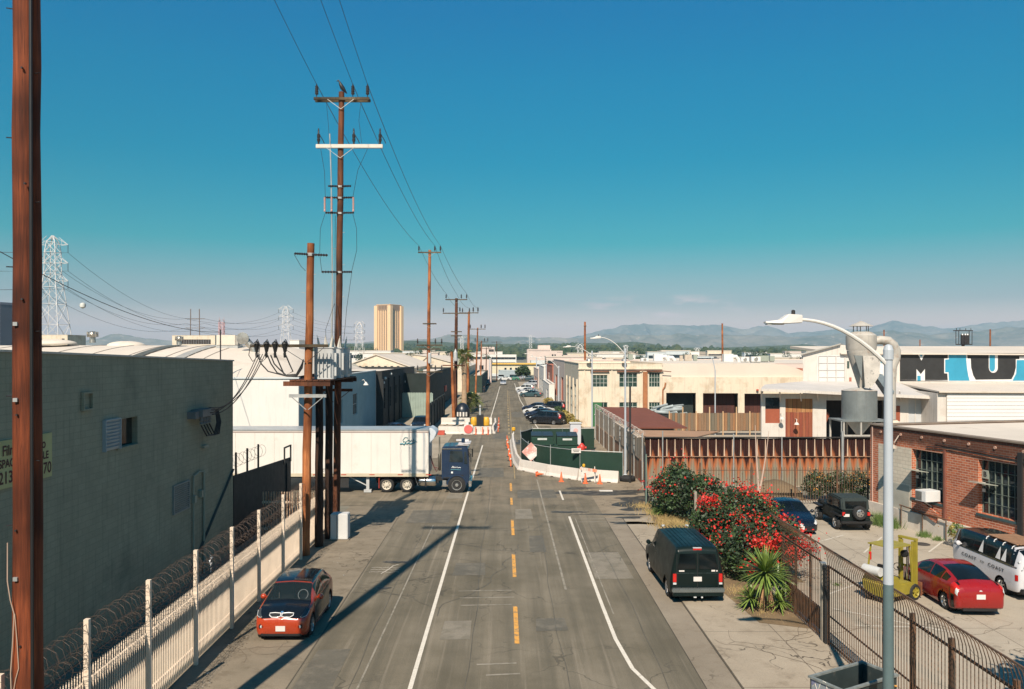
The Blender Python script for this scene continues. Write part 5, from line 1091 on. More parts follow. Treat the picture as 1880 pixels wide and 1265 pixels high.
def scr(pts, k, ox, oz, mt, r=.02): MB().tube([(ox + a * k, 54.1, oz + b * k) for a, b in pts], r, 5).build('door_lettering', mt, t)
scr([(-.3, 0), (-.2, .16), (-.1, .12), (-.2, .02), (-.08, .02), (0, .1), (.02, 0), (.1, .1), (.14, .02), (.22, .1), (.26, 0), (.4, .06), (.5, 0)], .75, -3.45, 1.68, M('letter_white', (.8, .8, .78), .5), .022); scr([(-.4, 0), (0, .02), (.5, -.02)], .75, -3.45, 1.56, M('letter_teal', (.05, .3, .36), .5), .016)
MB().box(-3.72, -3.6, 54.095, 54.112, 1.32, 1.44).build('permit_sticker', M('letter_white', (.8, .8, .78), .5), t)
MB().box(cx0 + .02, -3.0, 54.09, 54.12, 2.93, 3.0).build('drip_rail', CHR, t)
MB().box(-3.3, -2.55, 54.3, 56.3, 3.17, 3.21).box(-2.98, -2.45, 54.4, 56.2, 3.25, 3.29).box(-3.5, -2.62, 55.9, 56.2, 3.29, 3.4).build('roof_visor', M('visor_pale', (.66, .62, .60), .4), t)
MB().lathe((-4.53, 54.5, 1.45), [(.05, 0), (.09, .05), (.09, 1.1), (.05, 1.15), (.05, 2.25), (.03, 2.3)], 12).build('exhaust_stack', M('stack_steel', (.16, .15, .12), .4, .2, 3, metal=.7), t, smooth=True)
MB().lathe((-5.95, 54.55, .72), [(.1, 0), (.29, .03), (.32, .1), (.32, 1.1), (.29, 1.17), (.1, 1.2)], 20, 'x').build('fuel_tank', CHR, t, smooth=True)
MB().box(-5.5, -5.4, 54.2, 54.9, .4, 1.05).build('tank_strap', DARKM, t)
MB().box(-8.9, -2.7, 54.9, 55.7, .72, 1.0).box(-8.8, -4.6, 54.6, 56.0, .60, .71).build('chassis', DARKM, t)
MB().box(-7.2, -5.3, 54.8, 55.9, 1.0, 1.18).build('fifth_wheel', DARKM, t)
MB().tube([(-5.2, 54.9, 2.4), (-5.05, 54.8, 1.9), (-4.75, 54.7, 1.35), (-4.6, 54.7, 1.6)], .03).tube([(-5.2, 55.2, 2.3), (-4.95, 55.1, 1.6), (-4.5, 55, 1.5)], .03).build('air_hose', M('hose_red', (.12, .03, .03), .5), t)
for x, r in ((-8.08, .5), (-6.7, .5)): wheel_at(t, x, 54.3, r, r, .6, rim=M('rim_cream', (.62, .56, .46), .4, .1), spokes=8); wheel_at(t, x, 56.4, r, r, .6, 'y+', spokes=8)
wheel_at(t, -3.34, 54.07, .53, .53, .3); wheel_at(t, -3.34, 56.4, .53, .53, .3, 'y+')
fa = MB(); 
for k in range(12):
    a0, a1 = math.pi * k / 12, math.pi * (k + 1) / 12; r0, r1 = .60, .68
    fa.prism([(-3.34 + r0 * math.cos(a0), .55 + r0 * math.sin(a0)), (-3.34 + r1 * math.cos(a0), .55 + r1 * math.sin(a0)), (-3.34 + r1 * math.cos(a1), .55 + r1 * math.sin(a1)), (-3.34 + r0 * math.cos(a1), .55 + r0 * math.sin(a1))], 'y', 54.08, 54.5)
fa.build('wheel_arch', BLUE, t); MB().lathe((-3.34, 54.118, .55), [(.6, 0), (.6, .01)], 24, 'y').build('wheel_well', DARKM, t)
MB().box(-4.3, -4.05, 54.12, 54.14, .45, .85).box(-4.25, -4.1, 54.105, 54.115, .5, .8).build('step_box', ALU, t); MB().box(cx1 - .02, cx1 + .16, 54.12, 56.5, .42, .82).build('bumper', CHR, t, bevel=.03)
MB().box(cx1 + .021, cx1 + .05, 54.35, 54.75, .95, 1.15).build('headlight', M('lamp_glass', (.7, .7, .66), .2), t); MB().box(cx1 + .021, cx1 + .05, 55.85, 56.25, .95, 1.15).build('headlight', M('lamp_glass', (.7, .7, .66), .2), t)
for y in (53.95, 56.6): MB().box(cx1 + .1, cx1 + .16, y - .12, y + .12, 2.1, 2.65).bar((cx1 - .1, y + (.1 if y < 55 else -.1), 2.7), (cx1 + .12, y, 2.62), .03).build('mirror', DARKM, t)
MB().lathe((-2.95, 54.9, 3.3), [(.12, 0), (.12, .25), (.05, .3)], 10).build('roof_horn', BLUE, t)
MB().box(-8.6, -8.56, 54.2, 54.7, .3, 1.0).build('mud_flap', M('refl_red', (.5, .06, .04), .4), t); MB().bar((-6.15, 54.15, 1.05), (-5.95, 54.15, .5), .03).build('flap_bracket', ALU, t)

# ================================================================== CONCRETE BARRIERS, PENS
BAR = M('barrier_concrete', (.68, .62, .55), .8, .07, .8, grain=.08, streak=.3, stain=(.42, .35, .28), st_amt=.4, st_sc=1.2)
def barrier(a, b, lb, grp, h=.84, root=None):
    ax, ay = a; bx, by = b; L = math.hypot(bx - ax, by - ay); rz = math.atan2(by - ay, bx - ax)
    t = thing('concrete_barrier', lb, 'barrier', ((ax + bx) / 2, (ay + by) / 2, 0), rz, grp)
    pr = [(-.3, .0), (-.3, .08), (-.17, .28), (-.09, h), (.09, h), (.17, .28), (.3, .08), (.3, .0)]
    mb_ = MB().prism(pr, 'x', -L / 2 + .02, L / 2 - .02); mb_.build('concrete_body', BAR, t, world=False, bevel=.015)
    for s_ in (-1, 1):
        MB().box(s_ * L * .28 - .14, s_ * L * .28 + .14, -.304, .304, .0, .07).build('scupper', M('slot_dark', (.10, .07, .05), .8), t, world=False)
    return t
G1 = 'barriers around the green screened pen'
pts = [(8.14, 58.35), (5.36, 59.6), (3.18, 61.9), (1.15, 64.8), (.85, 68.5), (.72, 74.2), (.66, 80.2), (.66, 86.2)]
names = ['rightmost front barrier of the green pen, beside the loose tyre', 'front barrier of the green pen behind the two middle cones', 'front barrier of the green pen under the diamond sign', 'short corner barrier of the green pen', 'first barrier up the street side of the green pen', 'middle barrier up the street side of the green pen', 'last barrier up the street side of the green pen']
for (a, b, n_) in zip(pts[:-1], pts[1:], names): barrier(a, b, n_, G1)
G2 = 'barriers of the small pen in the street'
for a, b, n_ in (((-7.9, 93.6), (-4.3, 93.3), 'nearest left barrier of the street pen with a scalloped end'), ((-4.2, 93.2), (-1.75, 93.4), 'near barrier of the street pen with orange stripes'), ((-1.6, 93.8), (-1.35, 99.5), 'street-side barrier of the small pen, nearer half'), ((-1.35, 99.7), (-1.5, 105.5), 'street-side barrier of the small pen, farther half'), ((-8.6, 106), (-4.8, 105.8), 'far barrier of the small pen by the double pole'), ((-4.7, 105.8), (-1.9, 106.0), 'far right barrier of the small pen')):
    barrier(a, b, n_, G2, .9)
ORG = M('cone_orange', (.80, .16, .05), .6, .08); CW = M('cone_white', (.75, .70, .64), .6)
for k, x in enumerate((-3.6, -2.8, -2.2)): tag(base(MB().box(x, x + .12, 92.85, 92.9, .0, .88).box(x - .08, x + .2, 92.8, 92.95, 0, .04).build('delineator', ORG)), ('left', 'middle', 'right')[k] + ' thin orange marker against the striped street barrier', 'marker', 'orange markers on the street pen')
def cone(x, y, h, lb, rot=None, grp='traffic cones by the green pen'):
    t = thing('traffic_cone', lb, 'cone', (x, y, 0), 0, grp)
    b = MB().box(-.19, .19, -.19, .19, 0, .035).build('cone_base', ORG, t, world=False)
    MB().lathe((0, 0, .036), [(.135, 0), (.03, h - .04), (.02, h - .03)], 14).build('cone_body', ORG, t, world=False, smooth=True)
    MB().lathe((0, 0, .0), [(.101, h * .32), (.066, h * .62)], 14).build('collar', CW, t, world=False)
    if rot: t.rotation_euler = rot; t.location.z = .18
    return t
cone(4.0, 58.9, .72, 'orange cone with a white collar before the middle of the green pen'); cone(5.68, 58.1, .74, 'orange cone at the joint of the two front barriers, under the striped barricade'); cone(6.7, 57.9, .7, 'orange cone in front of the rightmost barrier'); cone(2.3, 61.4, .6, 'red-orange cone lying on its side by the corner barrier', (R(85), 0, R(60)))
def deline(x, y, lb):
    t = thing('delineator', lb, 'marker', (x, y, 0), 0, 'orange posts up the street side of the green pen'); MB().lathe((0, 0, .04), [(.06, 0), (.05, .98), (.03, 1.02)], 10).build('tube', ORG, t, world=False); MB().lathe((0, 0, 0), [(.2, 0), (.2, .035)], 10).build('rubber_foot', DARKM, t, world=False); MB().lathe((0, 0, .6), [(.062, 0), (.062, .12)], 10).build('band', CW, t, world=False)
for x, y, lb in ((.35, 66.6, 'orange post nearest the camera beside the corner barrier'), (.28, 70.2, 'second orange post up from the corner barrier'), (.2, 73.2, 'third orange post up from the corner barrier'), (.12, 79.0, 'fourth orange post, standing wider of the barriers'), (.05, 81.4, 'farthest orange post beside the street-side barriers')): deline(x, y, lb)
for x, y, lb in ((-1.0, 95.5, 'orange post right of the small street pen, nearest'), (-.95, 100, 'orange post right of the small street pen, middle one'), (-1.0, 104.5, 'orange post right of the small street pen, farthest')): deline(x, y, lb)
# striped barricade with amber lamp
t = thing('barricade', 'striped A-frame barricade with an amber lamp standing on the front barrier joint', 'barricade', (5.9, 58.6, 0)); 
for x in (5.45, 6.4): MB().bar((x, 58.35, 0.02), (x, 58.55, 1.15), .05).bar((x, 58.75, .02), (x, 58.56, 1.1), .05).build('leg', CW, t)
st_m = plank_mat('orange_stripe', (.75, .68, .6), (.8, .2, .06), .16)
MB().obox((5.92, 58.34, .95), (1.25, .04, .22), ry=R(8)).build('board', st_m, t); MB().obox((5.7, 58.3, .55), (.7, .04, .2), ry=R(-25)).build('board', CW, t)
MB().lathe((5.6, 58.45, 1.12), [(.05, 0), (.1, .06), (.1, .2), (.03, .24)], 10).build('amber_lamp', M('amber', (.8, .42, .03), .4), t)
# green screened fence
SCR = M('screen_green', (.007, .036, .020), .75, .15, .5, grain=.05, streak=.2)
t = thing('screened_fence', 'dark green screened fence enclosing the dumpsters behind the concrete barriers', 'fence', (5, 66, 0))
pg = [(8.55, 59.25), (5.5, 60.3), (3.4, 62.4), (1.75, 65.0), (1.25, 69.5), (1.3, 74.5), (2.5, 77.8), (5.4, 78.0), (8.5, 78.1)]
for a, b in zip(pg[:-1], pg[1:]):
    q = MB(); n = 8
    for k in range(n):
        u0, u1 = k / n, (k + 1) / n; dx = lambda u: .03 * math.sin(u * 9 + a[0]); p0 = (a[0] + (b[0] - a[0]) * u0, a[1] + (b[1] - a[1]) * u0 + dx(u0)); p1 = (a[0] + (b[0] - a[0]) * u1, a[1] + (b[1] - a[1]) * u1 + dx(u1))
        s0, s1 = -.03 * math.sin(math.pi * u0), -.03 * math.sin(math.pi * u1); q.quad((*p0, .1), (*p1, .1), (*p1, 2.08 + s1), (*p0, 2.08 + s0))
    q.build('screen_panel', SCR, t, fix=False); MB().cyl((a[0], a[1], 2.1), (b[0], b[1], 2.1), .025, n=6).build('top_rail', STEEL, t); MB().cyl((a[0], a[1], 0), (a[0], a[1], 2.3), .03, n=6).build('post', STEEL, t)
t = thing('diamond_sign', 'faded pink and white diamond sign hanging on the green screen', 'sign', (1.9, 64.2, 1.2)); x, y = 1.95, 64.0
MB().prism([(x - .75, 1.55), (x, .8), (x + .75, 1.55), (x, 2.3)], 'y', y, y + .03).build('board', M('sign_pink', (.74, .36, .30), .6, .2, 1.5, stain=(.8, .76, .7), st_amt=1, st_thr=.45, st_sc=1.5), t); MB().bar((x - .5, y + .05, .2), (x, y + .04, 1.0), .05).bar((x + .6, y + .05, .2), (x + .1, y + .04, 1.0), .05).build('stand', STEEL, t)
t = thing('fence_notice', 'small white printed notice on the top rail of the green screen', 'sign', (5.2, 60.2, 2.0)); MB().box(4.85, 5.55, 60.16, 60.19, 1.93, 2.28).build('board', CW, t); MB().box(4.95, 5.45, 60.152, 60.158, 2.13, 2.18).box(5.0, 5.4, 60.152, 60.158, 2.02, 2.06).build('print_line', DARKM, t)
tag(base(MB().box(1.6, 1.7, 64.3, 64.36, .15, .75).build('red_reflector', M('refl_red', (.5, .06, .04), .4))), 'narrow red reflector strip on the corner barrier', 'reflector')
t = thing('warning_light', 'yellow warning light on a white post at the top of the street-side barriers', 'light', (.75, 85.6, .8)); MB().cyl((.75, 85.6, .8), (.75, 85.6, 1.1), .06).build('post', CW, t); MB().lathe((.75, 85.6, 1.1), [(.12, 0), (.2, .1), (.2, .35), (.1, .42)], 10).build('lamp', M('amber', (.8, .42, .03), .4), t)
# dumpsters in the pen
DG = M('dumpster_green', (.016, .055, .035), .55, .2, 1, streak=.3)
def dumpster(x, y, w_, d, h, lb, mt, rz=0, lid=True, grp='green dumpsters in the pen'):
    t = thing('dumpster', lb, 'dumpster', (x, y, 0), rz, grp)
    b = MB().prism([(-d / 2 + .12, .12), (d / 2, .12), (d / 2, h), (-d / 2, h - .2), (-d / 2, h - .4)], 'x', -w_ / 2, w_ / 2); b.build('bin_body', mt, t, world=False, bevel=.02)
    r = MB()
    for z in (.45, .8, 1.15): r.box(-w_ / 2 + .05, w_ / 2 - .05, -d / 2 - .03, -d / 2 + .1, z, z + .07)
    r.build('stiffener', mt, t, world=False)
    for s_ in (-1, 1):
        MB().add([(s_ * .02, -d / 2 - .06, h - .2), (s_ * w_ / 2, -d / 2 - .06, h - .2), (s_ * w_ / 2, d / 2, h + .02), (s_ * .02, d / 2, h + .02), (s_ * .02, -d / 2 - .06, h - .15), (s_ * w_ / 2, -d / 2 - .06, h - .15), (s_ * w_ / 2, d / 2, h + .07), (s_ * .02, d / 2, h + .07)], [(0, 3, 2, 1), (4, 5, 6, 7), (0, 1, 5, 4), (1, 2, 6, 5), (2, 3, 7, 6), (3, 0, 4, 7)]).build('lid', M('lid_black', (.03, .04, .045), .4, .1), t, world=False)
        MB().box(s_ * (w_ / 2 + .0), s_ * (w_ / 2 + .14), -.5, .4, .95, 1.1).build('lift_pocket', mt, t, world=False)
    MB().box(-.42, .42, -d / 2 - .012, -d / 2 - .002, h - .55, h - .38).build('sticker', M('sticker_white', (.6, .62, .58), .6), t, world=False)
    return t
dumpster(3.2, 73.0, 1.95, 1.5, 2.15, 'left green dumpster inside the screened pen', DG); dumpster(5.45, 73.0, 1.85, 1.5, 2.12, 'right green dumpster inside the screened pen, next to the grey cabinet', DG)
t = thing('utility_cabinet', 'tall pale grey utility cabinet with a pink label in the screened pen', 'cabinet', (6.5, 76, 0)); MB().box(6.0, 7.0, 75.8, 76.6, 0, 2.75).build('body', M('cab_grey', (.60, .60, .62), .5, .06), t, bevel=.03); MB().box(5.93, 7.07, 75.72, 76.68, 2.755, 2.83).build('cap', ACW, t); MB().lathe((6.5, 75.79, 2.1), [(.22, -.01), (.22, 0)], 14, 'y').build('label_disc', M('sign_pink2', (.7, .4, .36), .6), t)
t = thing('fire_hydrant', 'red hydrant-like valve standing in the pen right of the dumpsters', 'hydrant', (6.55, 70.2, 0)); MB().lathe((6.55, 70.2, 0), [(.2, 0), (.2, .06), (.13, .08), (.13, .9), (.26, .95), (.3, 1.15), (.26, 1.35), (.12, 1.5), (.05, 1.55)], 14).build('barrel', M('hydrant_red', (.6, .05, .035), .45), t, smooth=True); MB().cyl((6.15, 70.2, 1.15), (6.95, 70.2, 1.15), .1).build('outlet', M('hydrant_red', (.6, .05, .035), .45), t)
t = thing('debris_heap', 'dark heap of pipes and scrap along the inside right of the pen', 'debris', (7.4, 64, 0)); s_ = MB(); rnd = random.Random(9)
for k in range(26): a = (rnd.uniform(5.9, 8.0), rnd.uniform(62.5, 68), rnd.uniform(.1, 1.3)); s_.bar(a, (a[0] + rnd.uniform(-.9, .9), a[1] + rnd.uniform(-1, 1), a[2] + rnd.uniform(-.3, .6)), rnd.uniform(.04, .22))
s_.build('scrap', M('scrap_mix', (.06, .05, .04), .8, .6, 2), t)
t = thing('tyre', 'loose black tyre lying by the rightmost barrier', 'tyre', (8.85, 59.2, 0)); MB().lathe((8.85, 59.2, .02), [(.34, 0), (.56, .02), (.62, .12), (.62, .26), (.54, .34), (.34, .36), (.3, .28), (.3, .08)], 20).build('rubber', TYR, t, smooth=True)
tag(base(MB().box(6.3, 7.2, 54.6, 54.95, .01, .06).build('cardboard', M('litter_white', (.7, .66, .6), .7), bevel=.01)), 'flat white scrap lying on the dark patch before the tyre', 'litter')
# light trailer in the street pen
t = thing('light_trailer', 'yellow trailer-mounted light mast standing in the small street pen', 'trailer', (-3.2, 97.5, 0)); YM = M('plant_yellow', (.75, .40, .03), .5, .1)
for s_ in (-1, 1): MB().lathe((-3.2 + s_ * .75, 97.5, .55), [(.25, 0), (.38, .1), (.42, .5), (.38, .9), (.25, 1.1)], 12).build('yellow_tank', YM, t, smooth=True)
MB().box(-3.6, -2.8, 97, 98.3, .5, 1.9).build('body', DARKM, t); MB().box(-4.6, -3.9, 97.3, 98.0, .4, 1.0).build('engine_box', GREENB, t)
MB().cyl((-3.2, 97.6, 1.9), (-3.2, 97.6, 3.1), .12).build('mast', TRF, t); MB().bar((-4.5, 97.5, 2.7), (-1.9, 97.5, 2.95), .06).bar((-4.3, 97.5, 2.2), (-3.9, 97.5, 3.2), .05).bar((-2.2, 97.5, 2.3), (-2.5, 97.5, 3.3), .05).build('antenna_bar', INS, t)
for x in (-3.9, -2.5): wheel_at(t, x, 97.0, .33, .33, .2)
t = thing('construction_sign', 'pink-red round marker sign leaning on the near barrier of the small pen', 'sign', (-4.4, 92.6, 0)); MB().lathe((-4.4, 92.75, .62), [(.5, 0), (.5, .03)], 16, 'y').build('disc', M('sign_red2', (.75, .15, .13), .6), t); MB().box(-4.9, -3.9, 92.8, 92.84, .02, 1.15).build('board', CW, t)
t = thing('round_tank', 'round black domed tank with four white marks near its foot', 'tank', (-6.35, 116, 0)); MB().lathe((-6.35, 116, 0), [(.85, 0), (1.05, .3), (1.08, 1.0), (.95, 1.5), (.65, 1.95), (.3, 2.2), (.05, 2.25)], 20).build('shell', M('tank_black', (.015, .02, .03), .35, .2), t, smooth=True)
for k in range(4): a = R(-125 + 23 * k); MB().obox((-6.35 + 1.09 * math.cos(a), 116 + 1.09 * math.sin(a), .65), (.24, .06, .62), rz=a + math.pi / 2).build('white_mark', CW, t)
tag(base(MB().box(-7.9, -7.1, 92.2, 92.9, 0, .5).build('brick_stack', M('red_panel', (.5, .08, .05), .6), bevel=.03)), 'small red crate at the left end of the street pen', 'crate')
# ================================================================== RIGHT SIDE: WALLS, WAREHOUSE, BRICK BUILDING
def rust_mat():
    m, n, b = _new('rust_corrugated', .75); o = nd(n, 'TexCoord').outputs['Object']; s = nd(n, 'SeparateXYZ', i_0=o)
    x, z = s.outputs[0], s.outputs[2]
    vn = noise(n, mapd(n, o, (5.5, 1, .35)), 1.0, 5, .65); vb = noise(n, mapd(n, o, (1.3, 1, .12)), 1.0, 3)
    # rust runs down from the top, in tongues between the ribs
    per = mth(n, 'PINGPONG', x, .29); per = rng(n, per, 0, .29)            # 0 at ribs .. 1 mid-panel
    depth = mth(n, 'ADD', mth(n, 'MULTIPLY', per, 1.1), mth(n, 'MULTIPLY', mth(n, 'SUBTRACT', vn, .5), 2.2))
    depth = mth(n, 'ADD', depth, mth(n, 'MULTIPLY', mth(n, 'SUBTRACT', vb, .5), 1.6))
    h = mth(n, 'SUBTRACT', 3.4, z)
    k = rng(n, mth(n, 'SUBTRACT', mth(n, 'ADD', depth, .75), mth(n, 'MULTIPLY', h, .78)), -.75, .0)
    galv = mix(n, vn, (.17, .155, .11), (.34, .30, .22)); rust = mix(n, vn, (.34, .085, .03), (.48, .17, .065)); dark = (.035, .012, .009)
    c = mix(n, k, galv, rust); k2 = rng(n, mth(n, 'SUBTRACT', mth(n, 'ADD', depth, .75), mth(n, 'MULTIPLY', h, 1.0)), -.35, .15); c = mix(n, k2, c, dark)
    n.links.new(c, b.inputs['Base Color']); b.inputs['Specular IOR Level'].default_value = .2
    return m
RUSTM = rust_mat()
t = thing('corrugated_fence', 'rust-streaked corrugated metal fence with pale ribs behind the parking lot', 'fence', (19, 57, 0))
q = MB(); X0, X1, dx = 9.8, 28.5, .048; n = int((X1 - X0) / dx); z0s = (0, 3.38)
vs = []
for i in range(n + 1): x = X0 + i * dx; y = 57 + .018 * math.sin(i * math.pi / 2); vs += [(x, y, 0), (x, y, 3.38 + .02 * math.sin(x * 1.3))]
q.add(vs, [(2 * i, 2 * i + 2, 2 * i + 3, 2 * i + 1) for i in range(n)]); q.build('sheet', RUSTM, t, fix=False)
MB().box(9.75, 28.5, 57.05, 57.15, 3.2, 3.32).box(9.75, 28.5, 57.05, 57.15, 2.0, 2.1).build('back_rail', ARM, t)
MB().box(9.75, 28.5, 56.86, 57.04, 3.40, 3.47).build('cap', M('cap_dark', (.03, .025, .02), .8), t); MB().cyl((9.8, 56.9, 2.08), (28.4, 56.9, 2.08), .03, n=6).build('front_rail', M('rail_rust', (.30, .17, .10), .7), t)
RIB = M('rib_pale', (.62, .44, .31), .8, .15, 2, streak=.4)
k = 0; x = 10.15
while x < 28.3: MB().prism([(x - .045, 2.12), (x + .045, 2.12), (x + .02, 3.3), (x - .02, 3.3)], 'y', 56.88, 56.95).build('rib', RIB, t); x += .58; k += 1
for x, zt in ((11.0, 3.9), (16.0, 3.7), (19.4, 3.5), (23.6, 4.6), (26.0, 4.1)): MB().cyl((x, 56.8, 0), (x, 56.8, zt), .045, n=8).build('pipe_post', STEEL, t)
MB().cyl((23.6, 56.6, 0), (23.6, 56.6, 3.9), .09, n=8).build('gate_post', STEEL, t)
# street-side wall going back
TANP = plank_mat('tan_sheet', (.50, .37, .25), (.66, .52, .38), .9, 1)
t = thing('sheet_wall', 'tan corrugated wall with rusty lower patches and razor wire, running up the street side', 'fence', (9.8, 72, 0))
q = MB(); y = 57.2
while y < 88:
    q.box(9.78, 9.84, y, y + 1.18, 1.55, 3.3); y += 1.2
q.build('upper_sheet', TANP, t); q = MB(); y = 57.2
while y < 88: q.box(9.72, 9.775, y, y + 1.9, .02, 1.62); y += 1.95
q.build('lower_sheet', plank_mat('rusty_sheet', (.26, .12, .06), (.46, .34, .22), .6, 1), t)
for k in range(9): MB().box(9.62, 9.70, 57.3 + 3.8 * k, 57.42 + 3.8 * k, 0, 3.7).build('post', STEEL, t)
pts = []
for k in range(420): a = 2 * math.pi * k / 10; pts.append((9.65 + .24 * math.cos(a), 57.4 + 30.4 * k / 420, 3.62 + .24 * math.sin(a)))
MB().tube(pts, .014, 3, cap=False).build('razor_wire', M('razor_pale', (.5, .45, .4), .5, .1), t, fix=False)
tr = MB()
for k in range(26): tr.box(9.35, 9.75, 57.6 + .5 * k, 57.66 + .5 * k, 3.38, 3.42)
tr.box(9.3, 9.36, 57.4, 71, 3.36, 3.44).box(9.76, 9.8, 57.4, 71, 3.36, 3.44); tr.build('overhead_ladder', M('ladder_pale', (.55, .45, .36), .6, .1), t)
t = thing('leaning_roof', 'rust-tan sheet roof behind the corner of the corrugated fence', 'shed', (13, 62, 0))
MB().add([(10.0, 66, 3.1), (17.5, 66, 3.0), (13.5, 57.4, 3.42), (10.0, 57.4, 3.42), (10.0, 66, 3.02), (17.5, 66, 2.92), (13.5, 57.4, 3.34), (10.0, 57.4, 3.34)], [(0, 3, 2, 1), (4, 5, 6, 7), (0, 1, 5, 4), (1, 2, 6, 5), (2, 3, 7, 6), (3, 0, 4, 7)]).build('roof', M('roof_tan', (.40, .23, .13), .85, .15, .6), t); MB().box(10.1, 13.0, 58, 65.8, 0, 2.9).build('wall', M('shed_dark', (.05, .035, .03), .8, .2), t)
t = thing('dark_gate', 'tall black mesh gate standing open between the street wall and the red-flowered bush', 'gate', (9.2, 53, 0))
MB().add([(9.7, 57, .05), (8.65, 50.2, .05), (8.65, 50.2, 3.0), (9.7, 57, 3.05), (9.76, 57, .05), (8.71, 50.2, .05), (8.71, 50.2, 3.0), (9.76, 57, 3.05)], [(0, 1, 2, 3), (7, 6, 5, 4), (0, 4, 5, 1), (1, 5, 6, 2), (2, 6, 7, 3), (3, 7, 4, 0)]).build('mesh_panel', M('mesh_black', (.025, .03, .028), .9, .3, 2), t)
MB().cyl((8.68, 50.1, 0), (8.68, 50.1, 3.1), .05).build('post', M('post_green', (.16, .22, .18), .6), t); MB().cyl((9.0, 49.6, 0), (9.0, 49.6, 1.4), .07).build('bollard_post', STEEL, t)
x = 9.45; tag(base(MB().cyl((8.95, 58.4, 0), (8.95, 58.4, 7.0), .07).build('dark_post', DARKM)), 'slim black post beside the second street lamp', 'post')

# iron fence across the back of the lot
IRON = M('iron_brown', (.12, .070, .042), .6, .3, 3, stain=(.20, .08, .03), st_amt=.6, st_thr=.5, st_sc=5)
def bars(root, pts, h, sp=.14, w_=.018, nm='picket', mt=None):
    f = MB()
    for a, b in zip(pts[:-1], pts[1:]):
        L = math.hypot(b[0] - a[0], b[1] - a[1]); k = int(L / sp)
        for i in range(k): u = (i + .5) / k; x, y = a[0] + (b[0] - a[0]) * u, a[1] + (b[1] - a[1]) * u; f.box(x - w_ / 2, x + w_ / 2, y - w_ / 2, y + w_ / 2, .08, h)
    o = f.build(nm, mt or IRON, root); o['kind'] = 'stuff'; return o
t = thing('iron_fence', 'thin brown picket fence across the back of the parking lot before the corrugated one', 'fence', (17, 50, 0))
bars(t, [(11.8, 50), (22.5, 50)], 2.3, .16, .022)
MB().box(11.8, 22.5, 50.02, 50.06, 2.1, 2.14).box(11.8, 22.5, 50.02, 50.06, .25, .29).build('rail', IRON, t)
for x in (12.0, 15.2, 17.9, 20.5, 22.4): MB().box(x - .05, x + .05, 49.95, 50.015, 0, 2.6).build('post', IRON, t)
# curved-top iron fence along the pavement
def curved(t, ya, yb, sp=.15):
    f = MB(); y = ya
    while y < yb:
        f.tube([(10.28, y, .06), (10.28, y, 2.62), (10.26, y, 2.86), (10.18, y, 3.12), (10.04, y, 3.30), (9.88, y, 3.38)], .0115, 4); y += sp
    f.build('picket', IRON, t, fix=False)['kind'] = 'stuff'
    MB().box(10.295, 10.33, ya, yb, 2.54, 2.60).box(10.295, 10.33, ya, yb, .98, 1.02).box(10.295, 10.33, ya, yb, .14, .2).box(9.86, 9.9, ya, yb, 3.37, 3.40).build('rail', IRON, t)
t = thing('curved_fence', 'rusty iron fence with tops bent over the pavement, beside the parking lot', 'fence', (10.28, 19, 0)); curved(t, 9, 25.85)
for Y in (20.6, 18.8, 16.4, 13.5, 10.5): MB().box(10.335, 10.43, Y - .05, Y + .05, 0, 2.75).build('post', IRON, t)
t = thing('sliding_gate', 'curved-top iron gate with a dark screened foot, left of the gate posts', 'gate', (10.28, 28.3, 0)); curved(t, 26.4, 30.2, .14)
for Y in (27.5, 28.9, 30.2): MB().box(10.335, 10.40, Y - .035, Y + .035, .05, 2.7).build('stile', IRON, t)
MB().box(10.44, 10.45, 26.4, 30.1, .2, .95).build('screen', M('screen_brown', (.10, .06, .04), .9, .3), t)
t = thing('gate_post', 'pale square gate post at the end of the iron gate', 'post', (10.3, 26.2, 0), group='two posts of the iron gate'); MB().box(10.22, 10.36, 26.12, 26.27, 0, 2.55).build('shaft', M('post_greyrust', (.34, .30, .24), .7, .2, 3, stain=(.22, .1, .05)), t); MB().box(10.2, 10.38, 26.1, 26.29, 2.555, 2.6).build('cap', STEEL, t)
t = thing('gate_post', 'black square gate post next to the pale one', 'post', (10.3, 25.95, 0), group='two posts of the iron gate'); MB().box(10.22, 10.38, 25.86, 26.02, 0, 2.5).build('shaft', DARKM, t); MB().box(10.2, 10.40, 25.84, 26.04, 2.505, 2.55).build('cap', DARKM, t)
t = thing('iron_fence', 'short brown iron fence between the two red-flowered bushes', 'fence', (9.9, 41, 0)); bars(t, [(9.75, 41.3), (10.1, 35)], 2.2, .15, .02); MB().box(9.62, 9.74, 41.25, 41.37, 0, 2.3).build('post', M('post_greyrust'), t); MB().bar((9.8, 41.3, 2.0), (10.15, 35, 2.0), .04).bar((9.8, 41.3, .4), (10.15, 35, .4), .04).build('rail', IRON, t)

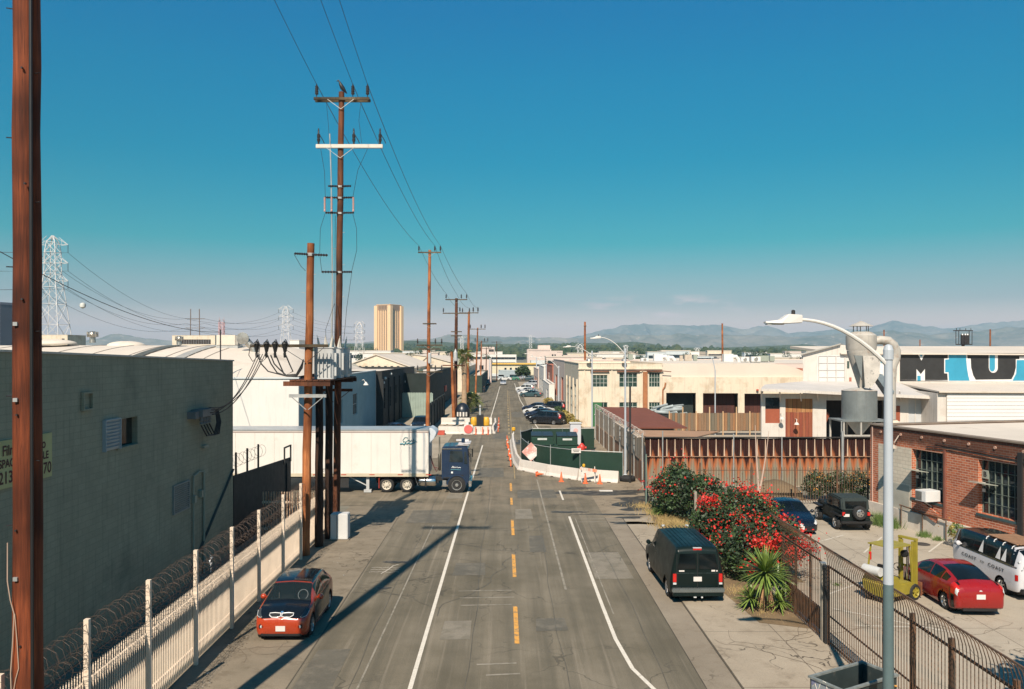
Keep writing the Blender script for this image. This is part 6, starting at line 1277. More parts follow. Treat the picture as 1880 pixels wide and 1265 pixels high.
# brick building
def brick_mat(key, a, b_, mortar, s=4.2, bw=.26, rh=.085):
    m, n, b = _new(key, .9); o = nd(n, 'TexCoord').outputs['Object']; sp_ = nd(n, 'SeparateXYZ', i_0=o); cb = nd(n, 'CombineXYZ')
    n.links.new(mth(n, 'ADD', sp_.outputs[0], sp_.outputs[1]), cb.inputs[0]); n.links.new(sp_.outputs[2], cb.inputs[1])
    bt = nd(n, 'TexBrick'); bt.inputs['Scale'].default_value = 1; bt.inputs['Brick Width'].default_value = bw; bt.inputs['Row Height'].default_value = rh; bt.inputs['Mortar Size'].default_value = .014; bt.inputs['Bias'].default_value = 0
    bt.inputs['Color1'].default_value = (*a, 1); bt.inputs['Color2'].default_value = (*b_, 1); bt.inputs['Mortar'].default_value = (*mortar, 1); n.links.new(cb.outputs[0], bt.inputs['Vector'])
    c = mix(n, rng(n, noise(n, o, .55, 5), .35, .68), bt.outputs[0], sc(a, .55), 'MIX'); c = mix(n, .35, bt.outputs[0], c)
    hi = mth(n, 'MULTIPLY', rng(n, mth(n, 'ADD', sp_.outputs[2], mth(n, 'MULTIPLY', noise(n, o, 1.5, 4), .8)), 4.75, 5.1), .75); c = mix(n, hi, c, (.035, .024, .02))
    c = mix(n, mth(n, 'MULTIPLY', rng(n, noise(n, o, 3, 5), .60, .72), .35), c, (.5, .33, .24))
    n.links.new(c, b.inputs['Base Color']); bump(n, b, bt.outputs['Fac'], -.6, .01); b.inputs['Specular IOR Level'].default_value = .2
    return m
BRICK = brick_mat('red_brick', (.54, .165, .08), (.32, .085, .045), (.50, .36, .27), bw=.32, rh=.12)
# local frame: x runs along the facade from its far corner toward the camera's right, y goes into the building
cx_, cy_ = 20.8, 46.1; ang = math.atan2(-.971, .2385)
t = thing('brick_building', 'red brick building with steel windows and white plinth along the right of the lot', 'building', (cx_, cy_, 0), ang)
LQ = 34.0; HB = 5.3
wins = [(3.3, 5.5, 1.75, 4.3), (7.65, 9.85, 1.75, 4.3), (12.0, 14.2, 1.75, 4.3), (16.4, 18.6, 1.75, 4.3)]
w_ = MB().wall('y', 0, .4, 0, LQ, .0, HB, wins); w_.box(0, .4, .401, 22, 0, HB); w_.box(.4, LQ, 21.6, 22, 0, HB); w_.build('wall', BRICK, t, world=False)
MB().box(-.04, LQ, -.08, .44, HB + .002, HB + .07).box(-.04, .44, .441, 22, HB + .002, HB + .07).build('coping', M('coping_dark', (.22, .17, .13), .8, .2), t, world=False)
MB().box(.4, LQ, .42, 21.6, HB - .25, HB - .05).build('roof', ROOFW, t, world=False)
MB().box(-.5, LQ, -.12, -.003, 0, .95).build('plinth', M('plinth_white', (.66, .59, .50), .8, .12, .5, stain=(.4, .33, .25), st_amt=.5, st_thr=.52), t, world=False)
MB().box(.7, 3.25, -.02, -.002, .955, 4.3).build('block_infill', brick_mat('grey_block', (.58, .51, .41), (.64, .57, .46), (.46, .40, .32), 1, .4, .2), t, world=False)
MB().box(1.3, 3.1, -.035, -.021, .96, 2.3).build('render_patch', M('patch_grey', (.44, .42, .35), .9, .15, 1), t, world=False)
WFR = M('steel_window', (.15, .18, .15), .6, .1)
for (u0, u1, z0, z1) in wins:
    p = MB().box(u0, u1, .30, .33, z0, z1).build('window', PANE, t, world=False); fr = MB(); nx, nz = 6, 5
    for i in range(nx + 1): u = u0 + (u1 - u0) * i / nx; wd = .03 if i in (0, 3, nx) else .011; fr.box(u - wd, u + wd, .24, .295, z0, z1)
    for j in range(nz + 1):
        z = z0 + (z1 - z0) * j / nz; fr.box(u0, u1, .225, .239, z - .011, z + .011)
    fr.build('frame', WFR, p, world=False)
    vz = z0 + (z1 - z0) * .62; v = MB()
    v.obox((u0 + .5, -.22, vz - .1), (.95, .8, .03), rx=R(-8))
    v.build('open_vent', M('vent_pane', (.42, .43, .36), .4, .15, 4), p, world=False)
    MB().box(u0 - .08, u1 + .08, -.06, .24, z0 - .14, z0 - .02).build('sill', M('sill_teal', (.045, .085, .09), .6, .15), p, world=False)
    for k in range(2): MB().box(u0 + .04, u0 + .22, .18, .22, z0 + 1.0 + .3 * k, z0 + 1.16 + .3 * k).build('notice', CW, p, world=False)
for k in range(11): MB().lathe((.9 + 1.55 * k, -.02, 4.97), [(.075, -.03), (.075, .02)], 10, 'y').build('tie_plate', M('tie_pinkish', (.5, .3, .22), .8), t, world=False)
MB().box(.18, .23, -.05, -.003, .95, 5.2).build('conduit', M('conduit_pink', (.6, .42, .34), .6), t, world=False)
MB().tube([(4.4, -.06, 4.55), (6, -.07, 4.62), (9, -.07, 4.5), (13, -.06, 4.42), (18, -.06, 4.4), (26, -.06, 4.4)], .03, 5).tube([(5.0, -.05, 4.8), (9, -.05, 4.65), (14, -.05, 4.6)], .018, 5).build('wall_cable', DARKM, t, world=False)
lp = MB().tube([(2.3, -.02, 4.9), (2.6, -.4, 4.75), (2.9, -.8, 4.6)], .03, 6).lathe((2.95, -.95, 4.32), [(.26, 0), (.22, .12), (.06, .2)], 12); lp.build('wall_lamp', M('lamp_tin', (.5, .42, .34), .5), t, world=False)
MB().box(5.56, 5.66, -.1, -.003, .95, 4.5).build('downpipe', M('brick_brown', (.2, .07, .045), .9), t, world=False)  # upright strip in dark brick brown beside the left window
MB().box(9.95, 10.2, -.12, -.003, .2, 4.9).build('downpipe', DARKM, t, world=False)
a = MB().box(6.1, 6.85, -.62, .22, 1.95, 2.5); ac = thing('window_air_conditioner', 'white window air conditioner sticking out of the left steel window', 'air conditioner', XF[t] @ Vector((4.75, -.25, 1.8)), ang)
a = MB().box(-.38, .38, -.5, .42, 0, .56); a.build('case', M('ac_case', (.74, .74, .72), .5, .05), ac, world=False, bevel=.02); MB().box(-.34, .1, -.512, -.502, .06, .5).build('grille', VENT, ac, world=False); MB().bar((.0, -.3, -.01), (.0, .2, -.32), .04).build('bracket', ACW, ac, world=False)
tx = text_mb('B', .34, lambda u, v: (7.87 + u, .17, 3.6 + v), bold=.01); 
MB().box(7.7, 8.04, .18, .22, 3.4, 3.8).build('letter_plate', M('plate_greengrey', (.34, .36, .30), .6), t, world=False); tx.build('letter', DARKM, t, world=False, fix=False)
MB().tube([(2.6, -.2, 1.2), (4.2, -.25, 1.12), (6.0, -.25, 1.05)], .035, 6).bar((2.7, -.2, 1.15), (2.7, -.2, .0), .04).bar((4.3, -.24, 1.1), (4.3, -.24, 0), .04).bar((5.9, -.24, 1.0), (5.9, -.24, 0), .04).build('hand_rail', IRON, t, world=False)
MB().obox((4.7, -.17, 1.2), (1.2, .10, .5), ry=R(20)).build('stair_wall', BRICK, t, world=False)

# ---- white warehouse with mural, canopy, roller building (all facing the camera)
SID = M('siding_white', (.68, .62, .555), .8, .08, .5, streak=.45, stain=(.5, .43, .36), st_amt=.4, st_thr=.54)
def P(px, Y): return (px - CX) * Y / FL
def Z(py, Y): return CH - (py - HY) * Y / FL
Y = 80.0
t = thing('mural_warehouse', 'long white warehouse with a gabled end and a black lettered mural band', 'building', (45, 84, 0))
gx0, gxa, gx1 = P(1474, Y), P(1541, Y), P(1646, Y)
def shear(mb): mb.v = [(x + .45 * max(0, y - Y), y, z) for x, y, z in mb.v]; return mb
shear(MB().prism([(gx0, 0), (gx1, 0), (gx1, Z(640, Y)), (gxa, Z(633, Y)), (gx0, Z(651, Y))], 'y', Y, Y + 30)).build('gable_wall', SID, t)
shear(MB().prism([(gx0 - .3, Z(651, Y) - .05), (gxa, Z(633, Y) + .02), (gxa, Z(633, Y) + .14), (gx0 - .3, Z(651, Y) + .1)], 'y', Y - .3, Y + 30)).build('gable_roof_left', ROOFG, t)
XR = 95
MB().box(gx1 + .01, XR, Y, Y + .3, 0, Z(648, Y)).build('mural_wall', SID, t)
MB().add([(gxa + .02, Y - .35, Z(648, Y)), (XR, Y - .35, Z(654, Y)), (XR, Y + 14, Z(634, Y)), (gxa + .02, Y + 14, 10.2), (gxa + .02, Y - .35, Z(648, Y) - .12), (XR, Y - .35, Z(654, Y) - .12), (XR, Y + 14, 9.7), (gxa + .02, Y + 14, 9.9)], [(0, 1, 2, 3), (7, 6, 5, 4), (0, 4, 5, 1), (1, 5, 6, 2), (2, 6, 7, 3), (3, 7, 4, 0)]).build('main_roof', ROOFW, t)
dr = MB(); 
for k in range(4): x = P(1502 + 16 * k, Y); dr.box(x, x + .07, Y - .08, Y - .005, Z(706, Y), Z(654, Y))
for k in range(5): z = Z(706 - 13 * k, Y); dr.box(P(1502, Y), P(1550, Y), Y - .05, Y - .005, z, z + .035)
MB().box(P(1500, Y), P(1552, Y), Y - .004, Y - .001, Z(707, Y), Z(652, Y)).build('sliding_door', M('door_whiter', (.70, .67, .64), .7, .04), t); dr.build('door_batten', M('batten', (.56, .52, .48), .7), t)
MB().box(P(1555, Y), P(1559, Y), Y - .05, Y - .004, Z(676, Y), Z(663, Y)).build('vent_slot', GREENB, t); MB().box(P(1559, Y), P(1563, Y), Y - .05, Y - .004, Z(704, Y), Z(693, Y)).build('brown_hatch', BRK, t)
def cm(x, y, d=0): px, py = 1500 + x / 4.866, 560 + y / 4.866; return (P(px, Y), Z(py, Y))
mw = MB().box(cm(740, 0)[0], XR, Y - .012, Y - .003, Z(700, Y), Z(648.5, Y)); mw.build('mural_black', M('mural_black', (.022, .022, .022), .8, .25, .6, grain=.15), t)
MUB = M('mural_blue', (.03, .29, .44), .7, .1, .8); MUW = M('mural_white', (.72, .70, .68), .7, .06)
def shape(pts, mt, off, nm='mural_shape'): MB().prism([cm(*p) for p in pts], 'y', Y - off - .008, Y - off).build(nm, mt, t)
shape([(895, 430), (965, 430), (932, 497)], MUW, .014); shape([(900, 430), (955, 430), (930, 462)], MUB, .024)
shape([(888, 572), (926, 618), (963, 572), (963, 676), (888, 676)], MUW, .014); shape([(895, 632), (925, 632), (925, 676), (895, 676)], MUB, .024)
shape([(1168, 430), (1338, 430), (1345, 478), (1372, 478), (1376, 560), (1395, 630), (1425, 682), (1168, 682), (1163, 612), (1135, 610), (1135, 478), (1166, 478)], MUW, .014)
shape([(1176, 432), (1330, 432), (1330, 470), (1338, 560), (1350, 630), (1362, 676), (1178, 676), (1174, 600), (1144, 600), (1144, 488), (1176, 486)], MUB, .024)
pill = [(1533, 440), (1614, 440), (1614, 560)] + [(1574 + 40 * math.cos(a), 562 + 44 * math.sin(a)) for a in [k * math.pi / 8 for k in range(9)]] + [(1533, 560)]
shape(pill, MUW, .014); pb = [(1540, 440), (1588, 440), (1588, 560)] + [(1564 + 24 * math.cos(a), 562 + 32 * math.sin(a)) for a in [k * math.pi / 8 for k in range(9)]] + [(1540, 560)]; shape(pb, MUB, .024)
shape([(1775, 484), (1806, 484), (1806, 460), (1990, 460), (1990, 684), (1725, 684), (1760, 620), (1775, 560)], MUW, .014); shape([(1783, 492), (1850, 492), (1980, 492), (1980, 676), (1745, 676), (1778, 610)], MUB, .024)
shape([(545, 460), (610, 432), (735, 432), (735, 500), (715, 500), (715, 604), (690, 604), (690, 660), (600, 668), (545, 580)], MUW, .014); shape([(555, 470), (585, 450), (590, 500), (570, 525)], MUB, .024)
shape([(700, 668), (1990, 690), (1990, 660), (1100, 672)], MUW, .010)
# lower lean-to with shaded doors
Yc, Yw = 72.0, 73.3
t2 = thing('lean_to', 'white lean-to with a grey overhanging canopy, rust-red doors and dark openings', 'building', (30, 76, 0))
MB().add([(P(1397, Yc), Yc, Z(713, Yc)), (P(1722, Yc), Yc, Z(727, Yc)), (P(1646, Y), Y - .05, Z(701, Y)), (P(1474, Y), Y - .05, Z(700, Y)), (P(1404, 75), 75, Z(706, 75)),
          (P(1397, Yc), Yc, Z(713, Yc) - .18), (P(1722, Yc), Yc, Z(727, Yc) - .18), (P(1646, Y), Y - .05, Z(701, Y) - .18), (P(1474, Y), Y - .05, Z(700, Y) - .18), (P(1404, 75), 75, Z(706, 75) - .18)],
         [(0, 1, 2, 3, 4), (9, 8, 7, 6, 5), (0, 5, 6, 1), (1, 6, 7, 2), (2, 7, 8, 3), (3, 8, 9, 4), (4, 9, 5, 0)]).build('canopy_roof', M('canopy_white', (.58, .54, .50), .8, .08, .5), t2)
MB().add([(P(1397, Yc), Yc - .1, Z(714, Yc)), (P(1722, Yc), Yc - .1, Z(729, Yc)), (P(1722, Yc), Yc - .1, Z(733, Yc)), (P(1397, Yc), Yc - .1, Z(718, Yc)), (P(1397, Yc), Yc - .02, Z(714, Yc)), (P(1722, Yc), Yc - .02, Z(729, Yc)), (P(1722, Yc), Yc - .02, Z(733, Yc)), (P(1397, Yc), Yc - .02, Z(718, Yc))], [(0, 1, 2, 3), (7, 6, 5, 4), (0, 4, 5, 1), (1, 5, 6, 2), (2, 6, 7, 3), (3, 7, 4, 0)]).build('fascia', SID, t2)
H2 = Z(706, Yw)
op = [(P(1405, Yw), P(1432, Yw), Z(777, Yw), Z(730, Yw)), (P(1442, Yw), P(1492, Yw), 0, Z(732, Yw)), (P(1517, Yw), P(1645, Yw), 0, Z(735, Yw)), (P(1668, Yw), P(1718, Yw), 0, Z(733, Yw))]
MB().wall('y', Yw, Yw + .25, P(1398, Yw), P(1728, Yw), 0, Z(730, Yw) + .35, op).build('wall', SID, t2)
RD = plank_mat('red_door', (.26, .055, .028), (.36, .12, .05), .28)
MB().box(P(1405, Yw), P(1432, Yw), Yw + .1, Yw + .15, Z(777, Yw), Z(751, Yw)).build('red_window_board', M('red_door_flat', (.33, .085, .04), .8, .1), t2)
MB().box(P(1405, Yw), P(1432, Yw), Yw + .16, Yw + .2, Z(777, Yw), Z(730, Yw)).build('window', PANE, t2)
MB().box(P(1442, Yw), P(1492, Yw), Yw + .05, Yw + .12, 0, Z(757, Yw)).build('barn_door', RD, t2); MB().box(P(1442, Yw), P(1492, Yw), Yw + .05, Yw + .12, Z(757, Yw) + .01, Z(732, Yw)).build('upper_boards', plank_mat('tan_door', (.34, .12, .04), (.48, .24, .09), .4), t2)
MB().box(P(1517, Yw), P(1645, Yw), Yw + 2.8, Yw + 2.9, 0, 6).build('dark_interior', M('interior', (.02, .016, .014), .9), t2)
MB().add([(P(1517, Yw), Yw + .3, Z(752, Yw)), (P(1529, Yw), Yw + .7, Z(763, Yw)), (P(1517, Yw), Yw + .3, Z(782, Yw)), (P(1517, Yw), Yw + .36, Z(752, Yw)), (P(1529, Yw), Yw + .76, Z(763, Yw)), (P(1517, Yw), Yw + .36, Z(782, Yw))], [(0, 1, 2), (5, 4, 3), (0, 3, 4, 1), (1, 4, 5, 2), (2, 5, 3, 0)]).build('red_flap', M('red_door_flat'), t2)
MB().box(P(1636, Yw), P(1652, Yw), Yw - .04, Yw - .005, Z(773, Yw), Z(745, Yw)).build('rust_panel', M('red_door_flat'), t2)
q = MB().box(P(1668, Yw), P(1718, Yw), Yw + .05, Yw + .1, 0, Z(733, Yw)); q.build('glazed_door', M('glaze_pale', (.55, .56, .56), .5, .08), t2); q = MB()
for k in range(1, 4): x = P(1668 + 12.5 * k, Yw); q.box(x - .03, x + .03, Yw, Yw + .045, 0, Z(733, Yw))
q.build('mullion', SID, t2)
for px in (1399, 1433, 1471, 1502, 1654): MB().bar((P(px, Yw), Yw - .02, Z(738, Yw) + .1), (P(px, Yc) * 1.0, Yc + .25, Z(720, Yc) + .1), .1, .1).build('canopy_bracket', SID, t2)
for px, py in ((1433, 764), (1460, 774)):
    x, z = P(px, Yw), Z(py, Yw); MB().tube([(x, Yw, z + .25), (x, Yw - .4, z + .25), (x - .1, Yw - .6, z)], .03, 5).lathe((x - .1, Yw - .65, z - .22), [(.22, 0), (.16, .14), (.05, .22)], 10).build('wall_lamp', CW, t2)
Yr = 70.5
t3 = thing('roller_building', 'low white building with a wide ribbed roller wall right of the lean-to', 'building', (44, 72, 0))
rx0 = P(1738, Yr); MB().box(rx0, XR - 10, Yr, Yr + 9, 0, Z(721, Yr)).build('wall', SID, t3)
q = MB()
for k in range(9): z = Z(785, Yr) + k * .325; q.box(rx0 + .02, XR - 10, Yr - .05, Yr - .002, z, z + .295)
q.build('ribbed_panel', M('roller_white', (.80, .77, .74), .6, .04, .3), t3)
MB().box(P(1722, Yr), rx0 - .01, Yr + .1, Yr + 9, 0, Z(722, Yr)).build('end_pier', SID, t3)
MB().add([(rx0 - .8, Yr - .3, Z(718, Yr)), (XR - 10, Yr - .3, Z(722, Yr)), (XR - 10, Y - .1, Z(706, Y)), (P(1646, Y), Y - .1, Z(702, Y)), (rx0 - .8, Yr - .3, Z(718, Yr) - .12), (XR - 10, Yr - .3, Z(722, Yr) - .12), (XR - 10, Y - .1, Z(706, Y) - .2), (P(1646, Y), Y - .1, Z(702, Y) - .2)], [(0, 1, 2, 3), (7, 6, 5, 4), (0, 4, 5, 1), (1, 5, 6, 2), (2, 6, 7, 3), (3, 7, 4, 0)]).build('roof', ROOFW, t3)
MB().box(P(1739, Yr), P(1752, Yr), Yr - .09, Yr - .055, Z(783, Yr), Z(774, Yr)).build('brown_hatch', BRK, t3)

# ---- dust collector
Yd = 64.0
GAL = M('cyclone_white', (.52, .48, .42), .6, .12, 1.2, metal=.1, stain=(.30, .17, .10), st_amt=.55, st_thr=.55, st_sc=1.5, streak=.3)
GALD = M('tank_galv', (.27, .29, .28), .5, .15, 1, metal=.4, streak=.3)
def px_(p): return P(p, Yd)
def pz_(p): return Z(p, Yd)
t = thing('dust_collector', 'tall whitish cyclone dust collector with a capped vent above a grey tank', 'dust collector', (px_(1580), Yd, 0)); xc = px_(1581)
r1 = (1608 - 1555) / 2 * Yd / FL
MB().lathe((xc, Yd, pz_(599)), [(r1 * .82, 0), (r1 * .5, .18), (.05, .42)], 20).build('rain_cap', GAL, t)
for k in range(5): a = k * 1.257; MB().cyl((xc + r1 * .5 * math.cos(a), Yd + r1 * .5 * math.sin(a), pz_(611)), (xc + r1 * .5 * math.cos(a), Yd + r1 * .5 * math.sin(a), pz_(598)), .035, n=6).build('cap_leg', GALD, t)
MB().lathe((xc, Yd, 0), [(r1 * .96, pz_(643)), (r1, pz_(638)), (r1, pz_(616)), (r1 * .75, pz_(611)), (r1 * .55, pz_(609))], 24).build('drum', GAL, t, smooth=True)
MB().lathe((xc, Yd, 0), [(.22, pz_(712)), (r1 * .93, pz_(648)), (r1 * .93, pz_(643.5))], 24).build('cone', GAL, t, smooth=True)
MB().prism([(px_(a_), pz_(b_)) for a_, b_ in ((1573, 653), (1605, 653), (1602, 690), (1588, 711), (1577, 711))], 'y', Yd - 1.12, Yd - 1.02).build('patched_panel', M('cyclone_panel', (.62, .57, .50), .6, .2, 1.5, stain=(.12, .11, .10), st_amt=.8, st_thr=.56, st_sc=3), t); MB().prism([(px_(a_), pz_(b_)) for a_, b_ in ((1557, 652), (1572, 653), (1571, 697))], 'y', Yd - 1.12, Yd - 1.02).build('shaded_frame', GALD, t)  # dark triangle puts the shade on the cone's frame into its colour
r2 = 30.5 * Yd / FL; xt_ = px_(1577.5)
MB().lathe((xt_, Yd, 0), [(r2, pz_(770)), (r2, pz_(717))], 28).build('tank', GALD, t, smooth=True); MB().lathe((xt_, Yd, 0), [(r2 * 1.02, pz_(716.9)), (r2 * .5, pz_(713)), (.2, pz_(711.5))], 28).build('tank_lid', GAL, t)
MB().lathe((xt_, Yd, 0), [(.25, pz_(797)), (r2 * .8, pz_(772))], 20).build('hopper', M('hopper_white', (.5, .5, .48), .6, .2, 1), t, smooth=True)
MB().box(px_(1533), px_(1622), Yd - 1.4, Yd + 1.4, pz_(772), pz_(769.5)).build('platform', GALD, t)
for px in (1535, 1566, 1618):
    for dy in (-1.3, 1.3): MB().box(px_(px), px_(px) + .12, Yd + dy - .06, Yd + dy + .06, 0, pz_(772.2)).build('leg', GAL, t)
MB().box(px_(1530), px_(1600), Yd - 1.45, Yd - 1.37, pz_(798), pz_(795)).build('brace', GAL, t); MB().bar((px_(1590), Yd - .6, pz_(712)), (px_(1608), Yd - .4, pz_(690)), .12).build('strut', GAL, t)
MB().tube([(px_(1600), Yd, pz_(627)), (px_(1615), Yd, pz_(624)), (px_(1630), Yd, pz_(626)), (px_(1640), Yd, pz_(634)), (px_(1645), Yd, pz_(645)), (px_(1644), Yd, pz_(658)), (px_(1638), Yd, pz_(672)), (px_(1636), Yd, pz_(700)), (px_(1636), Yd, pz_(770))], [.30, .34, .38, .38, .38, .38, .36, .36, .36], 14).build('bent_duct', GAL, t, smooth=True)
MB().lathe((px_(1636), Yd, pz_(778)), [(.75, 0), (.7, .1), (.45, .3)], 14).build('duct_foot', CREAM, t)
MB().bar((px_(1610), Yd, pz_(690)), (px_(1632), Yd, pz_(722)), 1.0, .5).build('wall_strut', M('strut_blue', (.2, .25, .28), .6), t)
tag(base(MB().cyl((P(1313, 92.5), 92.5, 0), (P(1313, 92.5), 92.5, 7.4), .07).tube([(P(1313, 92.5), 92.5, 7.4), (P(1309, 92.5), 92.5, 8.6), (P(1302, 92.5), 92.5, 9.0)], .05).build('slim_lamp_post', M('lamp_post_grey', (.46, .50, .54), .5, .05, 1))), 'slim grey lamp post in front of the garage bays', 'street lamp')

# ================================================================== STREET LAMPS
LPG = M('lamp_post_grey', (.38, .42, .46), .5, .05, 1); LPW = M('lamp_head', (.70, .67, .62), .5, .05)
def lamp(x, y, h, arm, rise, r, lb, sens=True):
    t = thing('street_lamp', lb, 'street lamp', (x, y, 0), group='street lamps on the right pavement')
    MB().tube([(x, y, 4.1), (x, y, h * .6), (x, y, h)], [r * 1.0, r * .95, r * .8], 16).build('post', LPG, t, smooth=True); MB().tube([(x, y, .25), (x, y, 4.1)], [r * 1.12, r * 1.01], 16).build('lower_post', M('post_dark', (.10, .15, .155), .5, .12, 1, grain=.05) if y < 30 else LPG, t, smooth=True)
    MB().lathe((x, y, 0), [(r * 2, 0), (r * 2, .05), (r * 1.3, .1), (r * 1.25, .25)], 12).build('foot', LPG, t); MB().lathe((x, y, h), [(r, -.2), (r, .02), (r * .7, .12), (.02, .15)], 12).build('cap', LPG, t)
    pts = []
    for k in range(11): u = k / 10; pts.append((x - arm * u, y, h - .35 + (rise + .35) * (1 - (1 - u) ** 2.1)))
    MB().tube(pts, [.058 * (1 - .35 * k / 10) * r / .12 for k in range(11)], 8).build('arm', LPW, t, smooth=True)
    xe_, ze = pts[-1][0], pts[-1][2]
    hd = MB().add([(xe_ + .12, y - .1, ze - .08), (xe_ + .12, y + .1, ze - .08), (xe_ + .12, y + .1, ze + .1), (xe_ + .12, y - .1, ze + .1),
                   (xe_ - .2, y - .15, ze - .10), (xe_ - .2, y + .15, ze - .10), (xe_ - .2, y + .13, ze + .12), (xe_ - .2, y - .13, ze + .12),
                   (xe_ - .38, y - .17, ze - .10), (xe_ - .38, y + .17, ze - .10), (xe_ - .38, y + .14, ze - .01), (xe_ - .38, y - .14, ze - .01),
                   (xe_ - .72, y - .10, ze - .09), (xe_ - .72, y + .10, ze - .09), (xe_ - .72, y + .09, ze - .05), (xe_ - .72, y - .09, ze - .05)],
                  [(0, 3, 2, 1)] + [(4 * j + a, 4 * j + b, 4 * j + 4 + b, 4 * j + 4 + a) for j in range(3) for a, b in ((0, 1), (1, 2), (2, 3), (3, 0))] + [(12, 13, 14, 15)])
    lh = hd.build('lamp_head', LPW, t, bevel=.012); MB().box(xe_ - .68, xe_ - .3, y - .09, y + .09, ze - .125, ze - .101).build('lens', M('lens', (.4, .42, .40), .2), lh)
    MB().lathe((xe_ - .06, y, ze + .11), [(.045, 0), (.045, .09), (.02, .11)], 8).build('photocell', DARKM, lh)
    return t
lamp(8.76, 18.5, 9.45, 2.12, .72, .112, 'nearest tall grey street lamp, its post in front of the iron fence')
lamp(P(1148, 62), 62, 9.6, 2.0, 1.0, .078, 'second street lamp, beside the right end of the green screened pen')
lamp(P(1087, 86), 86, 9.5, 2.4, .6, .08, 'third street lamp, rising in front of the green door')
lamp(P(1026, 139), 139, 7.0, 3.0, 1.6, .13, 'fourth street lamp, by the dry bushes past the parked black cars'); lamp(P(1003, 175), 175, 6.8, 3, 1.8, .14, 'fifth street lamp, before the brick building with the paned window')
lamp(P(985, 235), 235, 8, 3, 1.2, .16, 'sixth street lamp, far up the right side')
lamp(P(899, 250), 250, 7.6, -2.5, 1.4, .15, 'distant street lamp on the left pavement')
# ================================================================== VEHICLES
def paint(key, c, rough=.28, coat=1.0, var=.06): return M(key, c, rough, var, .8, coat=coat, grain=.02)
GLS = glass('car_glass', (.006, .009, .010), .05); GLS.node_tree.nodes['Principled BSDF'].inputs['Specular IOR Level'].default_value = .4; LAMP = M('car_lamp', (.60, .62, .62), .15, .1, 6); TAIL = M('tail_lamp', (.55, .02, .015), .2, .1, 6); PLATE = M('plate_white', (.72, .68, .64), .5, .05)
BTRIM = M('black_trim', (.015, .015, .016), .5, .1)
def cat(v, t):
    n = len(v) - 1; t = max(0, min(n - 1e-6, t)); i = int(t); f = t - i; p = [v[max(0, i - 1)], v[i], v[i + 1], v[min(n, i + 2)]]
    return tuple(.5 * (2 * b + (c - a) * f + (2 * a - 5 * b + 4 * c - d) * f * f + (3 * b - a - 3 * c + d) * f ** 3) for a, b, c, d in zip(*p))
